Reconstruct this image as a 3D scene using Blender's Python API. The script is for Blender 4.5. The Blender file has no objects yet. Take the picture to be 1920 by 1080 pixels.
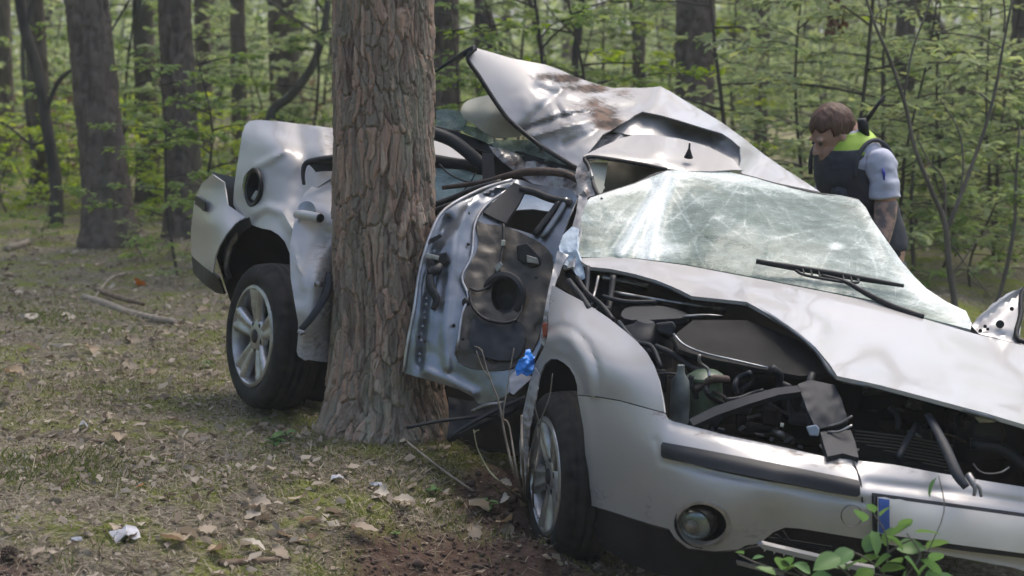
import bpy, bmesh, math, random
import numpy as np
from mathutils import Vector, Matrix
from mathutils.geometry import delaunay_2d_cdt

random.seed(7)
RNG = np.random.default_rng(7)
SC = bpy.context.scene
COL = SC.collection

# ------------------------------------------------------------------ camera, sky, sun, exposure
FPX = 3520.0                      # focal length in pixels of the 1920 px wide photograph
PITCH = math.atan(470 / FPX)
CAM = np.array([0.0, 0.0, 1.6])
cam = bpy.data.cameras.new('camera')
cam.sensor_width = 36.0
cam.lens = FPX / 1920 * 36.0
cam.clip_end = 2000
cam.clip_start = 0.05
cam.dof.use_dof = True
cam.dof.focus_distance = 7.2
cam.dof.aperture_fstop = 3.2
camo = bpy.data.objects.new('camera', cam)
camo.location = CAM
camo.rotation_euler = (math.pi / 2 - PITCH, 0, 0)
COL.objects.link(camo)
SC.camera = camo

SUN_EL, SUN_AZ = math.radians(66), math.radians(40)     # azimuth measured from +Y towards +X
world = bpy.data.worlds.new('World')
SC.world = world
world.use_nodes = True
wn = world.node_tree.nodes
sky = wn.new('ShaderNodeTexSky')
sky.sky_type = 'NISHITA'
sky.sun_disc = False
sky.sun_elevation = SUN_EL
sky.sun_rotation = SUN_AZ
sky.dust_density = 5.0
sky.air_density = 1.0
wn['Background'].inputs['Strength'].default_value = 0.15
world.node_tree.links.new(sky.outputs['Color'], wn['Background'].inputs['Color'])
sun = bpy.data.lights.new('sun', 'SUN')
sun.energy = 0.75
sun.angle = math.radians(30)
sun.color = (1.0, 0.96, 0.90)
suno = bpy.data.objects.new('sun', sun)
sd = Vector((math.sin(SUN_AZ) * math.cos(SUN_EL), math.cos(SUN_AZ) * math.cos(SUN_EL), math.sin(SUN_EL)))
suno.rotation_euler = sd.to_track_quat('Z', 'Y').to_euler()
suno.location = sd * 30
COL.objects.link(suno)
SC.view_settings.view_transform = 'Standard'
SC.view_settings.look = 'None'
SC.view_settings.exposure = 1.08
SC.view_settings.gamma = 1.0
SC.view_settings.use_curve_mapping = False
SC.cycles.max_bounces = 6
SC.cycles.diffuse_bounces = 2
SC.cycles.glossy_bounces = 3
SC.cycles.transmission_bounces = 4
SC.cycles.use_adaptive_sampling = True
SC.cycles.adaptive_threshold = 0.025
SC.cycles.volume_bounces = 0
SC.cycles.transparent_max_bounces = 6
SC.cycles.caustics_reflective = False
SC.cycles.caustics_refractive = False

# ------------------------------------------------------------------ helpers
CT, ST = math.cos(PITCH), math.sin(PITCH)

def PA(px, py, d):
    """points at depth d metres that the photograph shows at px, py (arrays)"""
    px, py, d = np.broadcast_arrays(np.asarray(px, float), np.asarray(py, float), np.asarray(d, float))
    u = (px - 960) / FPX
    v = (540 - py) / FPX
    return np.stack([CAM[0] + d * u, CAM[1] + d * (CT + v * ST), CAM[2] + d * (-ST + v * CT)], -1)

def P(px, py, d):
    return Vector(PA(px, py, d).tolist())

def hash01(ix, iy, iz, seed=0):
    with np.errstate(over='ignore'):
        h = (ix.astype(np.int64) * 374761393 + iy.astype(np.int64) * 668265263 + iz.astype(np.int64) * 2147483647 + seed * 144665) & 0xffffffff
        h = ((h ^ (h >> 13)) * 1274126177) & 0xffffffff
        h = ((h ^ (h >> 16)) * 2246822519) & 0xffffffff
        h = h ^ (h >> 15)
    return (h & 0xffffff) / float(0x1000000)

def vnoise(x, y, z, seed=0):
    x, y, z = np.broadcast_arrays(np.asarray(x, float), np.asarray(y, float), np.asarray(z, float))
    ix, iy, iz = np.floor(x), np.floor(y), np.floor(z)
    fx, fy, fz = x - ix, y - iy, z - iz
    fx, fy, fz = [f * f * (3 - 2 * f) for f in (fx, fy, fz)]
    r = 0
    for a in (0, 1):
        for b in (0, 1):
            for c in (0, 1):
                w = (fx if a else 1 - fx) * (fy if b else 1 - fy) * (fz if c else 1 - fz)
                r = r + w * hash01(ix + a, iy + b, iz + c, seed)
    return r * 2 - 1

def fbm(x, y, z=0.0, octv=4, seed=0):
    r, a, f = 0, 0.5, 1.0
    for o in range(octv):
        r = r + a * vnoise(np.asarray(x) * f, np.asarray(y) * f, np.asarray(z) * f, seed + o)
        a *= 0.5
        f *= 2.03
    return r

def sstep(a, b, x):
    t = np.clip((np.asarray(x, float) - a) / (b - a), 0, 1)
    return t * t * (3 - 2 * t)

def ground_z(x, y, fine=True):
    x = np.asarray(x, float); y = np.asarray(y, float)
    s = (7.6 - y) * 0.5 + (x + 0.9) * 0.7
    z = -0.36 * sstep(0.28, 1.25, s)
    z = z + 0.05 * fbm(x * 0.7, y * 0.7, 3.1, 3, 5) + 0.10 * np.exp(-((x - 0.08) / 0.16) ** 2 - ((y - 6.62) / 0.16) ** 2)
    if fine:
        near = np.exp(-((np.maximum(np.abs(x) - 3.5, 0)) ** 2 + np.maximum(y - 14, 0) ** 2) / 6)
        z = z + near * (0.035 * fbm(x * 3.1, y * 3.1, 0.4, 4, 11) + 0.016 * fbm(x * 13, y * 13, 0.9, 3, 17))
        soil = soil_mask(x, y)
        z = z + soil * (0.05 * fbm(x * 6, y * 6, 1.7, 4, 23) + 0.012)
    return z

def soil_mask(x, y):
    # churned earth in front of the wheel and the packed path at the near corner
    n = 0.25 * fbm(np.asarray(x) * 2.3, np.asarray(y) * 2.3, 0.2, 3, 31)
    a = 1 - sstep(0.55, 1.05, np.sqrt(((x + 0.12) / 0.62) ** 2 + ((y - 6.42) / 0.50) ** 2) + n)
    b = 1 - sstep(0.45, 1.0, np.sqrt(((x + 1.66) / 0.36) ** 2 + ((y - 5.5) / 0.36) ** 2) + n)
    c = 1 - sstep(0.5, 1.0, np.sqrt(((x - 0.0) / 0.35) ** 2 + ((y - 7.15) / 0.4) ** 2) + n)
    return np.clip(np.maximum(np.maximum(a, b), c), 0, 1)

def G(px, py):
    """the point of the ground that the photograph shows at px, py"""
    z = 0.0
    for _ in range(12):
        v = (540 - py) / FPX
        d = (z - CAM[2]) / (-ST + v * CT)
        p = PA(px, py, d)
        z = 0.5 * z + 0.5 * float(ground_z(p[0], p[1]))
    return Vector((p[0], p[1], float(ground_z(p[0], p[1]))))

def new_mesh(name, verts, faces, smooth=True):
    me = bpy.data.meshes.new(name)
    verts = np.asarray(verts, dtype=np.float32).reshape(-1, 3)
    if isinstance(faces, np.ndarray) and faces.ndim == 2:
        nf, k = faces.shape
        me.vertices.add(len(verts)); me.vertices.foreach_set('co', verts.ravel())
        me.loops.add(nf * k); me.loops.foreach_set('vertex_index', faces.astype(np.int32).ravel())
        me.polygons.add(nf)
        me.polygons.foreach_set('loop_start', np.arange(0, nf * k, k, dtype=np.int32))
        me.update(calc_edges=True)
        me.validate()
    else:
        me.from_pydata(verts.tolist(), [], [list(map(int, f)) for f in faces])
        me.update()
    if smooth:
        me.polygons.foreach_set('use_smooth', np.ones(len(me.polygons), dtype=bool))
    return me

ORIG = {}
def link(name, me, mat=None, parent=None, label=None, cat=None, group=None, kind=None, loc=None):
    o = bpy.data.objects.new(name, me)
    COL.objects.link(o)
    if mat is not None and me is not None and not me.materials:
        me.materials.append(mat)
    if parent is not None:
        o.parent = parent
        if parent.name in ORIG:
            o.matrix_parent_inverse = Matrix.Translation(-ORIG[parent.name])
    if loc is not None:
        o.location = loc
    tag(o, label, cat, group, kind)
    return o

def tag(o, label=None, cat=None, group=None, kind=None):
    if label: o['label'] = label
    if cat: o['category'] = cat
    if group: o['group'] = group
    if kind: o['kind'] = kind
    return o

def thing(name, loc, label, cat, group=None, world_children=True):
    o = bpy.data.objects.new(name, None)
    o.empty_display_size = 0.1
    COL.objects.link(o)
    o.location = loc
    if world_children:
        ORIG[o.name] = Vector(loc)
    return tag(o, label, cat, group)

def catmull(pts, n=6, closed=False):
    p = np.asarray(pts, float)
    m = len(p)
    out = []
    rng = range(m) if closed else range(m - 1)
    for i in rng:
        if closed:
            a, b, c, d = p[(i - 1) % m], p[i], p[(i + 1) % m], p[(i + 2) % m]
        else:
            b, c = p[i], p[i + 1]
            a = p[i - 1] if i > 0 else 2 * b - c
            d = p[i + 2] if i + 2 < m else 2 * c - b
        for k in range(n):
            t = k / n
            out.append(0.5 * (2 * b + (c - a) * t + (2 * a - 5 * b + 4 * c - d) * t * t + (3 * b - a - 3 * c + d) * t ** 3))
    if not closed:
        out.append(p[-1])
    return np.array(out)

def densify(poly, step):
    poly = np.asarray(poly, float)
    out = []
    for i in range(len(poly)):
        a, b = poly[i], poly[(i + 1) % len(poly)]
        n = max(1, int(round(np.linalg.norm(b - a) / step)))
        for k in range(n):
            out.append(a + (b - a) * k / n)
    return np.array(out)

def inpoly(pts, poly):
    x, y = pts[:, 0], pts[:, 1]
    r = np.zeros(len(pts), bool)
    j = len(poly) - 1
    for i in range(len(poly)):
        xi, yi = poly[i]; xj, yj = poly[j]
        if yi != yj:
            r ^= ((yi > y) != (yj > y)) & (x < (xj - xi) * (y - yi) / (yj - yi) + xi)
        j = i
    return r

def segdist(pts, line):
    line = np.asarray(line, float)
    best = np.full(len(pts), 1e9)
    for a, b in zip(line[:-1], line[1:]):
        ab = b - a
        t = np.clip(((pts - a) @ ab) / (ab @ ab + 1e-9), 0, 1)
        best = np.minimum(best, np.linalg.norm(pts - (a + t[:, None] * ab), axis=1))
    return best

class TPS:
    def __init__(s, ctrl, lam=2e-3):
        c = np.asarray(ctrl, float)
        s.c = c[:, :2] / 100
        r = np.linalg.norm(s.c[:, None] - s.c[None], axis=2)
        n = len(c)
        A = np.zeros((n + 3, n + 3))
        A[:n, :n] = s.k(r) + lam * np.eye(n)
        A[:n, n] = 1; A[:n, n + 1:] = s.c
        A[n, :n] = 1; A[n + 1:, :n] = s.c.T
        s.w = np.linalg.solve(A, np.r_[c[:, 2], 0, 0, 0])
    def k(s, r):
        return r * r * np.log(r + 1e-9)
    def __call__(s, px, py):
        q = np.stack([np.asarray(px, float), np.asarray(py, float)], -1).reshape(-1, 2) / 100
        r = np.linalg.norm(q[:, None] - s.c[None], axis=2)
        n = len(s.c)
        return s.k(r) @ s.w[:n] + s.w[n] + q @ s.w[n + 1:]

def sheet(name, outline, ctrl, mat, parent, step=9, thick=0.004, holes=(), round_=0, ridges=(), crumple=None, seed=1, label=None, split=38, attrs=None, **kw):
    """a pressed panel: outline and holes as the photograph shows them, depths in metres from control points, ridges pressed in, real thickness"""
    tps = ctrl if isinstance(ctrl, TPS) else TPS(ctrl)
    ol = catmull(outline, round_, True) if round_ else np.asarray(outline, float)
    ol = densify(ol, step)
    hs = [densify(h, step * 0.6) for h in holes]
    lo, hi = ol.min(0), ol.max(0)
    gx = np.arange(lo[0], hi[0], step); gy = np.arange(lo[1], hi[1], step * 0.87)
    X, Y = np.meshgrid(gx, gy)
    X = X + (np.arange(len(gy)) % 2)[:, None] * step * 0.5
    g = np.stack([X.ravel(), Y.ravel()], -1)
    keep = inpoly(g, ol)
    loops = [ol] + hs
    for h in hs:
        keep &= ~inpoly(g, h)
    for l in loops:
        keep &= segdist(g, np.vstack([l, l[:1]])) > step * 0.45
    pts = np.vstack(loops + [g[keep]])
    edges, b = [], 0
    for l in loops:
        n = len(l)
        edges += [(b + i, b + (i + 1) % n) for i in range(n)]
        b += n
    co, _, fc, _, _, _ = delaunay_2d_cdt([Vector(p) for p in pts], edges, [], 0, 1e-4)
    co = np.array([[c.x, c.y] for c in co])
    fc = np.array([f for f in fc if len(f) == 3])
    cen = co[fc].mean(1)
    ok = inpoly(cen, ol)
    for h in hs:
        ok &= ~inpoly(cen, h)
    fc = fc[ok]
    d = tps(co[:, 0], co[:, 1])
    for line, w, amp in ridges:
        d = d + amp * np.exp(-(segdist(co, line) / w) ** 2)
    if crumple:
        a, s = crumple[:2]
        nz = fbm(co[:, 0] / s, co[:, 1] / s, seed * 3.7, 4, seed)
        nz2 = 1 - np.abs(fbm(co[:, 0] / s * 0.7 + 9, co[:, 1] / s * 0.7, seed * 1.3, 3, seed + 40)) * 3
        m = 1.0
        if len(crumple) > 2:
            m = 0
            for cx, cy, cr in crumple[2]:
                m = np.maximum(m, np.exp(-((co[:, 0] - cx) ** 2 + (co[:, 1] - cy) ** 2) / cr ** 2))
        d = d + m * a * (nz + 0.6 * nz2)
    v = PA(co[:, 0], co[:, 1], d)
    # drop unused vertices, wind towards the camera
    used, inv = np.unique(fc, return_inverse=True)
    fc = inv.reshape(-1, 3); v = v[used]; co = co[used]
    nrm = np.cross(v[fc[:, 1]] - v[fc[:, 0]], v[fc[:, 2]] - v[fc[:, 0]])
    flip = (nrm * (CAM - v[fc[:, 0]])).sum(1) < 0
    fc[flip] = fc[flip][:, ::-1]
    me = new_mesh(name, v, fc)
    if attrs:
        for an, fn in attrs.items():
            at = me.attributes.new(an, 'FLOAT', 'POINT')
            at.data.foreach_set('value', np.clip(fn(co), 0, 1).astype(np.float32))
    o = link(name, me, mat, parent, label=label, **kw)
    if thick:
        m = o.modifiers.new('solid', 'SOLIDIFY'); m.thickness = thick; m.offset = -1
        m = o.modifiers.new('split', 'EDGE_SPLIT'); m.split_angle = math.radians(split)
    return o

def frames(p):
    p = np.asarray(p, float)
    t = np.gradient(p, axis=0)
    t /= np.linalg.norm(t, axis=1)[:, None] + 1e-9
    ref = np.array([0, 0, 1.0]) if abs(t[0][2]) < 0.9 else np.array([1.0, 0, 0])
    n = np.cross(t[0], ref); n /= np.linalg.norm(n)
    N = [n]
    for i in range(1, len(p)):
        n = N[-1] - t[i] * (N[-1] @ t[i])
        n /= np.linalg.norm(n) + 1e-9
        N.append(n)
    N = np.array(N)
    return t, N, np.cross(t, N)

def tube_geo(pts, r, seg=8, base=0, flat=1.0):
    p = np.asarray(pts, float)
    r = np.broadcast_to(np.asarray(r, float), (len(p),)) if np.ndim(r) == 0 or len(np.atleast_1d(r)) == len(p) else np.interp(np.linspace(0, 1, len(p)), np.linspace(0, 1, len(r)), r)
    t, N, B = frames(p)
    a = np.linspace(0, 2 * math.pi, seg, endpoint=False)
    ring = np.cos(a)[None, :, None] * N[:, None, :] + flat * np.sin(a)[None, :, None] * B[:, None, :]
    v = (p[:, None, :] + ring * r[:, None, None]).reshape(-1, 3)
    f = []
    for i in range(len(p) - 1):
        for k in range(seg):
            k2 = (k + 1) % seg
            f.append((base + i * seg + k, base + i * seg + k2, base + (i + 1) * seg + k2, base + (i + 1) * seg + k))
    f.append(tuple(base + k for k in range(seg))[::-1])
    f.append(tuple(base + (len(p) - 1) * seg + k for k in range(seg)))
    return v, f

def tube(name, pts, r, mat, parent=None, seg=8, sm=4, flat=1.0, **kw):
    p = np.asarray([list(q) for q in pts], float)
    if sm and len(p) > 2:
        p = catmull(p, sm)
    v, f = tube_geo(p, r, seg, 0, flat)
    return link(name, new_mesh(name, v, f), mat, parent, **kw)

def tubes_mesh(name, lines, seg=6):
    V, F, b = [], [], 0
    for pts, r in lines:
        v, f = tube_geo(pts, r, seg, b)
        V.append(v); F += f; b += len(v)
    return new_mesh(name, np.vstack(V), F)

def basis(axis):
    ax = Vector(axis).normalized()
    q = ax.to_track_quat('Z', 'Y')
    return q.to_matrix()

def lathe_geo(profile, seg=32, closed=False):
    pr = np.asarray(profile, float)
    a = np.linspace(0, 2 * math.pi, seg, endpoint=False)
    v = np.stack([pr[:, None, 0] * np.cos(a), pr[:, None, 0] * np.sin(a), np.repeat(pr[:, 1:2], seg, 1)], -1).reshape(-1, 3)
    f = []
    n = len(pr)
    for i in range(n if closed else n - 1):
        j = (i + 1) % n
        for k in range(seg):
            k2 = (k + 1) % seg
            f.append((i * seg + k, i * seg + k2, j * seg + k2, j * seg + k))
    return v, f

def place(v, origin, rot):
    R = np.array(rot)
    return np.asarray(v) @ R.T + np.array(origin)

def lathe(name, profile, origin, axis, mat, parent=None, seg=32, closed=False, **kw):
    v, f = lathe_geo(profile, seg, closed)
    o = link(name, new_mesh(name, place(v, origin, basis(axis)), f), mat, parent, **kw)
    m = o.modifiers.new('split', 'EDGE_SPLIT'); m.split_angle = math.radians(40)
    return o

def block(name, quad, d0, d1, mat, parent, bevel=0.006, back=None, **kw):
    """a solid block: front corners in photo pixels at depth d0 (number or four), back corners at d1"""
    q = np.asarray(quad, float)
    f = PA(q[:, 0], q[:, 1], d0)
    qb = q if back is None else np.asarray(back, float)
    b = PA(q[:, 0], q[:, 1], d0) + (PA(qb[:, 0], qb[:, 1], d1) - PA(q[:, 0], q[:, 1], d0))
    n = len(q)
    faces = [tuple(range(n)), tuple(range(2 * n - 1, n - 1, -1))] + [(i, n + i, n + (i + 1) % n, (i + 1) % n) for i in range(n)]
    me = new_mesh(name, np.vstack([f, b]), faces, False)
    bm = bmesh.new(); bm.from_mesh(me); bmesh.ops.recalc_face_normals(bm, faces=bm.faces); bm.to_mesh(me); bm.free()
    o = link(name, me, mat, parent, **kw)
    if bevel:
        m = o.modifiers.new('bevel', 'BEVEL'); m.width = bevel; m.segments = 2; m.limit_method = 'ANGLE'
    return o

# ------------------------------------------------------------------ materials
def M(name, c1, c2=None, scale=8.0, rough=0.6, metal=0.0, coat=0.0, bump=0.0, bscale=60.0, spec=0.5, c3=None, detail=6.0, stretch=None, alpha=1.0, bias=(0.38, 0.62), coat_rough=0.05, rvar=0.0):
    m = bpy.data.materials.new(name)
    m.use_nodes = True
    nt = m.node_tree; n = nt.nodes; L = nt.links
    b = n['Principled BSDF']
    b.inputs['Base Color'].default_value = (*c1, 1)
    b.inputs['Roughness'].default_value = rough
    b.inputs['Metallic'].default_value = metal
    b.inputs['Coat Weight'].default_value = coat
    b.inputs['Coat Roughness'].default_value = coat_rough
    b.inputs['Specular IOR Level'].default_value = spec
    b.inputs['Alpha'].default_value = alpha
    tc = n.new('ShaderNodeTexCoord')
    vec = tc.outputs['Object']
    if stretch:
        mp = n.new('ShaderNodeMapping'); mp.inputs['Scale'].default_value = stretch
        L.new(vec, mp.inputs['Vector']); vec = mp.outputs['Vector']
    if c2 or rvar:
        tx = n.new('ShaderNodeTexNoise'); tx.inputs['Scale'].default_value = scale; tx.inputs['Detail'].default_value = detail
        L.new(vec, tx.inputs['Vector'])
    if c2:
        cr = n.new('ShaderNodeValToRGB')
        cr.color_ramp.elements[0].position = bias[0]; cr.color_ramp.elements[0].color = (*c1, 1)
        cr.color_ramp.elements[1].position = bias[1]; cr.color_ramp.elements[1].color = (*c2, 1)
        if c3:
            e = cr.color_ramp.elements.new(min(0.95, bias[1] + 0.14)); e.color = (*c3, 1)
        L.new(tx.outputs['Fac'], cr.inputs['Fac'])
        L.new(cr.outputs['Color'], b.inputs['Base Color'])
    if rvar:
        mr = n.new('ShaderNodeMapRange')
        mr.inputs['To Min'].default_value = max(0.02, rough - rvar); mr.inputs['To Max'].default_value = rough + rvar
        mr.inputs['From Min'].default_value = 0.3; mr.inputs['From Max'].default_value = 0.7
        L.new(tx.outputs['Fac'], mr.inputs['Value']); L.new(mr.outputs['Result'], b.inputs['Roughness'])
    if bump:
        t2 = n.new('ShaderNodeTexNoise'); t2.inputs['Scale'].default_value = bscale; t2.inputs['Detail'].default_value = 4
        L.new(vec, t2.inputs['Vector'])
        bp = n.new('ShaderNodeBump'); bp.inputs['Strength'].default_value = bump; bp.inputs['Distance'].default_value = 0.01
        L.new(t2.outputs['Fac'], bp.inputs['Height']); L.new(bp.outputs['Normal'], b.inputs['Normal'])
    return m

def leaf_mat(name, cols, trans=0.4, rough=0.5, objvar=0.25):
    """leaf colours differ from leaf to leaf; light passes through the blade"""
    m = bpy.data.materials.new(name)
    m.use_nodes = True
    nt = m.node_tree; n = nt.nodes; L = nt.links
    b = n['Principled BSDF']; out = n['Material Output']
    geo = n.new('ShaderNodeNewGeometry'); oi = n.new('ShaderNodeObjectInfo')
    mx = n.new('ShaderNodeMix'); mx.data_type = 'FLOAT'; mx.inputs[0].default_value = objvar
    L.new(geo.outputs['Random Per Island'], mx.inputs[2]); L.new(oi.outputs['Random'], mx.inputs[3])
    cr = n.new('ShaderNodeValToRGB')
    els = cr.color_ramp.elements
    els[0].color = (*cols[0], 1); els[0].position = 0.05
    els[1].color = (*cols[-1], 1); els[1].position = 0.95
    for i, c in enumerate(cols[1:-1]):
        e = els.new(0.05 + 0.9 * (i + 1) / (len(cols) - 1)); e.color = (*c, 1)
    L.new(mx.outputs[0], cr.inputs['Fac'])
    L.new(cr.outputs['Color'], b.inputs['Base Color'])
    b.inputs['Roughness'].default_value = rough
    b.inputs['Specular IOR Level'].default_value = 0.35
    if trans:
        t = n.new('ShaderNodeBsdfTranslucent')
        hs = n.new('ShaderNodeHueSaturation'); hs.inputs['Value'].default_value = 1.5; hs.inputs['Saturation'].default_value = 1.1; hs.inputs['Hue'].default_value = 0.485
        L.new(cr.outputs['Color'], hs.inputs['Color']); L.new(hs.outputs['Color'], t.inputs['Color'])
        ms = n.new('ShaderNodeMixShader'); ms.inputs['Fac'].default_value = trans
        L.new(b.outputs['BSDF'], ms.inputs[1]); L.new(t.outputs['BSDF'], ms.inputs[2]); L.new(ms.outputs['Shader'], out.inputs['Surface'])
    return m

def bark_mat(name, cols, lichen=(0.12, 0.15, 0.10), lich=0.5):
    m = bpy.data.materials.new(name)
    m.use_nodes = True
    nt = m.node_tree; n = nt.nodes; L = nt.links
    b = n['Principled BSDF']
    b.inputs['Roughness'].default_value = 0.88
    b.inputs['Specular IOR Level'].default_value = 0.2
    at = n.new('ShaderNodeAttribute'); at.attribute_name = 'plate'
    tc = n.new('ShaderNodeTexCoord')
    mp = n.new('ShaderNodeMapping'); mp.inputs['Scale'].default_value = (1, 1, 0.3)
    L.new(tc.outputs['Object'], mp.inputs['Vector'])
    t1 = n.new('ShaderNodeTexNoise'); t1.inputs['Scale'].default_value = 70; t1.inputs['Detail'].default_value = 8; t1.inputs['Roughness'].default_value = 0.7
    L.new(mp.outputs['Vector'], t1.inputs['Vector'])
    mix = n.new('ShaderNodeMix'); mix.data_type = 'FLOAT'; mix.inputs[0].default_value = 0.32
    L.new(at.outputs['Fac'], mix.inputs[2]); L.new(t1.outputs['Fac'], mix.inputs[3])
    cr = n.new('ShaderNodeValToRGB'); e = cr.color_ramp.elements
    e[0].position = 0.24; e[0].color = (*cols[0], 1); e[1].position = 0.74; e[1].color = (*cols[-1], 1)
    for i, c in enumerate(cols[1:-1]):
        q = e.new(0.24 + 0.5 * (i + 1) / (len(cols) - 1)); q.color = (*c, 1)
    L.new(mix.outputs[0], cr.inputs['Fac'])
    t2 = n.new('ShaderNodeTexNoise'); t2.inputs['Scale'].default_value = 5.5; t2.inputs['Detail'].default_value = 8; t2.inputs['Roughness'].default_value = 0.65
    L.new(mp.outputs['Vector'], t2.inputs['Vector'])
    r2 = n.new('ShaderNodeValToRGB'); r2.color_ramp.elements[0].position = 0.52; r2.color_ramp.elements[1].position = 0.66
    r2.color_ramp.elements[1].color = (lich, lich, lich, 1)
    L.new(t2.outputs['Fac'], r2.inputs['Fac'])
    mc = n.new('ShaderNodeMix'); mc.data_type = 'RGBA'
    L.new(r2.outputs['Color'], mc.inputs[0]); L.new(cr.outputs['Color'], mc.inputs[6]); mc.inputs[7].default_value = (*lichen, 1)
    L.new(mc.outputs[2], b.inputs['Base Color'])
    bp = n.new('ShaderNodeBump'); bp.inputs['Strength'].default_value = 0.5; bp.inputs['Distance'].default_value = 0.006
    L.new(t1.outputs['Fac'], bp.inputs['Height']); L.new(bp.outputs['Normal'], b.inputs['Normal'])
    return m

def paint_mat(name, base, dirt_cols=((0.035, 0.026, 0.022), (0.15, 0.098, 0.072)), soft=(0.3, 0.27, 0.23)):
    """silver lacquer; the attribute dirt says where bark, soil and scratches have worn it"""
    m = bpy.data.materials.new(name)
    m.use_nodes = True
    nt = m.node_tree; n = nt.nodes; L = nt.links
    b = n['Principled BSDF']
    b.inputs['Coat Weight'].default_value = 0.55
    b.inputs['Coat Roughness'].default_value = 0.08
    tc = n.new('ShaderNodeTexCoord')
    fl = n.new('ShaderNodeTexNoise'); fl.inputs['Scale'].default_value = 3.0; fl.inputs['Detail'].default_value = 5
    L.new(tc.outputs['Object'], fl.inputs['Vector'])
    dust = n.new('ShaderNodeTexNoise'); dust.inputs['Scale'].default_value = 38; dust.inputs['Detail'].default_value = 8; dust.inputs['Roughness'].default_value = 0.75
    mp = n.new('ShaderNodeMapping'); mp.inputs['Scale'].default_value = (0.6, 1, 1.5)
    L.new(tc.outputs['Object'], mp.inputs['Vector']); L.new(mp.outputs['Vector'], dust.inputs['Vector'])
    at = n.new('ShaderNodeAttribute'); at.attribute_name = 'dirt'
    # mask = smoothstep(noise + dirt)
    ad = n.new('ShaderNodeMath'); ad.operation = 'MULTIPLY_ADD'; ad.inputs[1].default_value = 0.75
    L.new(at.outputs['Fac'], ad.inputs[0]); L.new(dust.outputs['Fac'], ad.inputs[2])
    mr = n.new('ShaderNodeMapRange'); mr.interpolation_type = 'SMOOTHSTEP'
    mr.inputs['From Min'].default_value = 0.58; mr.inputs['From Max'].default_value = 1.0
    L.new(ad.outputs[0], mr.inputs['Value'])
    # thin dust everywhere
    m2 = n.new('ShaderNodeMapRange'); m2.inputs['From Min'].default_value = 0.45; m2.inputs['From Max'].default_value = 0.75; m2.inputs['To Max'].default_value = 0.22
    L.new(fl.outputs['Fac'], m2.inputs['Value'])
    c0 = n.new('ShaderNodeMix'); c0.data_type = 'RGBA'; c0.inputs[6].default_value = (*base, 1); c0.inputs[7].default_value = (*soft, 1)
    L.new(m2.outputs['Result'], c0.inputs[0])
    cr = n.new('ShaderNodeValToRGB'); cr.color_ramp.elements[0].position = 0.42; cr.color_ramp.elements[1].position = 0.62
    cr.color_ramp.elements[0].color = (*dirt_cols[0], 1); cr.color_ramp.elements[1].color = (*dirt_cols[1], 1)
    t3 = n.new('ShaderNodeTexNoise'); t3.inputs['Scale'].default_value = 14; t3.inputs['Detail'].default_value = 6
    L.new(tc.outputs['Object'], t3.inputs['Vector']); L.new(t3.outputs['Fac'], cr.inputs['Fac'])
    c1 = n.new('ShaderNodeMix'); c1.data_type = 'RGBA'
    L.new(mr.outputs['Result'], c1.inputs[0]); L.new(c0.outputs[2], c1.inputs[6]); L.new(cr.outputs['Color'], c1.inputs[7])
    L.new(c1.outputs[2], b.inputs['Base Color'])
    inv = n.new('ShaderNodeMath'); inv.operation = 'MULTIPLY_ADD'; inv.inputs[1].default_value = -0.2; inv.inputs[2].default_value = 0.2
    L.new(mr.outputs['Result'], inv.inputs[0]); L.new(inv.outputs[0], b.inputs['Metallic'])
    rg = n.new('ShaderNodeMath'); rg.operation = 'MULTIPLY_ADD'; rg.inputs[1].default_value = 0.45; rg.inputs[2].default_value = 0.46
    L.new(mr.outputs['Result'], rg.inputs[0]); L.new(rg.outputs[0], b.inputs['Roughness'])
    cw = n.new('ShaderNodeMath'); cw.operation = 'MULTIPLY_ADD'; cw.inputs[1].default_value = -0.55; cw.inputs[2].default_value = 0.55
    L.new(mr.outputs['Result'], cw.inputs[0]); L.new(cw.outputs[0], b.inputs['Coat Weight'])
    return m

PAINT = paint_mat('silver_paint', (0.345, 0.34, 0.342))
INNER = M('bare_inner_paint', (0.20, 0.215, 0.235), (0.125, 0.138, 0.152), 9, rough=0.3, metal=0.7, coat=0.4)
BLACKP = M('black_plastic', (0.010, 0.0105, 0.012), (0.018, 0.019, 0.021), 12, rough=0.5, rvar=0.08, spec=0.3)
GREYP = M('grey_plastic', (0.012, 0.014, 0.018), (0.018, 0.020, 0.024), 10, rough=0.55, rvar=0.05, spec=0.3)
SLATE = M('slate_plastic', (0.014, 0.018, 0.026), (0.010, 0.013, 0.018), 4, rough=0.6, rvar=0.03, spec=0.3)
RUBBER = M('tyre_rubber', (0.014, 0.014, 0.015), (0.028, 0.027, 0.025), 18, rough=0.75, bump=0.15, bscale=200, spec=0.2)
ALLOY = M('alloy', (0.42, 0.42, 0.43), (0.30, 0.29, 0.28), 16, rough=0.36, metal=0.75, coat=0.2, rvar=0.1)
DARK = M('cavity_shade_black', (0.004, 0.004, 0.0045), (0.010, 0.009, 0.008), 7, rough=0.9, spec=0.15)  # darker than real black plastic: the shade of the cavities is in the colour
STEEL = M('worn_steel', (0.30, 0.30, 0.30), (0.16, 0.15, 0.14), 22, rough=0.45, metal=0.8, rvar=0.15)
RUST = M('rusty_bar', (0.035, 0.022, 0.017), (0.07, 0.045, 0.034), 25, rough=0.7, bump=0.2)
CREAM = M('headliner_cloth', (0.42, 0.42, 0.37), (0.33, 0.34, 0.29), 6, rough=0.9, bump=0.15, bscale=250)
CLOTHW = M('airbag_cloth', (0.50, 0.58, 0.66), (0.42, 0.50, 0.58), 9, rough=0.85, bump=0.3, bscale=40)
MEMBR = M('door_membrane', (0.030, 0.023, 0.015), (0.052, 0.041, 0.027), 7, rough=0.45, c3=(0.018, 0.014, 0.010), bump=0.25, bscale=25)

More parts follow.
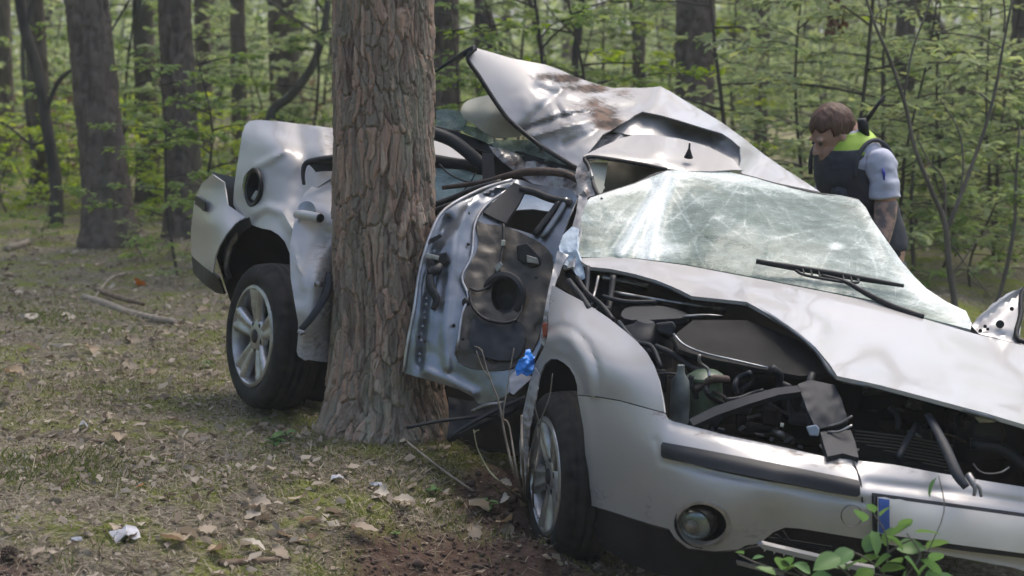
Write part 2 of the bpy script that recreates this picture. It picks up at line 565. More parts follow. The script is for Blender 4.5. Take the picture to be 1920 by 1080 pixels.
# ------------------------------------------------------------------ ground
def graded(lo, hi, step, far, g=1.25):
    a = list(np.arange(lo, hi + 1e-6, step))
    s = step
    while a[-1] < far:
        s *= g; a.append(a[-1] + s)
    s = step
    while a[0] > -far:
        s *= g; a.insert(0, a[0] - s)
    return np.array(a)

def make_ground():
    xs = graded(-2.7, 2.2, 0.022, 420)
    ys = graded(4.9, 10.0, 0.024, 420)
    X, Y = np.meshgrid(xs, ys)
    Z = ground_z(X, Y)
    n, m = X.shape
    idx = np.arange(n * m).reshape(n, m)
    f = np.stack([idx[:-1, :-1], idx[:-1, 1:], idx[1:, 1:], idx[1:, :-1]], -1).reshape(-1, 4)
    me = new_mesh('ground', np.stack([X, Y, Z], -1).reshape(-1, 3), f)
    a = me.attributes.new('soil', 'FLOAT', 'POINT')
    a.data.foreach_set('value', soil_mask(X, Y).ravel().astype(np.float32))
    m_ = bpy.data.materials.new('forest_floor'); m_.use_nodes = True
    nt = m_.node_tree; N = nt.nodes; L = nt.links; b = N['Principled BSDF']
    b.inputs['Roughness'].default_value = 0.95; b.inputs['Specular IOR Level'].default_value = 0.15
    tc = N.new('ShaderNodeTexCoord')
    def nz(scale, detail=6, rough=0.6):
        t = N.new('ShaderNodeTexNoise'); t.inputs['Scale'].default_value = scale; t.inputs['Detail'].default_value = detail; t.inputs['Roughness'].default_value = rough
        L.new(tc.outputs['Object'], t.inputs['Vector']); return t
    def ramp(t, stops):
        c = N.new('ShaderNodeValToRGB'); e = c.color_ramp.elements
        e[0].position, e[0].color = stops[0][0], (*stops[0][1], 1)
        e[1].position, e[1].color = stops[-1][0], (*stops[-1][1], 1)
        for p, q in stops[1:-1]:
            k = e.new(p); k.color = (*q, 1)
        L.new(t.outputs['Fac'], c.inputs['Fac']); return c
    litter = ramp(nz(26, 8, 0.72), [(0.3, (0.06, 0.05, 0.034)), (0.45, (0.14, 0.12, 0.085)), (0.56, (0.235, 0.205, 0.155)), (0.7, (0.36, 0.325, 0.265))])
    moss = ramp(nz(34, 8, 0.7), [(0.3, (0.08, 0.095, 0.02)), (0.5, (0.165, 0.19, 0.042)), (0.7, (0.27, 0.285, 0.085))])
    soil = ramp(nz(22, 8, 0.7), [(0.3, (0.05, 0.030, 0.023)), (0.5, (0.10, 0.064, 0.048)), (0.7, (0.16, 0.115, 0.09))])
    mk = ramp(nz(2.9, 6, 0.68), [(0.46, (0, 0, 0)), (0.58, (1, 1, 1))])
    at = N.new('ShaderNodeAttribute'); at.attribute_name = 'soil'
    x1 = N.new('ShaderNodeMix'); x1.data_type = 'RGBA'
    L.new(mk.outputs['Color'], x1.inputs[0]); L.new(litter.outputs['Color'], x1.inputs[6]); L.new(moss.outputs['Color'], x1.inputs[7])
    x2 = N.new('ShaderNodeMix'); x2.data_type = 'RGBA'
    L.new(at.outputs['Fac'], x2.inputs[0]); L.new(x1.outputs[2], x2.inputs[6]); L.new(soil.outputs['Color'], x2.inputs[7])
    L.new(x2.outputs[2], b.inputs['Base Color'])
    bp = N.new('ShaderNodeBump'); bp.inputs['Strength'].default_value = 0.9; bp.inputs['Distance'].default_value = 0.02
    L.new(nz(60, 6, 0.7).outputs['Fac'], bp.inputs['Height']); L.new(bp.outputs['Normal'], b.inputs['Normal'])
    link('ground', me, m_, kind='structure', label='mossy forest floor with leaf litter and churned brown earth')
make_ground()

# ------------------------------------------------------------------ trees
def voronoi_cyl(u, v, ncell, seed):
    """F1, F2 and cell number of a cell pattern that closes round the trunk (u in cells)"""
    iu, iv = np.floor(u), np.floor(v)
    f1 = np.full(u.shape, 9.0); f2 = np.full(u.shape, 9.0); cid = np.zeros(u.shape); dv = np.zeros(u.shape)
    for a in (-1, 0, 1):
        for b in (-1, 0, 1):
            cu, cv = iu + a, iv + b
            wu = np.mod(cu, ncell)
            ju = cu + 0.5 + 0.8 * (hash01(wu, cv, wu * 0, seed) - 0.5)
            jv = cv + 0.5 + 0.9 * (hash01(wu, cv, wu * 0, seed + 7) - 0.5)
            d = np.hypot(u - ju, v - jv)
            c = hash01(wu, cv, wu * 0, seed + 13)
            nearer = d < f1
            f2 = np.where(nearer, f1, np.minimum(f2, d))
            cid = np.where(nearer, c, cid)
            dv = np.where(nearer, jv - v, dv)
            f1 = np.where(nearer, d, f1)
    return f1, f2, cid, dv

def trunk_mesh(name, R, zs, path, seed, nt=64, cell=0.055, cellh=0.15, depth=0.016, taper=0.012, flare=0.35, flare_h=0.16, bottom=0.0):
    """bark plates with furrows between them, root flare, path(z) gives the centre offset"""
    zs = np.asarray(zs, float)
    th = np.linspace(0, 2 * math.pi, nt, endpoint=False)
    T, Z = np.meshgrid(th, zs)
    hgt = np.maximum(Z - bottom, 0)
    r0 = np.maximum(R * (1 - taper * hgt / R * 0.5), R * 0.35)
    lob = 1 + 0.35 * np.sin(T * 3 + seed) * np.cos(T * 2 + seed * 2)
    r0 = r0 * (1 + flare * np.exp(-hgt / flare_h) * lob + 0.03 * np.sin(T * 2 + seed + Z * 0.7))
    nc = max(8, int(2 * math.pi * R / cell))
    cx, sx = np.cos(T), np.sin(T)
    w1 = fbm(cx * 2.2, sx * 2.2, Z * 5 + seed, 3, seed)
    w2 = fbm(cx * 2.2 + 7, sx * 2.2, Z * 5 + seed, 3, seed + 3)
    u = T / (2 * math.pi) * nc + w1 * 1.9
    v = Z / cellh + w2 * 0.8 + 50
    f1, f2, cid, dv = voronoi_cyl(u, v, nc, seed)
    pl = sstep(0.02, 0.13, f2 - f1)
    nc2 = int(nc * 2.6)
    g1, g2, gid, gv = voronoi_cyl(T / (2 * math.pi) * nc2 + w1 * 3.2, Z / (cellh * 0.42) + w2 * 2 + 50, nc2, seed + 50)
    pl2 = sstep(0.01, 0.14, g2 - g1)
    rid = 1 - np.abs(fbm(cx * 14 * R / 0.21, sx * 14 * R / 0.21, Z * 11, 4, seed + 21)) * 3.2
    fine = fbm(cx * 9, sx * 9, Z * 16, 3, seed + 9)
    hgtmap = pl * (0.45 + 0.55 * cid + 0.35 * dv) + 0.42 * pl2 * (0.25 + 0.9 * gid + 0.4 * gv) + 0.18 * fine + 0.22 * rid
    r = r0 + depth * (hgtmap - 0.7)
    path = [path(z) for z in zs]
    px = np.array([p[0] for p in path]); py = np.array([p[1] for p in path])
    V = np.stack([px[:, None] + r * np.cos(T), py[:, None] + r * np.sin(T), Z], -1)
    n, m = T.shape
    idx = np.arange(n * m).reshape(n, m)
    nx = np.roll(idx, -1, 1)
    f = np.stack([idx[:-1], nx[:-1], nx[1:], idx[1:]], -1).reshape(-1, 4)
    me = new_mesh(name, V.reshape(-1, 3), f)
    a = me.attributes.new('plate', 'FLOAT', 'POINT')
    a.data.foreach_set('value', np.clip(0.25 + 0.5 * cid + 0.35 * (gid - 0.5), 0, 1).ravel().astype(np.float32))
    return me

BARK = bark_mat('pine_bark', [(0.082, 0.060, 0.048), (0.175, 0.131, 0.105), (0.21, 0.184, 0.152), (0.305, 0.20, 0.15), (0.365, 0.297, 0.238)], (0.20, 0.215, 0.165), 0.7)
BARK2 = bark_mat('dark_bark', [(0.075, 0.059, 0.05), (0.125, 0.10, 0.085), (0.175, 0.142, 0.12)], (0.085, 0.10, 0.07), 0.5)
STEM = M('young_stem', (0.055, 0.05, 0.04), (0.10, 0.09, 0.073), 14, rough=0.8, stretch=(1, 1, 0.2))
STEMD = M('dark_stem', (0.03, 0.026, 0.02), (0.06, 0.052, 0.042), 14, rough=0.85, stretch=(1, 1, 0.2))
LEAF_A = leaf_mat('oak_green', [(0.11, 0.18, 0.05), (0.155, 0.235, 0.065), (0.20, 0.285, 0.09), (0.25, 0.32, 0.10)], 0.55)
LEAF_B = leaf_mat('pale_green', [(0.17, 0.23, 0.10), (0.22, 0.29, 0.14), (0.27, 0.34, 0.17), (0.31, 0.35, 0.14)], 0.55)
LEAF_Y = leaf_mat('yellow_green', [(0.19, 0.30, 0.035), (0.26, 0.37, 0.05), (0.34, 0.40, 0.07)], 0.55)
LEAF_P = leaf_mat('pine_needle_green', [(0.03, 0.055, 0.02), (0.05, 0.08, 0.03), (0.07, 0.10, 0.04)], 0.2)
LEAF_D = leaf_mat('dry_leaf', [(0.14, 0.11, 0.08), (0.24, 0.20, 0.15), (0.40, 0.35, 0.28), (0.19, 0.13, 0.085)], 0.15, 0.8)
LEAF_R = leaf_mat('dead_bracken', [(0.10, 0.055, 0.03), (0.16, 0.085, 0.045), (0.20, 0.12, 0.07)], 0.25, 0.8)

LEAF_UV = np.array([(0, 0, 0), (0.32, -0.27, 0.06), (0.75, -0.2, 0.02), (1, 0, -0.1), (0.75, 0.2, 0.02), (0.32, 0.27, 0.06)])
def leaves_geo(pos, direc, up, size, rng, tilt=0.35, shape=LEAF_UV):
    """one folded leaf blade per position (six corners, four triangles)"""
    n = len(pos)
    d = direc + rng.normal(0, 0.25, (n, 3)); d /= np.linalg.norm(d, axis=1)[:, None] + 1e-9
    u = up + rng.normal(0, tilt, (n, 3))
    u -= d * (u * d).sum(1)[:, None]; u /= np.linalg.norm(u, axis=1)[:, None] + 1e-9
    s = np.cross(u, d)
    k = shape
    V = pos[:, None, :] + size[:, None, None] * (k[None, :, 0, None] * d[:, None, :] + k[None, :, 1, None] * s[:, None, :] + k[None, :, 2, None] * u[:, None, :])
    b = (np.arange(n) * 6)[:, None]
    F = np.concatenate([b + np.array([[0, 1, 2, 3]]), b + np.array([[0, 3, 4, 5]])], 0)
    return V.reshape(-1, 3), F

def sapling_meshes(name, seed, H=3.0, nbr=16, leaf=0.07, spread=0.9, per=34, droop=0.0, low=0.15, stem_r=0.018, lean=0.25, twigs=4):
    """stem with branches and twigs, leaf blades lying in level sprays"""
    rng = np.random.default_rng(seed)
    lines = []
    P_, D_, S_ = [], [], []
    t = np.linspace(0, 1, 9)
    la = rng.uniform(0, 6.28)
    stem = np.stack([np.cos(la) * lean * t ** 1.5 * H * 0.3 + 0.05 * np.sin(t * 7 + seed), np.sin(la) * lean * t ** 1.5 * H * 0.3 + 0.05 * np.cos(t * 6 + seed), t * H], -1)
    lines.append((stem, [stem_r * (1 - 0.8 * q) for q in t]))
    for i in range(nbr):
        q = low + (0.98 - low) * (i + rng.uniform(0, 1)) / nbr
        base = np.array([np.interp(q, t, stem[:, k]) for k in range(3)])
        az = i * 2.4 + rng.uniform(-0.5, 0.5)
        ln = spread * (1 - 0.55 * q) * rng.uniform(0.6, 1.15)
        el = rng.uniform(0.05, 0.5)
        dr = np.array([math.cos(az) * math.cos(el), math.sin(az) * math.cos(el), math.sin(el)])
        tt = np.linspace(0, 1, 5)
        br = base + ln * tt[:, None] * dr + np.stack([0 * tt, 0 * tt, -(0.18 + droop) * ln * tt ** 2], -1)
        lines.append((br, [stem_r * 0.42 * (1 - 0.75 * w) for w in tt]))
        for k in range(twigs):
            w = rng.uniform(0.25, 1.0)
            b0 = np.array([np.interp(w, tt, br[:, c]) for c in range(3)])
            a2 = az + rng.choice([-1, 1]) * rng.uniform(0.4, 1.1)
            l2 = ln * rng.uniform(0.25, 0.5)
            d2 = np.array([math.cos(a2), math.sin(a2), rng.uniform(-0.15, 0.2)])
            tw = b0 + np.linspace(0, 1, 3)[:, None] * l2 * d2
            lines.append((tw, [stem_r * 0.16, stem_r * 0.12, stem_r * 0.06]))
            m = max(3, int(per / twigs * l2 / (spread * 0.3)))
            w2 = rng.uniform(0.1, 1.05, m)
            pos = b0 + w2[:, None] * l2 * d2 + rng.normal(0, 0.012, (m, 3))
            side = np.where(rng.random(m) < 0.5, -1, 1)
            a3 = a2 + side * rng.uniform(0.4, 1.2, m)
            P_.append(pos); D_.append(np.stack([np.cos(a3), np.sin(a3), rng.uniform(-0.35, 0.1, m)], -1)); S_.append(leaf * rng.uniform(0.6, 1.25, m))
    pos = np.vstack(P_); n = len(pos)
    V, F = leaves_geo(pos, np.vstack(D_), np.tile([0, 0, 1.0], (n, 1)), np.concatenate(S_), rng)
    return tubes_mesh(name + '_wood', lines, 5), new_mesh(name + '_leaf', V, F, False)

def pine_crown_mesh(seed, z0=8.5, z1=15.0, R=2.3, n=800):
    rng = np.random.default_rng(seed)
    q = rng.random(n)
    nb = 40
    bi = rng.integers(0, nb, n)
    bz = np.sort(rng.uniform(0, 1, nb)); baz = rng.uniform(0, 6.28, nb)
    L = rng.uniform(0.3, 1.05, n)
    rad = R * (1.05 - 0.7 * bz[bi]) * L
    az = baz[bi] + rng.normal(0, 0.22, n)
    pos = np.stack([rad * np.cos(az), rad * np.sin(az), z0 + (z1 - z0) * bz[bi] + 0.2 * rad + rng.normal(0, 0.15, n)], -1)
    d = rng.normal(0, 1, (n, 3)); d[:, 2] *= 0.4
    V, F = leaves_geo(pos, d, np.tile([0, 0, 1.0], (n, 1)), rng.uniform(0.25, 0.6, n), rng, 0.6)
    return new_mesh('pine_crown_leaf', V, F, False)

CROWNS = [pine_crown_mesh(900 + i) for i in range(3)]
for c in CROWNS: c.materials.append(LEAF_P)

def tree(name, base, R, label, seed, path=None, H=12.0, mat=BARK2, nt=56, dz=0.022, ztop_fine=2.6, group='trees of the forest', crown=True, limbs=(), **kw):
    t = thing(name, base, label, 'tree', group)
    zs = np.concatenate([np.arange(-0.25, ztop_fine, dz), np.linspace(ztop_fine, H, 26)]) + base[2]
    fn = path or (lambda h: (0.0, 0.0))
    me = trunk_mesh('trunk', R, zs, lambda z: (base[0] + fn(z - base[2])[0], base[1] + fn(z - base[2])[1]), seed, nt=nt, bottom=base[2], **kw)
    link('trunk', me, mat, t)
    for pts, r in limbs:
        tube('limb', pts, r, mat, t, seg=7)
    if crown:
        o = fn(H)
        c = link('crown', CROWNS[seed % 3], None, None)
        c.parent = t
        c.location = (o[0], o[1], H - 12.5)
        c.rotation_euler = (0, 0, seed * 1.3)
    return t

def bg(px, d, py=None):
    """spot on the ground that lies at depth d in the direction of px"""
    y = d * CT
    x = (px - 960) / FPX * d
    return Vector((x, y, float(ground_z(x, y))))

# the pine that the car is wrapped round
TREE_D = 7.80
tb = PA(722, 790, TREE_D)
tb = Vector((tb[0], tb[1], float(ground_z(tb[0], tb[1], False))))
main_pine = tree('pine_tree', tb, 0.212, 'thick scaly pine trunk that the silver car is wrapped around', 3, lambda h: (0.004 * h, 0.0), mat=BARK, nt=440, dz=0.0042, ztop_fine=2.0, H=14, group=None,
     cell=0.030, cellh=0.17, depth=0.0145, flare=0.32, flare_h=0.17)

BT = [  # px, depth, radius, lean (x per m), label, bark
    (212, 14.6, 0.165, -0.075, 'dark flared pine trunk nearest to the left edge path, leaning slightly left'),
    (352, 15.2, 0.135, -0.03, 'dark pine trunk with green sprays in front, just left of the wrecked tail'),
    (283, 18.5, 0.105, -0.005, 'slim grey pine trunk far back between the two dark pine trunks'),
    (455, 20.5, 0.085, 0.0, 'thin far trunk above the silver rear quarter of the car'),
    (390, 21.5, 0.09, 0.0, 'faint grey far trunk just right of the spray-covered dark pine'),
    (542, 21.0, 0.165, -0.012, 'broad dark trunk rising behind the rear deck of the car'),
    (88, 18.5, 0.10, -0.02, 'blurred brown trunk far back behind the curved dark young tree'),
    (840, 14.0, 0.105, -0.01, 'brown trunk half hidden by the big pine, behind its right side'),
    (914, 17.5, 0.085, -0.02, 'dim trunk with thin stems beside it, left of the raised roof corner'),
    (1194, 21.0, 0.075, 0.0, 'pale thin far trunk above the middle of the crumpled roof'),
    (1298, 16.5, 0.172, 0.0, 'straight grey-brown pine trunk standing behind the peak of the roof'),
    (1905, 19.0, 0.135, 0.0, 'grey trunk cut by the right edge of the picture'),
    (1685, 19.5, 0.10, 0.0, 'hazy dark trunk far behind the bare branching sapling'),
    (1420, 22.0, 0.07, 0.01, 'thin distant trunk between the straight pine and the officer'),
    (22, 22.0, 0.10, 0.0, 'distant trunk at the far left edge of the wood'),
    (1060, 35.0, 0.10, 0.01, 'distant thin trunk seen over the raised roof flap'),
]
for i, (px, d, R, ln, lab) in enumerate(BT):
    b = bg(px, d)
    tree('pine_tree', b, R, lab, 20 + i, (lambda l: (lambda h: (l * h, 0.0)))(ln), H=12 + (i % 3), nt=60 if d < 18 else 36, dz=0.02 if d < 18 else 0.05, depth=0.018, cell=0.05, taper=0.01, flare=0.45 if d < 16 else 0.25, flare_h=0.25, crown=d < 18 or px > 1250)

# leaning broken trunk on the right, curved young trees
def young_tree(name, pts, r, label, cat='tree', mat=STEMD, branches=(), group='young bent trees'):
    p0 = Vector(pts[0])
    t = thing(name, p0, label, cat, group)
    tube('trunk', pts, r, mat, t, seg=9, sm=6)
    for bp, br in branches:
        tube('branch', bp, br, mat, t, seg=6, sm=5)
    return t

def pl(d, *xy):
    return [P(x, y, d) for x, y in xy]

young_tree('young_tree', [bg(108, 16.0)] + pl(16, (104, 340), (88, 240), (72, 140), (48, 60), (34, -20), (20, -160)), [0.07, 0.055, 0.05, 0.047, 0.05, 0.045, 0.03], 'dark bent young tree near the left edge, forking upwards',
           branches=[(pl(16, (85, 210), (112, 150), (150, 120), (200, 70), (260, -30)), [0.022, 0.02, 0.016, 0.012, 0.008]), (pl(16, (46, 60), (60, 10), (75, -60)), [0.03, 0.02, 0.012]), (pl(16, (92, 260), (60, 270), (12, 235), (-20, 225)), [0.014, 0.012, 0.01, 0.006])])
young_tree('young_tree', [bg(500, 17.0)] + pl(17, (505, 225), (545, 180), (585, 125), (606, 60), (614, 10), (625, -80)), [0.05, 0.046, 0.042, 0.038, 0.034, 0.03, 0.02], 'curved grey sapling arching from the rear deck up to the big pine',
           mat=STEM, branches=[(pl(17, (592, 62), (545, 30), (490, -10), (440, -60)), [0.016, 0.014, 0.012, 0.007]), (pl(17, (612, 30), (596, 5), (580, -40)), [0.014, 0.012, 0.007])])
young_tree('young_tree', [bg(1840, 21.0)] + pl(21, (1850, 240), (1800, 140), (1740, 30), (1700, -60)), [0.11, 0.12, 0.12, 0.11, 0.10], 'thick broken trunk leaning left behind the bare branching sapling')
young_tree('young_tree', [bg(1040, 18.0)] + pl(18, (1022, 150), (1015, 90), (1003, 40), (985, -30)), [0.03, 0.03, 0.028, 0.026, 0.02], 'thin dark crooked stem above the left half of the roof flap')
young_tree('young_tree', [bg(1075, 17.0)] + pl(17, (1078, 130), (1084, 70), (1090, 20), (1096, -60)), [0.035, 0.034, 0.036, 0.03, 0.025], 'short dark upright stem above the dark smear on the roof',
           branches=[(pl(17, (1084, 75), (1062, 50), (1040, 30), (1020, 2)), [0.014, 0.012, 0.01, 0.006])])
young_tree('young_tree', [bg(1240, 20.0)] + pl(20, (1205, 130), (1188, 60), (1180, -30)), [0.025, 0.024, 0.022, 0.02], 'thin grey stem leaning left of the straight pine', mat=STEM)
young_tree('young_tree', [bg(58, 18)] + pl(18, (62, 300), (50, 200), (42, 100), (50, -20)), [0.03, 0.028, 0.024, 0.02, 0.015], 'thin grey stem beside the curved dark young tree', mat=STEM)
young_tree('young_tree', [bg(950, 22)] + pl(22, (945, 120), (930, 60), (916, 10), (905, -60)), [0.03, 0.028, 0.026, 0.022, 0.018], 'pale crossing stem just left of the raised roof corner', mat=STEM)

# the bare branching sapling on the right
SD = 10.6
def sp(*xy):
    return [P(x, y, SD + 0.0008 * (x - 1770)) for x, y in xy]
g0 = bg(1790, SD)
t = young_tree('bare_sapling', [g0] + sp((1790, 575), (1780, 500), (1772, 420), (1748, 360), (1716, 280), (1698, 200), (1668, 110), (1642, 50), (1618, -20)), [0.022, 0.020, 0.019, 0.017, 0.014, 0.012, 0.011, 0.010, 0.008, 0.006], 'bare thin sapling with forked grey stems beside the officer', mat=STEM, group=None,
    branches=[(sp((1776, 430), (1800, 370), (1826, 300), (1850, 230), (1868, 160), (1882, 80), (1900, -10)), [0.015, 0.013, 0.011, 0.010, 0.009, 0.008, 0.006]),
              (sp((1694, 190), (1702, 140), (1712, 90), (1738, 20), (1750, -20)), [0.008, 0.007, 0.006, 0.005, 0.004]),
              (sp((1860, 195), (1835, 175), (1800, 165)), [0.006, 0.004, 0.002]),
              (sp((1772, 420), (1770, 340), (1740, 300), (1716, 250)), [0.007, 0.006, 0.005, 0.003]),
              (sp((1800, 370), (1806, 300), (1795, 240), (1762, 185)), [0.007, 0.006, 0.005, 0.003]),
              (sp((1880, 90), (1830, 70), (1770, 60), (1735, 55)), [0.005, 0.004, 0.003, 0.002]),
              (sp((1640, 45), (1650, 20), (1690, 0)), [0.005, 0.004, 0.003]),
              (sp((1782, 520), (1812, 480), (1832, 450)), [0.006, 0.004, 0.003]),
              (sp((1786, 460), (1820, 510), (1860, 560)), [0.005, 0.004, 0.003]),
              (sp((1882, 60), (1884, 20), (1878, -20)), [0.006, 0.005, 0.004])])
young_tree('bare_sapling', [bg(1868, 12.0)] + pl(12, (1872, 560), (1888, 500), (1902, 420), (1905, 330), (1912, 240)), [0.016, 0.015, 0.014, 0.012, 0.010, 0.007], 'pale slim stem rising above the open far door', mat=STEM, group=None)
young_tree('bare_sapling', [bg(1712, 13.0)] + pl(13, (1712, 480), (1708, 400), (1712, 330), (1722, 250)), [0.016, 0.015, 0.013, 0.011, 0.008], 'pale slim stem close to the right arm of the officer', mat=STEM, group=None)

# snag of dead leaves hanging at the top edge
snag = thing('hanging_dead_branch', P(1570, -30, 15.5), 'brown hanging bunch of dead leaves at the top above the officer', 'branch')
tube('twig', [P(1572, -120, 15.5), P(1570, -20, 15.5), P(1572, 55, 15.5)], [0.03, 0.028, 0.008], STEMD, snag)
_r = np.random.default_rng(5)
_p = PA(1570 + _r.normal(0, 11, 90), _r.uniform(-30, 66, 90), 15.5 + _r.normal(0, 0.05, 90))
_v, _f = leaves_geo(_p, np.tile([0, 0, -1.0], (90, 1)) + _r.normal(0, 0.3, (90, 3)), _r.normal(0, 1, (90, 3)), _r.uniform(0.05, 0.10, 90), _r)
link('dead_leaves', new_mesh('dead_leaves', _v, _f, False), LEAF_R, snag, kind='stuff')

# ------------------------------------------------------------------ understory
SAPS = []
for i, kw in enumerate([dict(H=2.6, nbr=20, spread=1.05, per=70), dict(H=3.2, nbr=22, spread=1.25, per=70), dict(H=2.1, nbr=17, spread=0.95, per=70), dict(H=3.6, nbr=24, spread=1.3, per=64, leaf=0.08),
                        dict(H=2.9, nbr=20, spread=1.35, per=80, leaf=0.06), dict(H=1.5, nbr=14, spread=0.8, per=70, low=0.1)]):
    SAPS.append(sapling_meshes('sapling%d' % i, 300 + i, **kw))
LOWS = [sapling_meshes('low%d' % i, 400 + i, H=0.75, nbr=13, spread=0.5, per=44, leaf=0.055, low=0.05, stem_r=0.008, lean=0.5) for i in range(3)]
MATLEAF = {}
def with_mat(me, mat):
    k = (me.name, mat.name)
    if k not in MATLEAF:
        c = me.copy(); c.materials.clear(); c.materials.append(mat); MATLEAF[k] = c
    return MATLEAF[k]

def put_sapling(meshes, x, y, rz, s, mat, name, label, cat, group, stem=STEMD):
    t = thing(name, (x, y, float(ground_z(x, y)) - 0.02), label, cat, group, world_children=False)
    t.rotation_euler = (0, 0, rz); t.scale = (s, s, s)
    for nm, me in (('trunk', with_mat(meshes[0], stem)), ('crown', with_mat(meshes[1], mat))):
        o = bpy.data.objects.new(nm, me); COL.objects.link(o); o.parent = t
    return t

rr = random.Random(12)
ZONES = [(95, 'at the left edge of the wood'), (270, 'behind the flared dark pine'), (430, 'around the dark pine left of the tail'), (620, 'behind the rear deck of the car'), (860, 'behind the big pine'), (1040, 'behind the raised roof corner'), (1220, 'above the dark smear on the roof'),
         (1380, 'around the straight pine behind the roof'), (1520, 'between the straight pine and the officer'), (1680, 'behind the officer'), (1800, 'behind the bare forked sapling'), (9999, 'at the right edge of the wood')]
def sap_label(px, d, mat):
    z = next(t for lim, t in ZONES if px < lim)
    dist = 'nearer' if d < 17 else 'middle-distance' if d < 25 else 'far'
    col = {'oak_green': 'mid green', 'pale_green': 'pale green', 'yellow_green': 'yellow-green'}[mat.name]
    return '%s %s leafy sapling %s' % (dist, col, z), 'leafy saplings ' + z
n_s = 0
for d0, d1, cnt in ((12.5, 16, 15), (16, 21, 40), (21, 28, 54), (28, 38, 60)):
    for k in range(cnt):
        d = rr.uniform(d0, d1)
        px = -220 + (2360) * (k + rr.random()) / cnt
        if d < 16 and (px < 420 or 480 < px < 860):    # the floor on the left stays open
            continue
        x = (px - 960) / FPX * d; y = d * CT
        if px < -90 or px > 2010 or any(abs(px - q[0]) < (30 if q[0] < 700 else 20) and d < q[1] + 0.5 for q in BT):    # trunks stay in view
            continue
        mat = rr.choice([LEAF_A, LEAF_B, LEAF_B, LEAF_B if px > 900 else LEAF_A])
        if d < 22 and rr.random() < 0.12: mat = LEAF_Y
        lab, grp = sap_label(px, d, mat)
        put_sapling(SAPS[rr.randrange(6)], x, y, rr.uniform(0, 6.28), rr.uniform(0.8, 1.2), mat, 'leafy_sapling', lab, 'sapling', grp)
        n_s += 1
# the spray-covered sapling in front of the second dark pine, hanging sprays right of the roof corner
for px, d, k, s, lab in ((330, 12.9, 2, 0.72, 'small sapling with level green sprays in front of the dark pine left of the tail'),
                         (395, 13.6, 5, 1.0, 'low green sapling just left of the rear bumper'),
                         (870, 12.5, 2, 0.9, 'bright green sapling beside the raised roof corner')):
    x = (px - 960) / FPX * d
    put_sapling(SAPS[k], x, d * CT, 1.0 + px, s, LEAF_A, 'leafy_sapling', lab, 'sapling', None)
# low bushes and dead bracken
for px, d, mat, k in ((250, 16.2, LEAF_Y, 1.1), (285, 16.8, LEAF_Y, 1.2), (130, 17.0, LEAF_Y, 1.1), (20, 17.4, LEAF_Y, 1.2), (405, 16.6, LEAF_Y, 1.0), (330, 19, LEAF_A, 1.2), (60, 18, LEAF_Y, 1.1), (180, 19, LEAF_Y, 1.3), (425, 18, LEAF_Y, 1.2),
                   (90, 15.0, LEAF_A, 0.5), (270, 13.7, LEAF_B, 0.45), (375, 12.2, LEAF_B, 0.45), (-10, 20, LEAF_Y, 1.4), (230, 20, LEAF_Y, 1.4), (300, 18, LEAF_Y, 1.2), (350, 17.5, LEAF_Y, 1.2), (0, 16.0, LEAF_A, 0.9), (160, 17.8, LEAF_A, 1.0), (450, 19, LEAF_Y, 1.3), (95, 19.5, LEAF_Y, 1.4),
                   (1700, 12.5, LEAF_B, 1.2), (1760, 13.2, LEAF_B, 1.4), (1830, 12.4, LEAF_A, 1.1), (1890, 13.5, LEAF_B, 1.5), (1940, 12.2, LEAF_B, 1.2), (1720, 15.0, LEAF_B, 1.6), (1800, 15.5, LEAF_A, 1.7), (1870, 16.0, LEAF_B, 1.8), (1660, 14.5, LEAF_B, 1.5), (1930, 16.5, LEAF_A, 1.8), (1770, 17.5, LEAF_B, 1.9), (1700, 18.0, LEAF_A, 2.0), (1840, 18.5, LEAF_B, 2.0)):
    x = (px - 960) / FPX * d
    z = next(t for lim, t in ZONES if px < lim)
    col = {'oak_green': 'mid green', 'pale_green': 'pale green', 'yellow_green': 'bright yellow-green'}[mat.name]
    put_sapling(LOWS[rr.randrange(3)], x, d * CT, rr.uniform(0, 6.28), rr.uniform(0.9, 1.15) * k, mat, 'low_bush', ('small' if k < 0.6 else 'low') + ' %s bush %s' % (col, z), 'bush', 'low bushes ' + z)
for px, d, s_, k in ((1690, 12.8, 0.8, 0), (1850, 13.6, 0.85, 4), (1930, 12.9, 0.8, 2), (1760, 14.2, 0.9, 4), (1640, 13.4, 0.85, 1)):
    x = (px - 960) / FPX * d
    lab, grp = sap_label(px, d, LEAF_B)
    put_sapling(SAPS[k], x, d * CT, px * 0.7, s_, LEAF_B, 'leafy_sapling', lab, 'sapling', grp)
for px, d in ((100, 22.5), (150, 23.5), (215, 22), (60, 24), (305, 23), (560, 23), (1880, 21), (1780, 22)):
    x = (px - 960) / FPX * d
    put_sapling(LOWS[rr.randrange(3)], x, d * CT, rr.uniform(0, 6.28), rr.uniform(1.1, 1.6), LEAF_R, 'dead_bracken', 'rust brown dead bracken between the left trunks' if px < 700 else 'rust brown dead bracken low at the right edge', 'bracken', 'dead bracken on the left' if px < 700 else 'dead bracken on the right')

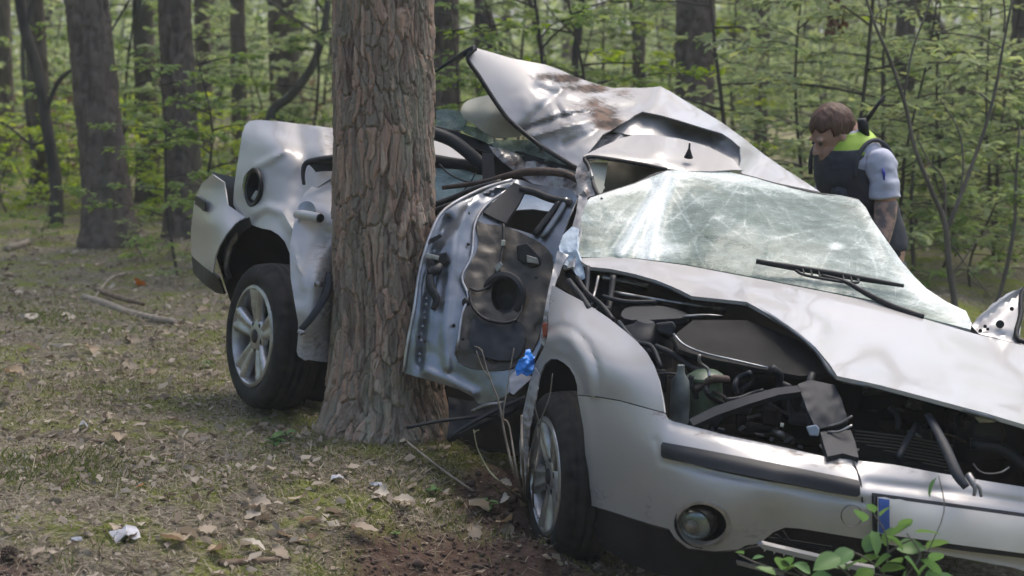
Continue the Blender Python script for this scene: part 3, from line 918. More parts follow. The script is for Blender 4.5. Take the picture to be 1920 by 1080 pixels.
# the far wood that reads as one mass
def far_wood():
    rng = np.random.default_rng(77)
    n = 34000
    d = rng.uniform(38, 60, n)
    x = rng.uniform(-0.42, 0.42, n) * d
    cl = fbm(x * 0.5, d * 0.5, 0.0, 3, 61)
    z = rng.random(n) ** 1.7 * 4.2 + cl * 0.6
    pos = np.stack([x, d, z], -1)
    dr = rng.normal(0, 1, (n, 3)); dr[:, 2] *= 0.3
    V, F = leaves_geo(pos, dr, np.tile([0, 0, 1.0], (n, 1)), rng.uniform(0.14, 0.32, n), rng, 0.6)
    link('distant_forest', new_mesh('distant_forest', V, F, False), LEAF_B, kind='stuff', label='pale green mass of distant woodland closing the view', cat='forest')
    lines = []
    for i in range(60):
        dd = rng.uniform(37, 60); xx = rng.uniform(-0.36, 0.36) * dd
        lines.append((np.array([[xx, dd, -0.3], [xx + rng.normal(0, 0.2), dd, 5], [xx + rng.normal(0, 0.3), dd, 10]]), [rng.uniform(0.08, 0.2)] * 3))
    link('distant_trunks', tubes_mesh('distant_trunks', lines, 7), BARK2, kind='stuff', label='far dim trunks inside the distant woodland', cat='forest')
far_wood()
def wood_around():
    rng = np.random.default_rng(78)
    n = 26000
    a = rng.uniform(math.radians(115), math.radians(425), n)          # all round except the view itself
    r = rng.uniform(16, 34, n)
    x, y = r * np.sin(a), 4 + r * np.cos(a)
    z = rng.random(n) ** 0.9 * np.where(y < 0, 7.5, 10.0)
    dr = rng.normal(0, 1, (n, 3)); dr[:, 2] *= 0.4
    keep = ~((y > 6) & (np.abs(x) < 0.36 * y))
    pos = np.stack([x, y, z], -1)[keep]; n = len(pos)
    V, F = leaves_geo(pos, dr[keep], np.tile([0, 0, 1.0], (n, 1)), rng.uniform(0.3, 0.8, n), rng, 0.7)
    link('distant_forest', new_mesh('wood_around', V, F, False), LEAF_A, kind='stuff', label='woodland on the other side of the road and at both sides', cat='forest')
wood_around()

# pale air between the trunks
def haze():
    x, y0, y1, z0, z1 = 470.0, -470.0, 470.0, -3.0, 18.0
    V = [(a, b, c) for c in (z0, z1) for b in (y0, y1) for a in (-x, x)]
    F = [(0, 2, 3, 1), (4, 5, 7, 6), (0, 1, 5, 4), (2, 6, 7, 3), (0, 4, 6, 2), (1, 3, 7, 5)]
    m = bpy.data.materials.new('haze'); m.use_nodes = True
    n = m.node_tree.nodes; n.clear()
    out = n.new('ShaderNodeOutputMaterial'); pv = n.new('ShaderNodeVolumePrincipled')
    pv.inputs['Color'].default_value = (0.92, 0.96, 0.90, 1)
    pv.inputs['Density'].default_value = 0.002
    m.node_tree.links.new(pv.outputs['Volume'], out.inputs['Volume'])
    link('haze', new_mesh('haze', V, F, False), m, kind='stuff', label='thin pale haze between the far trunks', cat='haze')
haze()

# ------------------------------------------------------------------ the wrecked car
CARO = Vector((0.0, 7.6, 0.0))
car = thing('wrecked_car', CARO, 'silver car torn open and bent around the thick pine trunk', 'car')

def blob(*spots):
    """dirt mask: soft spots given as x, y, rx, ry, strength"""
    def fn(co):
        m = np.zeros(len(co))
        for x, y, rx, ry, s in spots:
            m = np.maximum(m, s * np.exp(-((co[:, 0] - x) / rx) ** 2 - ((co[:, 1] - y) / ry) ** 2))
        return m
    return {'dirt': fn}

def ell(cx, cy, rx, ry, n=28, rot=0.0):
    a = np.linspace(0, 2 * math.pi, n, endpoint=False)
    x, y = rx * np.cos(a), ry * np.sin(a)
    return np.stack([cx + x * math.cos(rot) - y * math.sin(rot), cy + x * math.sin(rot) + y * math.cos(rot)], -1)

# ---- wheels: tyre with grooves, alloy with five double spokes
def wheel(origin, axis, label, spin=0.0):
    R = np.array(basis(axis))
    sp_ = Matrix.Rotation(spin, 3, 'Z')
    R = R @ np.array(sp_)
    Rt, W = 0.316, 0.105
    w = link('wheel', new_mesh('wheel_hub', place(lathe_geo([(0.0, -0.05), (0.13, -0.05), (0.13, -0.11), (0.0, -0.11)], 24)[0], origin, R), lathe_geo([(0, 0)] * 4, 24)[1]), DARK, car, label=label)
    # tyre: profile round, grooves cut in the tread
    prof = [(0.212, 0.085), (0.225, 0.098), (0.25, 0.106), (0.276, 0.105), (0.297, 0.094), (0.309, 0.078)]
    tr = []
    for x in (0.062, 0.055, 0.048, 0.022, 0.016, 0.010, -0.010, -0.016, -0.022, -0.048, -0.055, -0.062):
        tr.append((x, x in (0.055, 0.016, -0.016, -0.055)))
    for x, gr in tr:
        rr_ = Rt - 0.004 * (x / 0.06) ** 2
        prof += [(rr_ - 0.007 if gr else rr_, x)]
    prof += [(a, -b) for a, b in [(0.309, 0.078), (0.297, 0.094), (0.276, 0.105), (0.25, 0.106), (0.225, 0.098), (0.212, 0.085)]]
    seg = 144
    v, f = lathe_geo(prof, seg, True)
    v = v.reshape(len(prof), seg, 3)
    # cross cuts on the shoulders
    for i, (r, h) in enumerate(prof):
        if 0.055 < abs(h) < 0.1 and r > 0.29:
            cut = (np.arange(seg) % 4 == 0)
            v[i, cut, :2] *= (r - 0.006) / r
    v = v.reshape(-1, 3) + np.array([0, 0, -W])
    ty = link('tyre', new_mesh('tyre', place(v, origin, R), f), RUBBER, w)
    # rim: barrel and lip
    pr = [(0.206, 0.0), (0.219, -0.004), (0.223, -0.012), (0.219, -0.03), (0.203, -0.05), (0.196, -0.19), (0.186, -0.19), (0.188, -0.05), (0.197, -0.02), (0.200, -0.006)]
    v, f = lathe_geo(pr, 64, True)
    rim = link('rim', new_mesh('rim', place(v, origin, R), f), ALLOY, w)
    m = rim.modifiers.new('split', 'EDGE_SPLIT'); m.split_angle = math.radians(40)
    # spoke template: lofted double rib from hub to lip
    st = np.linspace(0.05, 0.203, 9)
    for k in range(5):
        V = []
        for r in st:
            q = (r - 0.05) / 0.153
            hw = 0.031 + 0.030 * q ** 1.3
            dep = -0.028 + 0.020 * math.sin(q * math.pi * 0.6) + (0.004 if q > 0.8 else 0)
            for s, hh in ((-1.0, -0.030), (-1.0, -0.006), (-0.72, 0.004), (-0.42, 0.003), (-0.22, -0.004 * min(1, q * 3)), (0.0, -0.006 * min(1, q * 3)), (0.22, -0.004 * min(1, q * 3)), (0.42, 0.003), (0.72, 0.004), (1.0, -0.006), (1.0, -0.030)):
                V.append((r, s * hw, dep + hh))
        nr = 11
        F = []
        for i in range(len(st) - 1):
            for j in range(nr):
                j2 = (j + 1) % nr
                F.append((i * nr + j, (i + 1) * nr + j, (i + 1) * nr + j2, i * nr + j2))
        F += [tuple(range(nr)), tuple(range((len(st) - 1) * nr, len(st) * nr))[::-1]]
        a = Matrix.Rotation(k * 2 * math.pi / 5, 3, 'Z')
        vv = np.array(V) @ np.array(a).T
        me = new_mesh('spoke', place(vv, origin, R), F)
        bm = bmesh.new(); bm.from_mesh(me); bmesh.ops.recalc_face_normals(bm, faces=bm.faces); bm.to_mesh(me); bm.free()
        o = link('spoke', me, ALLOY, w)
        m = o.modifiers.new('split', 'EDGE_SPLIT'); m.split_angle = math.radians(55)
    v, f = lathe_geo([(0.0, -0.019), (0.034, -0.019), (0.046, -0.02), (0.07, -0.024), (0.078, -0.034), (0.078, -0.07)], 40)
    link('hub', new_mesh('hub', place(v, origin, R), f), ALLOY, w)
    v, f = lathe_geo([(0.0, -0.012), (0.026, -0.013), (0.030, -0.017), (0.030, -0.03)], 28)
    link('centre_cap', new_mesh('centre_cap', place(v, origin, R), f), GREYP, w)
    for k in range(5):
        a = (k + 0.5) * 2 * math.pi / 5
        v, f = lathe_geo([(0.0, -0.021), (0.0125, -0.0215), (0.0125, -0.06)], 14)
        link('lug_hole', new_mesh('lug_hole', place(v + np.array([0.056 * math.cos(a), 0.056 * math.sin(a), 0.0]), origin, R), f), BLACKP, w)
    v, f = lathe_geo([(0.0, -0.10), (0.14, -0.10), (0.14, -0.115), (0.0, -0.115)], 32)
    link('brake_disc', new_mesh('brake_disc', place(v, origin, R), f), STEEL, w)
    return w

AX_R = Vector((-0.855, -0.50, 0.10))
wheel(P(470, 630, 8.05), AX_R, 'alloy wheel standing left of the pine trunk', spin=0.35)
AX_F = Vector((-0.97, -0.235, 0.03))
wheel(P(1019, 893, 6.96), AX_F, 'alloy wheel half sunk in the churned earth, tread facing out', spin=0.9)

# ---- rear end
QUARTER = TPS([(473, 225, 8.52), (560, 232, 8.36), (640, 243, 8.26), (448, 290, 8.42), (437, 383, 8.36), (470, 340, 8.22), (520, 330, 8.11), (600, 300, 8.06), (473, 420, 8.17), (507, 432, 7.99), (545, 485, 7.86), (522, 395, 8.03), (570, 330, 8.05), (640, 320, 8.02), (455, 250, 8.46), (520, 265, 8.2)])
qp = sheet('quarter_panel', [(468, 227), (480, 225), (520, 227), (560, 232), (600, 237), (645, 243), (645, 334), (618, 336), (594, 352), (578, 370), (564, 396), (555, 440), (550, 490), (541, 470), (534, 453), (522, 440), (507, 431), (490, 428), (473, 422), (462, 411), (445, 397), (437, 383), (439, 350), (443, 320), (448, 290), (454, 250), (460, 234)],
      QUARTER, PAINT, car, step=6, thick=0.006, holes=[ell(474, 351, 20, 34)],
      ridges=[([(480, 312), (505, 300), (532, 284)], 7, -0.022), ([(478, 399), (500, 388), (530, 398), (548, 430)], 9, -0.030), ([(560, 240), (575, 300), (560, 370)], 16, 0.03), ([(600, 245), (612, 300)], 12, -0.02), ([(500, 240), (560, 262), (620, 262)], 12, 0.015)],
      crumple=(0.008, 45), seed=4, label='silver rear quarter with open fuel filler hole', attrs=blob((620, 280, 20, 40, 0.3)))
fo = P(474, 351, 8.205)
fax = Vector((-0.86, -0.50, 0.12))
lathe('filler_ring', [(0.080, 0.006), (0.086, 0.004), (0.086, -0.008), (0.070, -0.014), (0.068, 0.0)], fo, fax, BLACKP, qp, 40, True)
lathe('filler_bowl', [(0.074, -0.002), (0.066, -0.05), (0.05, -0.062), (0.0, -0.064)], fo, fax, BLACKP, qp, 36)
lathe('fuel_cap', [(0.0, -0.008), (0.018, -0.010), (0.022, -0.02), (0.022, -0.062)], fo + Vector((0.016, 0, -0.024)), fax, GREYP, qp, 20)
block('filler_flap', [(470, 372), (480, 356), (486, 360), (476, 377)], 8.17, 8.18, STEEL, qp, 0.002)

bmp = sheet('bumper', [(398, 327), (420, 342), (427, 384), (460, 407), (441, 419), (424, 439), (411, 461), (404, 480), (399, 512), (380, 498), (359, 479), (358, 433), (364, 378), (378, 344)],
      [(459, 407, 8.24), (399, 511, 8.34), (404, 478, 8.30), (398, 327, 8.52), (379, 344, 8.72), (359, 433, 8.95), (359, 478, 8.95), (420, 342, 8.42), (390, 420, 8.45), (424, 400, 8.30)], PAINT, car, step=6, thick=0.006, label='silver rear bumper pulled away from the body', attrs=blob((400, 505, 30, 20, 0.25)))
sheet('bumper_skirt', [(359, 479), (380, 498), (399, 512), (409, 521), (421, 552), (405, 549), (380, 531), (362, 512)], [(359, 479, 8.95), (399, 512, 8.34), (421, 552, 8.40), (380, 531, 8.6), (362, 512, 8.9)], GREYP, bmp, step=6, thick=0.01)
sheet('side_reflector', [(366, 367), (384, 378), (384, 396), (365, 383)], [(366, 367, 8.76), (384, 378, 8.50), (384, 396, 8.50), (365, 383, 8.78)], GREYP, bmp, step=5, thick=0.008)
sheet('lamp_well', [(396, 322), (440, 332), (446, 380), (470, 412), (440, 425), (424, 395), (414, 345)], [(396, 322, 8.75), (440, 332, 8.55), (470, 412, 8.35), (440, 425, 8.4), (414, 345, 8.6), (430, 380, 8.5)], GREYP, car, step=8, thick=0.01, label='dark empty well of the missing tail lamp')
# wheel housing behind the rear wheel
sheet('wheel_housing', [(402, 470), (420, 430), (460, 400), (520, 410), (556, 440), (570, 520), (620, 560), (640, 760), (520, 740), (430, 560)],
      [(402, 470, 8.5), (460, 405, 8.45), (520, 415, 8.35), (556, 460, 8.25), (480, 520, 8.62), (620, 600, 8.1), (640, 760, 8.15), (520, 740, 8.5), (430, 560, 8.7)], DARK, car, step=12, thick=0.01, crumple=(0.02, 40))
tube('torn_bracket', [P(455, 412, 8.24), P(446, 440, 8.3), P(432, 462, 8.33), P(424, 500, 8.35), P(430, 520, 8.4)], 0.012, STEEL, car)
sheet('torn_liner', [(440, 418), (466, 408), (470, 424), (452, 438), (436, 470), (416, 490), (424, 450)], [(440, 418, 8.25), (470, 420, 8.15), (416, 490, 8.34), (440, 460, 8.32)], GREYP, car, step=6, thick=0.006, crumple=(0.015, 20))

# crushed rear door on the trunk
rd = sheet('door', [(645, 326), (615, 329), (590, 345), (571, 362), (556, 392), (547, 440), (543, 467), (545, 522), (552, 565), (559, 605), (559, 622), (557, 658), (560, 668), (568, 673), (601, 678), (645, 682)],
      [(556, 392, 7.94), (543, 467, 7.80), (545, 522, 7.72), (559, 610, 7.66), (560, 668, 7.66), (590, 345, 8.02), (615, 335, 8.02), (590, 420, 7.82), (590, 520, 7.66), (585, 600, 7.64), (600, 670, 7.72), (618, 400, 7.80), (618, 520, 7.74), (618, 620, 7.76), (645, 360, 7.92), (645, 520, 7.84), (645, 680, 7.84)],
      PAINT, car, step=6, thick=0.008, ridges=[([(548, 455), (556, 492), (566, 512), (570, 540)], 4, -0.010), ([(560, 560), (590, 470), (612, 440)], 12, 0.018), ([(575, 625), (600, 600), (618, 575)], 10, -0.014)], crumple=(0.006, 40), seed=9, label='crushed rear door pressed against the pine',
      attrs=blob((605, 500, 22, 70, 0.30), (590, 645, 40, 35, 0.34), (612, 580, 14, 60, 0.4)))
hd = [P(557, 402, 7.885), P(568, 403, 7.81), P(585, 406, 7.755), P(600, 409, 7.72)]
tube('handle', hd, [0.018, 0.021, 0.021, 0.021], PAINT, rd, seg=12, sm=4)
lathe('handle_end', [(0.0, 0.004), (0.017, 0.003), (0.018, -0.006)], P(601, 409, 7.715), Vector(hd[3]) - Vector(hd[2]), BLACKP, rd, 16)
sheet('handle_dish', ell(575, 392, 16, 15, 20), [(559, 392, 7.868), (591, 392, 7.79), (575, 377, 7.86), (575, 407, 7.80), (575, 392, 7.835)], INNER, rd, step=5, thick=0.004)
tube('rub_strip', [P(619, 512, 7.70), P(613, 545, 7.66), P(600, 572, 7.62), (P(582, 598, 7.61)), P(564, 618, 7.62)], [0.018, 0.018, 0.017, 0.016, 0.014], GREYP, rd, seg=10, flat=0.5)
tube('strip_clip', [P(593, 533, 7.60), P(604, 532, 7.63)], 0.013, STEEL, rd, seg=10)
tube('strip_end', [P(572, 624, 7.60), P(560, 621, 7.61), P(566, 627, 7.60)], 0.008, STEEL, rd, seg=6)
tube('window_seal', [P(640, 296, 7.98), P(600, 300, 7.98), P(574, 306, 7.99), P(568, 326, 7.98), P(570, 346, 7.97)], [0.018, 0.016, 0.012, 0.009, 0.007], BLACKP, car, seg=8)
sheet('seal_flap', [(578, 306), (600, 298), (645, 296), (645, 322), (612, 320), (592, 322)], [(578, 306, 7.985), (645, 296, 7.99), (645, 322, 7.98), (592, 322, 7.985)], BLACKP, car, step=6, thick=0.01, crumple=(0.01, 18))
tube('brake_hose', [P(572, 690, 8.05), P(570, 730, 8.03), P(571, 760, 8.05)], 0.006, GREYP, car)
# floor pan and sill, dark under the body
def under(name, pts, zt, zb, mat=DARK, label=None):
    n = len(pts)
    V = [(x, y, zt) for x, y in pts] + [(x, y, zb) for x, y in pts]
    F = [tuple(range(n)), tuple(range(2 * n - 1, n - 1, -1))] + [(i, n + i, n + (i + 1) % n, (i + 1) % n) for i in range(n)]
    me = new_mesh(name, V, F, False)
    bm = bmesh.new(); bm.from_mesh(me); bmesh.ops.recalc_face_normals(bm, faces=bm.faces); bm.to_mesh(me); bm.free()
    return link(name, me, mat, car, label=label)
under('floor_pan', [(-1.0, 8.25), (-0.45, 8.15), (-0.15, 7.9), (0.2, 7.35), (0.5, 6.75), (0.75, 6.2), (1.9, 6.35), (2.0, 7.2), (1.7, 8.2), (0.6, 9.4), (-0.6, 9.6)], 0.16, 0.06)
# rear body beyond the trunk: deck, far side, dark cabin
sheet('rear_deck', [(480, 226), (560, 232), (645, 243), (700, 250), (860, 262), (900, 300), (830, 300), (640, 300)], [(480, 226, 8.6), (645, 243, 8.45), (860, 262, 8.9), (900, 300, 8.8), (640, 300, 8.3), (830, 300, 8.6)], PAINT, car, step=14, thick=0.006, crumple=(0.02, 50))
sheet('cabin_shade_sheet', [(640, 262), (826, 262), (960, 262), (1100, 300), (1100, 520), (1060, 700), (900, 800), (640, 760)], [(640, 262, 8.6), (826, 262, 8.95), (1100, 300, 8.8), (1100, 520, 8.6), (1060, 700, 8.1), (900, 800, 8.15), (640, 760, 8.3), (900, 500, 8.8)], DARK, car, step=22, thick=0.01)  # added dark sheet standing in for the shaded cabin interior
lft = [(0.9, 8.75), (1.75, 8.35), (2.12, 7.55)]
V = []
for x, y in lft:
    for zz in (0.12, 0.35, 0.55, 0.62):
        V.append((x - (0.08 if zz > 0.6 else 0), y, zz - 0.25))
F = [(i * 4 + j, (i + 1) * 4 + j, (i + 1) * 4 + j + 1, i * 4 + j + 1) for i in range(2) for j in range(3)]
o = link('far_side_panel', new_mesh('far_side_panel', V, F), PAINT, car); m = o.modifiers.new('s', 'SOLIDIFY'); m.thickness = 0.03

# ---- clutter between trunk and windscreen
GLASS = None
def glass_mat(name, tint, crack_scale=90.0, opac=0.75):
    m = bpy.data.materials.new(name); m.use_nodes = True
    nt = m.node_tree; n = nt.nodes; L = nt.links; b = n['Principled BSDF']; out = n['Material Output']
    tc = n.new('ShaderNodeTexCoord')
    vo = n.new('ShaderNodeTexVoronoi'); vo.feature = 'DISTANCE_TO_EDGE'; vo.inputs['Scale'].default_value = crack_scale
    L.new(tc.outputs['Object'], vo.inputs['Vector'])
    vc = n.new('ShaderNodeTexVoronoi'); vc.inputs['Scale'].default_value = crack_scale
    L.new(tc.outputs['Object'], vc.inputs['Vector'])
    big = n.new('ShaderNodeTexNoise'); big.inputs['Scale'].default_value = 3.2; big.inputs['Detail'].default_value = 7; big.inputs['Roughness'].default_value = 0.7
    mp = n.new('ShaderNodeMapping'); mp.inputs['Scale'].default_value = (0.7, 1.2, 2.6); mp.inputs['Rotation'].default_value = (0.2, 0.45, 0.3)
    L.new(tc.outputs['Object'], mp.inputs['Vector']); L.new(mp.outputs['Vector'], big.inputs['Vector'])
    at = n.new('ShaderNodeAttribute'); at.attribute_name = 'frost'
    ad = n.new('ShaderNodeMath'); ad.operation = 'ADD'; L.new(big.outputs['Fac'], ad.inputs[0]); L.new(at.outputs['Fac'], ad.inputs[1])
    cr = n.new('ShaderNodeValToRGB'); e = cr.color_ramp.elements
    e[0].position = 0.22; e[0].color = (*[c * 0.42 for c in tint], 1); e[1].position = 0.95; e[1].color = (0.78, 0.84, 0.82, 1)
    k = e.new(0.55); k.color = (*tint, 1)
    L.new(ad.outputs[0], cr.inputs['Fac'])
    # crumbs: each fragment a little lighter or darker
    hsv = n.new('ShaderNodeHueSaturation')
    mr = n.new('ShaderNodeMapRange'); mr.inputs['To Min'].default_value = 0.8; mr.inputs['To Max'].default_value = 1.12
    sx = n.new('ShaderNodeSeparateColor'); L.new(vc.outputs['Color'], sx.inputs['Color']); L.new(sx.outputs[0], mr.inputs['Value']); L.new(mr.outputs['Result'], hsv.inputs['Value'])
    L.new(cr.outputs['Color'], hsv.inputs['Color']); L.new(hsv.outputs['Color'], b.inputs['Base Color'])
    ck = n.new('ShaderNodeTexVoronoi'); ck.feature = 'DISTANCE_TO_EDGE'; ck.inputs['Scale'].default_value = 13.0
    wp = n.new('ShaderNodeTexNoise'); wp.inputs['Scale'].default_value = 3.0
    va = n.new('ShaderNodeVectorMath'); va.operation = 'MULTIPLY_ADD'; va.inputs[1].default_value = (0.25, 0.25, 0.25)
    L.new(tc.outputs['Object'], wp.inputs['Vector']); L.new(wp.outputs['Color'], va.inputs[0]); L.new(tc.outputs['Object'], va.inputs[2])
    mc = n.new('ShaderNodeMapping'); mc.inputs['Scale'].default_value = (0.5, 1.2, 2.6); mc.inputs['Rotation'].default_value = (0, 0.6, 0.4)
    L.new(va.outputs['Vector'], mc.inputs['Vector']); L.new(mc.outputs['Vector'], ck.inputs['Vector'])
    lm = n.new('ShaderNodeMapRange'); lm.inputs['From Min'].default_value = 0.0; lm.inputs['From Max'].default_value = 0.022; lm.inputs['To Min'].default_value = 0.10; lm.inputs['To Max'].default_value = 0.0
    L.new(ck.outputs['Distance'], lm.inputs['Value'])
    ad2 = n.new('ShaderNodeMath'); ad2.operation = 'ADD'; L.new(ad.outputs[0], ad2.inputs[0]); L.new(lm.outputs['Result'], ad2.inputs[1])
    L.new(ad2.outputs[0], cr.inputs['Fac'])
    b.inputs['Roughness'].default_value = 0.30
    b.inputs['Coat Weight'].default_value = 0.12
    b.inputs['Coat Roughness'].default_value = 0.2
    bp = n.new('ShaderNodeBump'); bp.inputs['Strength'].default_value = 0.35; bp.inputs['Distance'].default_value = 0.004
    mh = n.new('ShaderNodeMapRange'); mh.inputs['From Max'].default_value = 0.12; L.new(vo.outputs['Distance'], mh.inputs['Value'])
    mm = n.new('ShaderNodeMath'); mm.operation = 'MULTIPLY_ADD'; mm.inputs[1].default_value = 0.8
    L.new(sx.outputs[1], mm.inputs[0]); L.new(mh.outputs['Result'], mm.inputs[2])
    L.new(mm.outputs[0], bp.inputs['Height']); L.new(bp.outputs['Normal'], b.inputs['Normal'])
    tr = n.new('ShaderNodeBsdfTransparent'); tr.inputs['Color'].default_value = (0.75, 0.88, 0.84, 1)
    ms = n.new('ShaderNodeMixShader')
    al = n.new('ShaderNodeMapRange'); al.inputs['From Min'].default_value = 0.35; al.inputs['From Max'].default_value = 0.7; al.inputs['To Min'].default_value = opac - 0.25; al.inputs['To Max'].default_value = min(1.0, opac + 0.2)
    L.new(ad2.outputs[0], al.inputs['Value']); L.new(al.outputs['Result'], ms.inputs['Fac'])
    L.new(tr.outputs['BSDF'], ms.inputs[1]); L.new(b.outputs['BSDF'], ms.inputs[2]); L.new(ms.outputs['Shader'], out.inputs['Surface'])
    return m
GLASS = glass_mat('shattered_glass', (0.205, 0.275, 0.255), 150.0, 0.72)
GLASS2 = glass_mat('blue_tinted_glass', (0.22, 0.34, 0.36), 20, 0.85)

sheet('headliner', [(865, 205), (872, 192), (890, 184), (923, 180), (950, 205), (978, 252), (955, 258), (931, 259), (905, 246), (888, 232), (870, 222)],
      [(865, 205, 8.45), (890, 184, 8.5), (923, 180, 8.4), (978, 252, 8.3), (931, 259, 8.35), (888, 232, 8.42), (915, 215, 8.32)], CREAM, car, step=6, thick=0.012, round_=3, label='torn cream headliner bulging below the roof corner')
sheet('rear_window', [(818, 206), (836, 204), (862, 208), (876, 226), (868, 245), (842, 242), (818, 236)], [(818, 206, 8.6), (862, 208, 8.5), (868, 245, 8.45), (818, 236, 8.55)], GLASS, car, step=6, thick=0.005, crumple=(0.015, 20))
sheet('torn_seal_strip', [(812, 238), (860, 248), (930, 272), (1000, 292), (1085, 318), (1085, 332), (1000, 312), (930, 292), (860, 268), (812, 256)], [(812, 238, 8.50), (812, 256, 8.48), (870, 252, 8.46), (870, 270, 8.45), (930, 272, 8.42), (930, 292, 8.40), (1000, 292, 8.26), (1000, 312, 8.25), (1085, 318, 8.05), (1085, 332, 8.04)], SLATE, car, step=7, thick=0.02, crumple=(0.02, 25))
sheet('glass_shards', [(860, 232), (895, 240), (930, 262), (990, 262), (1040, 285), (1078, 312), (1010, 300), (950, 286), (900, 262), (868, 248)], [(860, 232, 8.46), (930, 262, 8.4), (1040, 285, 8.2), (1078, 312, 8.05), (950, 286, 8.36)], glass_mat('green_glass', (0.20, 0.27, 0.22), 60, 0.85), car, step=6, thick=0.006, crumple=(0.02, 16))
sheet('pillar_sheet', [(917, 274), (948, 280), (985, 296), (1040, 312), (1083, 322), (1092, 350), (1085, 368), (1048, 352), (1000, 345), (965, 322), (930, 292)],
      [(917, 274, 8.36), (985, 296, 8.3), (1083, 322, 8.0), (1085, 368, 7.9), (1000, 345, 8.12), (965, 322, 8.2)], PAINT, car, step=5, thick=0.005, crumple=(0.035, 17), seed=21, label='crumpled silver pillar metal behind the torn door', attrs=blob((965, 305, 25, 14, 0.6), (1070, 340, 30, 22, 0.45), (1010, 330, 30, 12, 0.5)))
tube('roof_rail', [P(800, 246, 8.45), P(845, 262, 8.44), P(880, 288, 8.4), P(910, 316, 8.36)], 0.030, SLATE, car, seg=12)
tube('roof_rail', [P(800, 298, 8.52), P(860, 308, 8.5), P(910, 312, 8.45)], 0.028, BLACKP, car, seg=10)
sheet('seat_belt', [(904, 286), (925, 288), (929, 345), (932, 352), (905, 352)], [(904, 286, 8.22), (925, 288, 8.2), (932, 352, 8.1), (905, 352, 8.12)], BLACKP, car, step=8, thick=0.004)
tube('bent_bar', [P(830, 352, 8.2), P(905, 342, 8.12), P(945, 332, 8.02), P(985, 323, 7.95), P(1030, 322, 7.9), P(1066, 328, 7.86), P(1094, 345, 7.84)], [0.010, 0.013, 0.016, 0.018, 0.018, 0.016, 0.014], RUST, car, seg=10, label='rusty bent bar arching over the torn door')
tube('dangling_wire', [P(824, 308, 8.3), P(845, 328, 8.28), P(880, 342, 8.25), P(905, 341, 8.2)], 0.004, BLACKP, car)
tube('dangling_wire', [P(893, 322, 8.3), P(880, 345, 8.28), P(860, 366, 8.26)], 0.003, BLACKP, car)
sheet('side_window', [(815, 315), (870, 318), (908, 330), (908, 352), (870, 362), (830, 376), (815, 380)], [(815, 315, 8.5), (908, 330, 8.42), (870, 362, 8.3), (815, 380, 8.32)], GLASS2, car, step=8, thick=0.006, crumple=(0.01, 30))
tube('window_rail', [P(812, 386, 8.0), P(850, 372, 7.98), P(890, 356, 7.95), P(940, 342, 7.92)], 0.016, BLACKP, car)
tube('window_rail', [P(812, 396, 7.9), P(850, 382, 7.88), P(900, 358, 7.86)], 0.012, BLACKP, car)

# ---- the torn front door seen from its inside
DOOR = TPS([(962, 337, 7.74), (832, 393, 7.60), (809, 434, 7.54), (786, 504, 7.48), (765, 640, 7.42), (757, 698, 7.42), (809, 714, 7.38), (874, 735, 7.36), (897, 756, 7.36), (999, 346, 7.70), (1073, 358, 7.60), (1083, 374, 7.58), (1046, 476, 7.48), (1041, 513, 7.46), (1020, 633, 7.36), (948, 740, 7.32), (910, 520, 7.50), (850, 560, 7.44)])
door = sheet('door', [(962, 336), (980, 338), (1000, 346), (1040, 350), (1073, 357), (1083, 370), (1072, 396), (1056, 440), (1046, 476), (1042, 513), (1030, 560), (1020, 633), (1000, 680), (970, 722), (948, 742), (920, 756), (897, 757), (886, 744), (860, 730), (809, 714), (780, 706), (757, 699), (762, 655), (770, 615), (776, 578), (781, 540), (787, 504), (797, 466), (808, 434), (818, 412), (834, 391), (866, 372), (900, 356), (932, 343)],
      DOOR, INNER, car, step=6, thick=0.010, holes=[[(976, 362), (985, 353), (1010, 362), (1048, 380), (1030, 408), (1000, 440), (975, 432), (945, 424)], ell(946, 553, 26, 36)],
      ridges=[([(840, 410), (815, 470), (800, 560), (790, 640), (786, 690)], 7, 0.030), ([(875, 395), (852, 450), (842, 540), (834, 620), (838, 690)], 9, -0.020), ([(786, 690), (840, 712), (890, 738)], 8, -0.016), ([(880, 385), (930, 352), (965, 346)], 7, -0.02), ([(900, 372), (940, 358)], 5, 0.02)],
      crumple=(0.006, 40), seed=13, label='torn front door leaning on the pine, inner side showing')
sheet('door_membrane', [(893, 416), (910, 420), (944, 424), (985, 440), (1022, 462), (1036, 490), (1030, 540), (1018, 600), (1000, 655), (960, 690), (910, 694), (870, 686), (853, 664), (860, 625), (868, 590), (878, 560), (870, 525), (884, 490), (897, 460)],
      TPS(np.c_[DOOR.c * 100, DOOR(DOOR.c[:, 0] * 100, DOOR.c[:, 1] * 100) - 0.014]), MEMBR, door, step=6, thick=0.008, holes=[ell(946, 553, 25, 35)], round_=3, crumple=(0.012, 24), seed=3)
sheet('window_glass', [(962, 352), (1000, 350), (1060, 370), (1040, 398), (1000, 392), (955, 394)], [(962, 352, 7.98), (1060, 370, 7.85), (1000, 392, 7.85), (955, 394, 7.9)], CLOTHW, door, step=7, thick=0.005, crumple=(0.012, 25))
DD = lambda x, y, o=0.0: P(x, y, float(DOOR(x, y)[0]) - o)
dn = (DD(900, 560) - DD(980, 560)).cross(DD(946, 520) - DD(946, 600)).normalized()
if dn.y > 0: dn = -dn
lathe('speaker_ring', [(0.064, 0.016), (0.078, 0.024), (0.092, 0.016), (0.094, 0.0), (0.064, 0.0)], DD(946, 553, 0.012), Vector((-0.42, -0.9, 0.1)), GREYP, door, 40, True)
lathe('speaker_well', [(0.070, 0.0), (0.062, -0.05), (0.0, -0.06)], DD(946, 553, 0.012), Vector((-0.42, -0.9, 0.1)), BLACKP, door, 32)
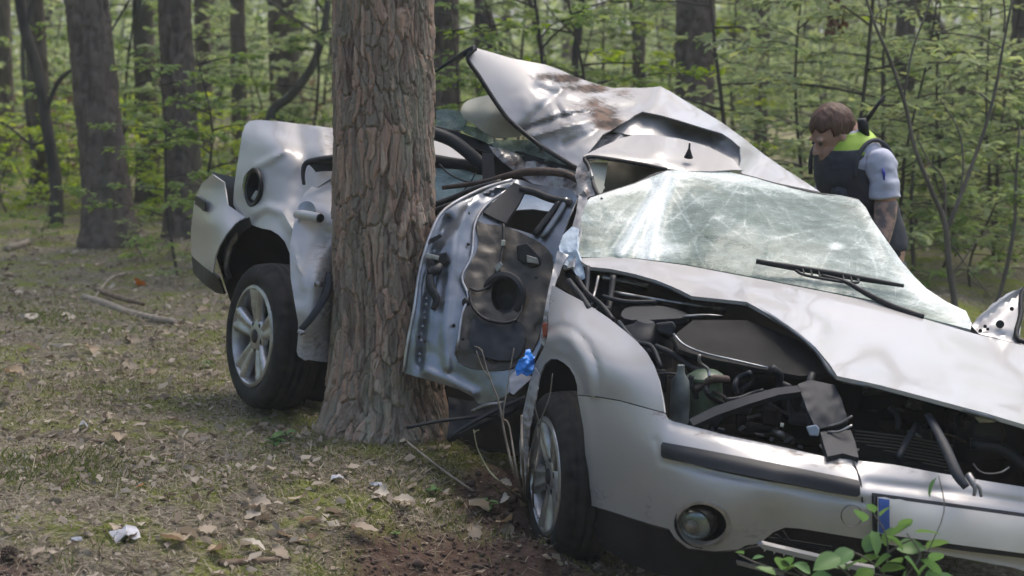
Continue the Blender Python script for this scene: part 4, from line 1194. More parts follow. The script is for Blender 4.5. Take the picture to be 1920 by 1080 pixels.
sheet('door_pocket', [(884, 600), (900, 592), (930, 606), (965, 600), (984, 616), (982, 650), (968, 672), (940, 676), (905, 668), (880, 648)], TPS(np.c_[DOOR.c * 100, DOOR(DOOR.c[:, 0] * 100, DOOR.c[:, 1] * 100) - 0.032]), SLATE, door, step=6, thick=0.015, round_=2, crumple=(0.006, 20))
sheet('mirror_triangle', [(906, 398), (930, 374), (964, 342), (986, 352), (972, 382), (948, 418), (930, 410)], TPS(np.c_[DOOR.c * 100, DOOR(DOOR.c[:, 0] * 100, DOOR.c[:, 1] * 100) - 0.022]), GREYP, door, step=6, thick=0.015)
q = block('pull_handle', [(968, 460), (988, 455), (1016, 484), (1016, 500), (996, 503), (970, 487)], float(DOOR(990, 480)[0]) - 0.04, float(DOOR(990, 480)[0]) + 0.0, BLACKP, door, 0.006)
block('handle_lever', [(987, 478), (1008, 484), (1011, 496), (988, 492)], float(DOOR(998, 486)[0]) - 0.052, float(DOOR(998, 486)[0]) - 0.03, STEEL, door, 0.003)
tube('window_channel', [DD(1050, 378, 0.012), DD(1030, 405, 0.014), DD(1002, 440, 0.014)], 0.014, BLACKP, door, seg=8)
tube('window_channel', [DD(1063, 372, 0.014), DD(1046, 402, 0.014), DD(1016, 446, 0.016)], 0.012, INNER, door, seg=8)
tube('window_seal', [DD(976, 356, 0.012), DD(1000, 360, 0.014), DD(1030, 372, 0.014), DD(1070, 380, 0.014)], 0.016, BLACKP, door, seg=8)
tube('hem_seam', [DD(757, 697, 0.004), DD(764, 645, 0.004), DD(777, 577, 0.004), DD(788, 503, 0.004), DD(809, 434, 0.004), DD(835, 392, 0.004), DD(900, 356, 0.004), DD(960, 337, 0.004)], 0.007, ALLOY, door, seg=6)
tube('door_seal', [DD(858, 652, 0.012), DD(866, 590, 0.014), DD(878, 556, 0.012), DD(866, 520, 0.012), DD(884, 480, 0.014), DD(890, 420, 0.014), DD(912, 384, 0.014), DD(948, 358, 0.014)], 0.006, ALLOY, door, seg=6)
tube('wire_loom', [DD(944, 420, 0.02), DD(944, 452, 0.02), DD(938, 490, 0.03), DD(926, 528, 0.03), DD(900, 545, 0.03), DD(880, 540, 0.025)], 0.005, BLACKP, door)
tube('wire_loom', [DD(880, 545, 0.02), DD(886, 575, 0.03), DD(910, 598, 0.045), DD(945, 606, 0.05), DD(968, 600, 0.045)], 0.006, BLACKP, door)
tube('wire_loom', [DD(912, 600, 0.05), DD(955, 604, 0.05), DD(978, 580, 0.03), DD(972, 520, 0.03)], 0.005, GREYP, door)
block('wire_plug', [(926, 502), (938, 490), (944, 497), (932, 512)], float(DOOR(934, 500)[0]) - 0.045, float(DOOR(934, 500)[0]) - 0.02, STEEL, door, 0.003)
block('wire_plug', [(940, 450), (948, 450), (947, 461), (939, 461)], float(DOOR(944, 455)[0]) - 0.04, float(DOOR(944, 455)[0]) - 0.015, CREAM, door, 0.003)
lathe('rubber_plug', [(0.0, 0.016), (0.014, 0.014), (0.02, 0.0)], DD(875, 567, 0.006), Vector((-0.3, -0.95, 0.1)), BLACKP, door, 16)
block('latch', [(812, 478), (838, 472), (842, 492), (824, 498), (814, 492)], float(DOOR(826, 485)[0]) - 0.035, float(DOOR(826, 485)[0]), BLACKP, door, 0.005)
block('latch_arm', [(798, 474), (824, 480), (822, 489), (798, 483)], float(DOOR(810, 480)[0]) - 0.05, float(DOOR(810, 480)[0]) - 0.02, STEEL, door, 0.003)
tube('latch_cover', [DD(802, 512, 0.03), DD(818, 506, 0.035), DD(826, 498, 0.03)], [0.018, 0.022, 0.016], BLACKP, door)
tube('latch_cable', [DD(806, 516, 0.03), DD(808, 540, 0.03), DD(818, 560, 0.02), DD(812, 580, 0.02)], [0.017, 0.018, 0.016, 0.010], BLACKP, door, seg=10)
block('latch_plate', [(806, 448), (826, 438), (830, 444), (810, 456)], float(DOOR(818, 446)[0]) - 0.03, float(DOOR(818, 446)[0]), GREYP, door, 0.003)
for x, y in ((878, 400), (878, 458), (851, 610), (797, 600), (786, 632), (797, 640), (868, 636), (920, 400), (1005, 520), (1000, 600)):
    lathe('screw', [(0.0, 0.006), (0.006, 0.005), (0.0075, 0.0)], DD(x, y, 0.008), Vector((-0.25, -0.96, 0.1)), BLACKP, door, 10)
# sill wreckage under the door
sheet('sill_plastic', [(840, 744), (880, 752), (960, 742), (985, 748), (960, 770), (900, 795), (838, 824), (842, 790)], [(840, 744, 7.55), (960, 742, 7.45), (838, 824, 7.35), (900, 795, 7.36), (985, 748, 7.4)], SLATE, car, step=7, thick=0.02, crumple=(0.02, 22), label='slate plastic sill pieces under the torn door')
tube('sill_strip', [P(838, 822, 7.30), P(890, 790, 7.30), P(945, 762, 7.32), P(985, 745, 7.34)], 0.014, SLATE, car, flat=0.6)
tube('sill_strip', [P(762, 802, 7.28), P(820, 790, 7.30), P(880, 783, 7.34), P(930, 778, 7.38)], 0.007, GREYP, car)
tube('sill_strip', [P(885, 772, 7.36), P(910, 760, 7.33), P(945, 755, 7.33)], 0.008, STEEL, car)
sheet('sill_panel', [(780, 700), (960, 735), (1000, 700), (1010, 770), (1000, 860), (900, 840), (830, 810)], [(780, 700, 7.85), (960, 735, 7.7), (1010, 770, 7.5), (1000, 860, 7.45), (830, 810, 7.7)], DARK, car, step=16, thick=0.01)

# ---- front wing
FEN = TPS([(1035, 535, 7.20), (1028, 600, 7.10), (1006, 736, 7.14), (994, 718, 7.2), (1036, 674, 6.95), (1083, 742, 6.72), (1161, 751, 6.45), (1246, 774, 6.21), (1236, 713, 6.33), (1213, 661, 6.48), (1172, 621, 6.70), (1109, 575, 6.98), (1130, 680, 6.56), (1070, 630, 6.83), (1160, 690, 6.48), (1180, 735, 6.40)])
fen = sheet('fender', [(1035, 534), (1046, 540), (1062, 549), (1085, 561), (1109, 575), (1142, 597), (1172, 621), (1195, 641), (1213, 661), (1226, 684), (1236, 713), (1242, 744), (1246, 773), (1205, 762), (1161, 750), (1120, 743), (1083, 740), (1082, 722), (1077, 705), (1068, 690), (1057, 680), (1044, 673), (1032, 673), (1020, 684), (1011, 706), (1006, 736), (997, 745), (994, 718), (1004, 682), (1018, 655), (1026, 632), (1028, 600), (1029, 570)],
      FEN, PAINT, car, step=6, thick=0.006, ridges=[([(1024, 622), (1050, 610), (1076, 616), (1103, 644), (1119, 680), (1124, 710), (1126, 742)], 4.5, 0.012), ([(1024, 640), (1050, 628), (1072, 640), (1092, 668), (1104, 705), (1108, 742)], 10, -0.022), ([(1010, 690), (1034, 664), (1066, 676), (1090, 715), (1094, 742)], 7, 0.014)], label='silver front wing over the sunken wheel', crumple=(0.0025, 60), seed=2,
      attrs=blob((1000, 715, 14, 40, 0.5), (1030, 560, 10, 40, 0.25)))
block('indicator', [(1016, 608), (1025, 604), (1026, 630), (1018, 634)], 7.06, 7.12, M('amber_lens', (0.22, 0.045, 0.02), rough=0.25), fen, 0.004)
sheet('torn_wing_edge', [(1003, 690), (1012, 704), (1006, 740), (1000, 770), (992, 812), (988, 870), (984, 912), (976, 890), (974, 830), (977, 790), (985, 752), (993, 716)], [(1003, 690, 7.12), (1006, 740, 7.08), (992, 812, 7.1), (984, 912, 7.12), (974, 830, 7.18), (993, 716, 7.18)], PAINT, car, step=5, thick=0.004, crumple=(0.03, 13), seed=8, attrs=blob((990, 830, 20, 120, 0.42)), label='torn pale edge of the wing hanging behind the wheel')
sheet('torn_wing_edge', [(1045, 470), (1066, 478), (1052, 500), (1040, 535), (1034, 560), (1026, 600), (1020, 650), (1012, 640), (1018, 600), (1028, 545)], [(1045, 470, 7.36), (1066, 478, 7.34), (1034, 560, 7.18), (1012, 640, 7.16), (1028, 545, 7.24)], PAINT, car, step=5, thick=0.006, crumple=(0.02, 16), seed=5, attrs=blob((1020, 610, 14, 40, 0.4)), label='torn pillar foot between door and wing')
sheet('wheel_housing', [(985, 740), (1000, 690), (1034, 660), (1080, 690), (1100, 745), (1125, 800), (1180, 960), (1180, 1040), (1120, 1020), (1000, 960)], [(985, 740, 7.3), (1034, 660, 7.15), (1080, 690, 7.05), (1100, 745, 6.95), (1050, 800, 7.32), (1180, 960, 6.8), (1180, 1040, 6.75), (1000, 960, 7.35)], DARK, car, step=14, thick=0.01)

# ---- front bumper
BUM = TPS([(1083, 742, 6.72), (1095, 850, 6.70), (1106, 947, 6.70), (1161, 751, 6.45), (1161, 850, 6.42), (1180, 965, 6.42), (1240, 840, 6.14), (1247, 776, 6.21), (1300, 900, 6.01), (1300, 800, 6.12), (1450, 900, 5.93), (1450, 835, 6.04), (1610, 920, 5.92), (1610, 864, 6.01), (1800, 950, 5.98), (1800, 896, 6.06), (1960, 1000, 6.08), (1960, 918, 6.14), (1450, 988, 5.99), (1258, 990, 6.16), (1620, 1005, 5.96), (1960, 1080, 6.14), (1320, 985, 6.03), (1380, 1010, 6.02)])
FOG = ell(1317, 984, 52, 43, 36, 0.15)
bum = sheet('bumper', [(1083, 742), (1120, 745), (1161, 752), (1205, 764), (1246, 775), (1252, 785), (1262, 790), (1290, 797), (1365, 817), (1475, 840), (1550, 857), (1605, 863), (1675, 871), (1750, 885), (1850, 902), (1975, 922), (1975, 1090), (1900, 1064), (1800, 1046), (1650, 1018), (1615, 1010), (1560, 1001), (1500, 991), (1472, 989), (1450, 998), (1422, 1020), (1400, 1022), (1385, 1030), (1340, 1034), (1290, 1028), (1265, 1008), (1255, 992), (1215, 981), (1180, 970), (1140, 957), (1106, 947), (1103, 920), (1098, 860), (1094, 804), (1088, 770)],
      BUM, PAINT, car, step=5, thick=0.008, holes=[FOG, ell(1597, 967, 20.5, 21, 24)], ridges=[([(1262, 796), (1365, 822), (1475, 845), (1605, 868)], 8, 0.010), ([(1230, 826), (1240, 866), (1450, 910), (1622, 942)], 7, 0.008), ([(1625, 905), (1800, 925), (1960, 950)], 9, 0.012), ([(1640, 1012), (1800, 1040), (1960, 1065)], 9, 0.010), ([(1096, 748), (1106, 850), (1116, 945)], 9, -0.008)],
      label='silver front bumper with dark rub strip', crumple=(0.002, 60), seed=6, attrs=blob((1500, 848, 70, 14, 0.36), (1330, 812, 60, 9, 0.32), (1560, 868, 40, 12, 0.42), (1215, 955, 10, 34, 0.24), (1400, 1000, 60, 18, 0.22), (1700, 880, 60, 8, 0.2), (1120, 930, 30, 25, 0.25), (1240, 775, 20, 8, 0.4)))
BO = lambda o: TPS(np.c_[BUM.c * 100, BUM(BUM.c[:, 0] * 100, BUM.c[:, 1] * 100) - o])
sheet('rub_strip', [(1239, 834), (1243, 829), (1300, 839), (1450, 868), (1608, 900), (1613, 905), (1613, 928), (1606, 932), (1450, 901), (1300, 871), (1243, 859), (1239, 854)], BO(0.018), GREYP, bum, step=6, thick=0.035, ridges=[([(1239, 842), (1450, 880), (1613, 912)], 11, -0.008)])
tube('bumper_seam', [P(x, y, float(BUM(x, y)[0]) - 0.0005) for x, y in ((1600, 865), (1608, 885), (1614, 905), (1617, 942))], 0.003, BLACKP, bum, seg=6)
sheet('tow_cover', ell(1597, 967, 18.8, 19.3, 24), BO(0.002), PAINT, bum, step=6, thick=0.006)
# fog lamp in its bowl
fgo = P(1317, 984, 6.03)
fgx = (P(1290, 984, float(BUM(1290, 984)[0])) - P(1345, 984, float(BUM(1345, 984)[0]))).cross(P(1317, 960, float(BUM(1317, 960)[0])) - P(1317, 1010, float(BUM(1317, 1010)[0])))
if fgx.y > 0: fgx = -fgx
fgx = fgx.normalized() * 0.6 + Vector((-0.25, -0.95, 0.0)) * 0.4
sheet('fog_lamp_surround', FOG, BO(0.006), ALLOY, bum, step=5, thick=0.02, holes=[ell(1316, 984, 46, 38, 34, 0.15)])
sheet('fog_lamp_bowl', ell(1317, 984, 52, 43, 30, 0.15), [(1265, 984, 6.11), (1369, 990, 6.07), (1317, 941, 6.07), (1317, 1027, 6.09), (1317, 984, 6.16), (1340, 984, 6.17), (1295, 984, 6.16), (1317, 1005, 6.16), (1317, 962, 6.16)], GREYP, bum, step=6, thick=0.004)
lens = M('lamp_glass', (0.20, 0.23, 0.23), (0.09, 0.11, 0.11), 30, rough=0.05, metal=0.5, coat=1.0)
lg = lathe('fog_lamp', [(0.0, 0.022), (0.02, 0.020), (0.042, 0.012), (0.054, 0.0), (0.058, -0.004), (0.058, -0.05), (0.0, -0.05)], P(1303, 984, 6.10), fgx, lens, bum, 36)
lathe('lamp_rim', [(0.053, 0.004), (0.060, 0.004), (0.062, -0.05), (0.053, -0.05)], P(1303, 984, 6.10), fgx, BLACKP, lg, 36, True)
lathe('lamp_bulb', [(0.0, 0.03), (0.012, 0.028), (0.016, 0.02), (0.022, 0.018), (0.022, 0.012)], P(1301, 983, 6.095), fgx, STEEL, lg, 20)
# valance, lower grille, lip
sheet('valance', [(1107, 949), (1140, 959), (1180, 972), (1215, 983), (1256, 995), (1268, 1012), (1292, 1031), (1340, 1037), (1388, 1032), (1425, 1024), (1480, 1040), (1570, 1062), (1700, 1090), (1700, 1140), (1500, 1130), (1362, 1100), (1240, 1078), (1180, 1058), (1134, 1030), (1118, 1005)], TPS(np.c_[BUM.c * 100, BUM(BUM.c[:, 0] * 100, BUM.c[:, 1] * 100) + 0.03]), BLACKP, bum, step=9, thick=0.01, label='black plastic valance under the bumper', crumple=(0.004, 50))
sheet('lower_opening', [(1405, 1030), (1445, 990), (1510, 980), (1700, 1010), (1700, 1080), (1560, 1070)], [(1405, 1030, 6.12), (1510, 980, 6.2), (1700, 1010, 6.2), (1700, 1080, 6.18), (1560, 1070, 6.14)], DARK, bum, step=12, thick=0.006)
sheet('lower_lip', [(1420, 1020), (1432, 1021), (1500, 1037), (1570, 1053), (1640, 1066), (1640, 1076), (1570, 1062), (1500, 1046), (1430, 1029)], BO(0.012), PAINT, bum, step=6, thick=0.02)
sheet('lower_lip', [(1380, 1052), (1420, 1061), (1470, 1074), (1470, 1082), (1420, 1069), (1382, 1059)], BO(-0.02), ALLOY, bum, step=6, thick=0.02)
for i in range(3):
    tube('grille_fin', [P(1440 + 14 * i, 1008 + 3 * i - 9 * i, 6.1), P(1470 + 10 * i, 1012 + 4 * i, 6.1), P(1560, 1026 + 4 * i, 6.1), P(1640, 1040, 6.1)][:3], 0.004, GREYP, bum)
# number plate without characters
PLM = M('plate_white', (0.56, 0.55, 0.52), (0.50, 0.47, 0.45), 3, rough=0.35)
plate = sheet('number_plate', [(1646, 932), (1800, 953), (1952, 974), (1952, 1042), (1800, 1022), (1646, 1000)], BO(0.022), PLM, bum, step=14, thick=0.004, label='blank pale number plate in a dark holder')
sheet('plate_holder', [(1637, 924), (1800, 946), (1962, 968), (1962, 1052), (1800, 1032), (1637, 1009)], BO(0.012), GREYP, plate, step=14, thick=0.008)
sheet('plate_band', [(1648, 934), (1668, 937), (1668, 1002), (1648, 999)], BO(0.0265), M('plate_blue', (0.03, 0.08, 0.30), rough=0.35), plate, step=8, thick=0.003)

# ---- bonnet
HOOD = TPS([(1081, 480, 7.36), (1191, 486, 7.30), (1283, 497, 7.26), (1453, 529, 7.22), (1636, 565, 7.22), (1820, 622, 7.22), (1990, 668, 7.15), (1990, 815, 6.10), (1920, 795, 6.10), (1775, 755, 6.14), (1650, 722, 6.22), (1570, 705, 6.30), (1530, 652, 6.48), (1480, 612, 6.62), (1400, 566, 6.88), (1297, 554, 7.00), (1260, 537, 7.06), (1191, 514, 7.18), (1104, 500, 7.30), (1600, 620, 6.85), (1750, 670, 6.72), (1500, 570, 6.95), (1400, 535, 7.1), (1880, 720, 6.6)], lam=0.4)
hood = sheet('hood', [(1079, 482), (1100, 477), (1191, 485), (1283, 497), (1453, 529), (1560, 550), (1636, 566), (1728, 597), (1825, 625), (1912, 646), (1995, 668), (1995, 816), (1920, 796), (1850, 775), (1775, 755), (1700, 735), (1650, 722), (1600, 711), (1570, 705), (1556, 683), (1530, 652), (1506, 630), (1480, 612), (1440, 588), (1400, 566), (1345, 560), (1297, 555), (1278, 545), (1260, 537), (1230, 525), (1191, 514), (1145, 504), (1104, 500)],
      HOOD, PAINT, car, step=8, thick=0.014, ridges=[([(1405, 545), (1460, 560), (1510, 580), (1540, 612)], 16, -0.028), ([(1470, 548), (1520, 580), (1560, 600)], 10, 0.018), ([(1100, 492), (1191, 500), (1290, 530), (1400, 550)], 10, -0.012), ([(1575, 692), (1650, 708), (1775, 742), (1920, 780)], 8, -0.012), ([(1450, 540), (1640, 590), (1820, 660), (1960, 720)], 22, -0.010)],
      crumple=(0.0022, 80), seed=15, label='buckled silver bonnet pushed up over the engine bay')
# bonnet frame under the edge
tube('hood_edge', [P(1104, 503, 7.31), P(1191, 517, 7.19), P(1260, 541, 7.07), P(1297, 558, 7.02), P(1400, 570, 6.9), P(1480, 616, 6.64), P(1530, 657, 6.5), P(1570, 709, 6.32), P(1650, 727, 6.24), P(1775, 760, 6.16), P(1920, 800, 6.12)], 0.008, INNER, hood, seg=8)

# ---- windscreen, wiper
WS = TPS([(1081, 478, 7.36), (1090, 408, 7.52), (1104, 372, 7.60), (1191, 344, 7.74), (1251, 321, 7.84), (1297, 319, 7.87), (1370, 324, 7.90), (1453, 344, 7.91), (1535, 363, 7.90), (1609, 374, 7.88), (1636, 413, 7.78), (1691, 491, 7.58), (1737, 541, 7.45), (1811, 583, 7.32), (1820, 610, 7.26), (1636, 565, 7.26), (1453, 529, 7.26), (1283, 497, 7.29), (1400, 420, 7.52), (1550, 460, 7.50), (1250, 410, 7.58)])
def frost(co):
    f = 0.46 * np.exp(-(segdist(co, [(1248, 335), (1205, 400), (1165, 470)]) / 11) ** 2) + 0.44 * np.exp(-(segdist(co, [(1255, 340), (1232, 400), (1212, 480)]) / 11) ** 2) + 0.34 * np.exp(-(((co[:, 0] - 1240) / 45) ** 2 + ((co[:, 1] - 468) / 24) ** 2))
    f = f + 0.22 * np.exp(-(segdist(co, [(1104, 372), (1300, 322), (1450, 345), (1610, 376), (1700, 500), (1815, 590)]) / 12) ** 2) + 0.34 * np.exp(-(((co[:, 0] - 1565) / 16) ** 2 + ((co[:, 1] - 463) / 7) ** 2)) + 0.2 * np.exp(-(segdist(co, [(1640, 480), (1760, 570), (1815, 605)]) / 22) ** 2)
    rg = random.Random(77)
    best = np.zeros(len(co))
    for cx, cy, n_, ln in ((1245, 325, 40, 420), (1400, 330, 26, 330), (1600, 420, 9, 260), (1110, 470, 18, 200), (1815, 605, 26, 260), (1640, 400, 20, 240)):
        for i in range(n_):
            a_ = 2 * math.pi * (i + rg.random()) / n_
            pts = [(cx + 6 * math.cos(a_), cy + 3 * math.sin(a_))]
            L_ = ln * rg.uniform(0.35, 1.0)
            for k in range(5):
                a_ += rg.uniform(-0.22, 0.22)
                pts.append((pts[-1][0] + L_ / 5 * math.cos(a_), pts[-1][1] + L_ / 5 * 0.62 * math.sin(a_)))
            best = np.maximum(best, rg.uniform(0.25, 0.6) * np.exp(-(segdist(co, pts) / 1.7) ** 2))
    return f + best * 0.20 + 0.10 * fbm(co[:, 0] / 60, co[:, 1] / 9 - co[:, 0] / 40, 0.3, 4, 9)
wsc = sheet('windshield', [(1079, 482), (1083, 450), (1090, 408), (1096, 388), (1106, 371), (1150, 357), (1191, 344), (1225, 330), (1251, 320), (1297, 318), (1330, 320), (1370, 323), (1410, 332), (1453, 343), (1495, 353), (1535, 362), (1575, 366), (1609, 373), (1624, 390), (1636, 413), (1662, 450), (1691, 491), (1712, 516), (1737, 541), (1775, 566), (1811, 583), (1822, 606), (1820, 618), (1728, 594), (1636, 563), (1560, 548), (1453, 527), (1283, 495), (1191, 484)],
      WS, GLASS, car, step=3.2, thick=0.006, ridges=[([(1248, 330), (1205, 400), (1165, 475)], 14, -0.03), ([(1225, 350), (1190, 410), (1150, 470)], 10, 0.02), ([(1256, 330), (1236, 400), (1220, 480)], 10, -0.02), ([(1620, 385), (1660, 470), (1740, 550)], 14, -0.012)], crumple=(0.010, 55), seed=19, label='shattered pale green windscreen sagging in its frame', attrs={'frost': frost})
tube('windshield_seal', [P(1104, 374, 7.62), P(1191, 346, 7.76), P(1251, 323, 7.86), P(1370, 326, 7.915), P(1453, 346, 7.92), P(1535, 365, 7.91), P(1609, 377, 7.89)], 0.010, BLACKP, wsc, seg=6)
WO = lambda x, y, o=0.0: P(x, y, float(WS(x, y)[0]) - o)
wip = tube('wiper', [WO(1418, 490, 0.05), WO(1490, 502, 0.05), WO(1560, 513, 0.05), WO(1630, 525, 0.05), WO(1694, 536, 0.05)], [0.007, 0.009, 0.009, 0.008, 0.005], BLACKP, car, seg=8, flat=1.4, label='black wiper blade lying across the broken windscreen')
tube('wiper_arm', [WO(1540, 516, 0.075), WO(1584, 528, 0.08), WO(1624, 550, 0.075), WO(1668, 572, 0.07), WO(1700, 584, 0.07), WO(1732, 594, 0.065)], [0.006, 0.008, 0.011, 0.012, 0.012, 0.010], BLACKP, wip, seg=8)
tube('wiper_bridge', [WO(1492, 507, 0.066), WO(1510, 516, 0.07), WO(1570, 527, 0.074), WO(1606, 530, 0.07), WO(1609, 524, 0.066)], 0.006, GREYP, wip, seg=8)
for x in (1505, 1520, 1535, 1580, 1595):
    tube('wiper_claw', [WO(x, 501 + (x - 1490) * 0.165, 0.055), WO(x + 3, 513 + (x - 1490) * 0.165, 0.072)], 0.004, BLACKP, wip, seg=6)

# ---- peeled roof
ROOF = TPS([(885, 95, 8.22), (877, 109, 8.20), (958, 109, 8.30), (1022, 121, 8.40), (1077, 143, 8.50), (1129, 161, 8.55), (1172, 164, 8.62), (1239, 162, 8.72), (1275, 183, 8.68), (1354, 230, 8.55), (1433, 290, 8.35), (1535, 357, 7.98), (1453, 340, 7.94), (1400, 330, 7.93), (1388, 300, 8.02), (1386, 274, 8.12), (1354, 250, 8.22), (1275, 224, 8.34), (1204, 209, 8.34), (1180, 222, 8.24), (1120, 262, 8.02), (1083, 313, 7.93), (1006, 266, 8.12), (958, 226, 8.16), (919, 175, 8.17), (1000, 190, 8.20), (1057, 218, 8.10), (1110, 200, 8.24), (1250, 195, 8.50)])
roof = sheet('roof_panel', [(893, 90), (925, 99), (958, 109), (1022, 121), (1050, 131), (1077, 143), (1105, 153), (1129, 161), (1150, 165), (1172, 164), (1205, 165), (1239, 162), (1256, 171), (1275, 183), (1314, 206), (1354, 230), (1394, 259), (1433, 290), (1475, 319), (1513, 343), (1538, 360), (1500, 352), (1453, 342), (1420, 334), (1394, 327), (1384, 318), (1390, 300), (1388, 276), (1372, 262), (1354, 250), (1320, 240), (1275, 226), (1240, 216), (1204, 209), (1190, 216), (1180, 224), (1165, 232), (1150, 242), (1130, 252), (1118, 268), (1100, 290), (1090, 306), (1083, 314), (1074, 311), (1040, 288), (1006, 266), (980, 247), (958, 226), (938, 203), (919, 175), (897, 140), (877, 110)],
      ROOF, PAINT, car, step=5, thick=0.005, ridges=[([(1062, 160), (1020, 200), (978, 242)], 9, 0.030), ([(978, 244), (1010, 232), (1057, 218), (1105, 210)], 5, 0.035), ([(1010, 165), (1070, 190), (1150, 205), (1190, 200)], 8, 0.025), ([(1040, 190), (1052, 212), (1064, 226)], 6, 0.02), ([(1000, 255), (1050, 240), (1110, 225)], 7, -0.02), ([(1060, 270), (1100, 255), (1140, 235)], 8, 0.02), ([(1240, 164), (1300, 205), (1400, 275), (1500, 345)], 8, -0.02), ([(1239, 162), (1232, 190), (1215, 210)], 9, -0.02), ([(1255, 180), (1330, 240), (1400, 290), (1440, 325)], 14, 0.012), ([(1100, 300), (1130, 270), (1160, 250)], 5, -0.02)],
      crumple=(0.013, 22, [(1060, 220, 70), (1130, 220, 55), (1110, 170, 55), (1300, 230, 30)]), seed=27, label='silver roof peeled upwards with bark smears and creases',
      attrs=blob((1062, 147, 36, 9, 0.95), (1108, 166, 40, 9, 0.9), (1030, 145, 34, 10, 0.6), (1080, 165, 50, 10, 0.55), (1130, 215, 36, 22, 0.75), (1140, 232, 30, 14, 0.95), (1115, 195, 26, 16, 0.6), (1170, 175, 26, 12, 0.45), (1090, 205, 40, 12, 0.40), (1060, 240, 60, 30, 0.26)))
tube('roof_seal', [P(890, 92, 8.19), P(877, 110, 8.18), P(897, 141, 8.16), P(919, 176, 8.15), P(938, 204, 8.14), P(958, 228, 8.13), P(1006, 268, 8.09), P(1040, 290, 8.0), P(1080, 315, 7.90)], 0.010, BLACKP, roof, seg=8)
tube('roof_moulding', [P(817, 134, 8.5), P(842, 117, 8.4), P(868, 102, 8.25), P(890, 90, 8.19)], [0.006, 0.009, 0.014, 0.016], SLATE, roof, seg=8)
sheet('roof_header', [(1093, 293), (1112, 283), (1140, 270), (1165, 259), (1192, 252), (1215, 252), (1240, 255), (1275, 260), (1305, 268), (1330, 276), (1374, 298), (1392, 319), (1374, 318), (1335, 321), (1295, 321), (1265, 318), (1235, 314), (1195, 304), (1156, 298), (1120, 298)],
      [(1093, 293, 7.84), (1156, 298, 7.87), (1235, 314, 7.87), (1295, 321, 7.86), (1392, 319, 7.92), (1192, 252, 8.14), (1275, 260, 8.20), (1330, 276, 8.12), (1374, 298, 8.02), (1240, 285, 7.96)], PAINT, car, step=5, thick=0.006, ridges=[([(1100, 290), (1150, 288), (1240, 305), (1300, 314)], 5, -0.012)], crumple=(0.004, 30), seed=33, label='folded front lip of the roof with the aerial stub')
sheet('roof_fold', [(1150, 246), (1180, 222), (1204, 207), (1275, 223), (1354, 248), (1394, 276), (1394, 318), (1374, 302), (1330, 280), (1275, 264), (1192, 256)],
      [(1150, 246, 8.2), (1204, 207, 8.38), (1275, 223, 8.42), (1354, 248, 8.3), (1394, 276, 8.16), (1394, 318, 8.02), (1330, 280, 8.2), (1275, 264, 8.3), (1192, 256, 8.24), (1280, 243, 8.48), (1340, 262, 8.4)], PAINT, car, step=6, thick=0.005, crumple=(0.01, 24))
sheet('roof_crease', [(1078, 312), (1096, 282), (1120, 255), (1150, 228), (1190, 212), (1216, 222), (1216, 262), (1190, 262), (1150, 278), (1110, 300)], [(1078, 312, 8.02), (1120, 255, 8.16), (1190, 212, 8.42), (1216, 262, 8.3), (1150, 278, 8.12), (1110, 300, 7.98)], PAINT, car, step=5, thick=0.005, crumple=(0.03, 16), seed=61, attrs=blob((1130, 240, 40, 22, 0.8)))
lathe('aerial', [(0.0, 0.062), (0.004, 0.06), (0.005, 0.035), (0.014, 0.012), (0.019, 0.0), (0.019, -0.004)], P(1291, 294, 7.925), Vector((0.05, -0.25, 1.0)), BLACKP, car, 18)
# corner of the screen frame and the dark gap below the roof lip
tube('pillar_seal', [P(1128, 376, 7.62), P(1114, 350, 7.70), P(1104, 312, 7.8), P(1096, 298, 7.83), P(1112, 294, 7.84), P(1156, 300, 7.86), P(1210, 309, 7.87), P(1250, 318, 7.87)], 0.009, BLACKP, car, seg=8)
sheet('pillar_trim', [(1106, 302), (1150, 303), (1200, 308), (1246, 318), (1200, 340), (1150, 358), (1112, 372)], [(1106, 302, 7.95), (1246, 318, 8.02), (1112, 372, 7.78), (1170, 330, 8.08)], M('olive_trim', (0.10, 0.095, 0.065), (0.17, 0.165, 0.13), 6, rough=0.8), car, step=8, thick=0.01, crumple=(0.02, 30))
sheet('pillar_trim', [(1108, 304), (1140, 305), (1135, 335), (1128, 370), (1112, 371)], [(1108, 304, 7.88), (1140, 305, 7.92), (1128, 370, 7.76), (1112, 371, 7.74)], CREAM, car, step=7, thick=0.01)
sheet('windscreen_pillar', [(1082, 312), (1096, 298), (1106, 310), (1112, 345), (1116, 372), (1100, 392), (1092, 420), (1082, 460), (1074, 500), (1056, 505), (1066, 450), (1080, 400), (1086, 360), (1078, 330)],
      [(1082, 312, 7.88), (1096, 298, 7.84), (1116, 372, 7.62), (1092, 420, 7.48), (1074, 500, 7.30), (1056, 505, 7.34), (1080, 400, 7.6), (1078, 330, 7.82)], PAINT, car, step=5, thick=0.008, crumple=(0.03, 15), seed=41, label='crushed silver windscreen pillar', attrs=blob((1090, 330, 20, 24, 0.5), (1098, 360, 16, 20, 0.4)))
sheet('airbag', [(1056, 440), (1072, 425), (1084, 428), (1082, 470), (1092, 498), (1098, 520), (1088, 528), (1074, 505), (1052, 492), (1048, 462)], [(1056, 440, 7.46), (1084, 428, 7.44), (1098, 520, 7.28), (1052, 492, 7.36), (1072, 470, 7.36)], CLOTHW, car, step=5, thick=0.01, crumple=(0.03, 18), seed=44, label='pale blue airbag cloth hanging at the pillar')

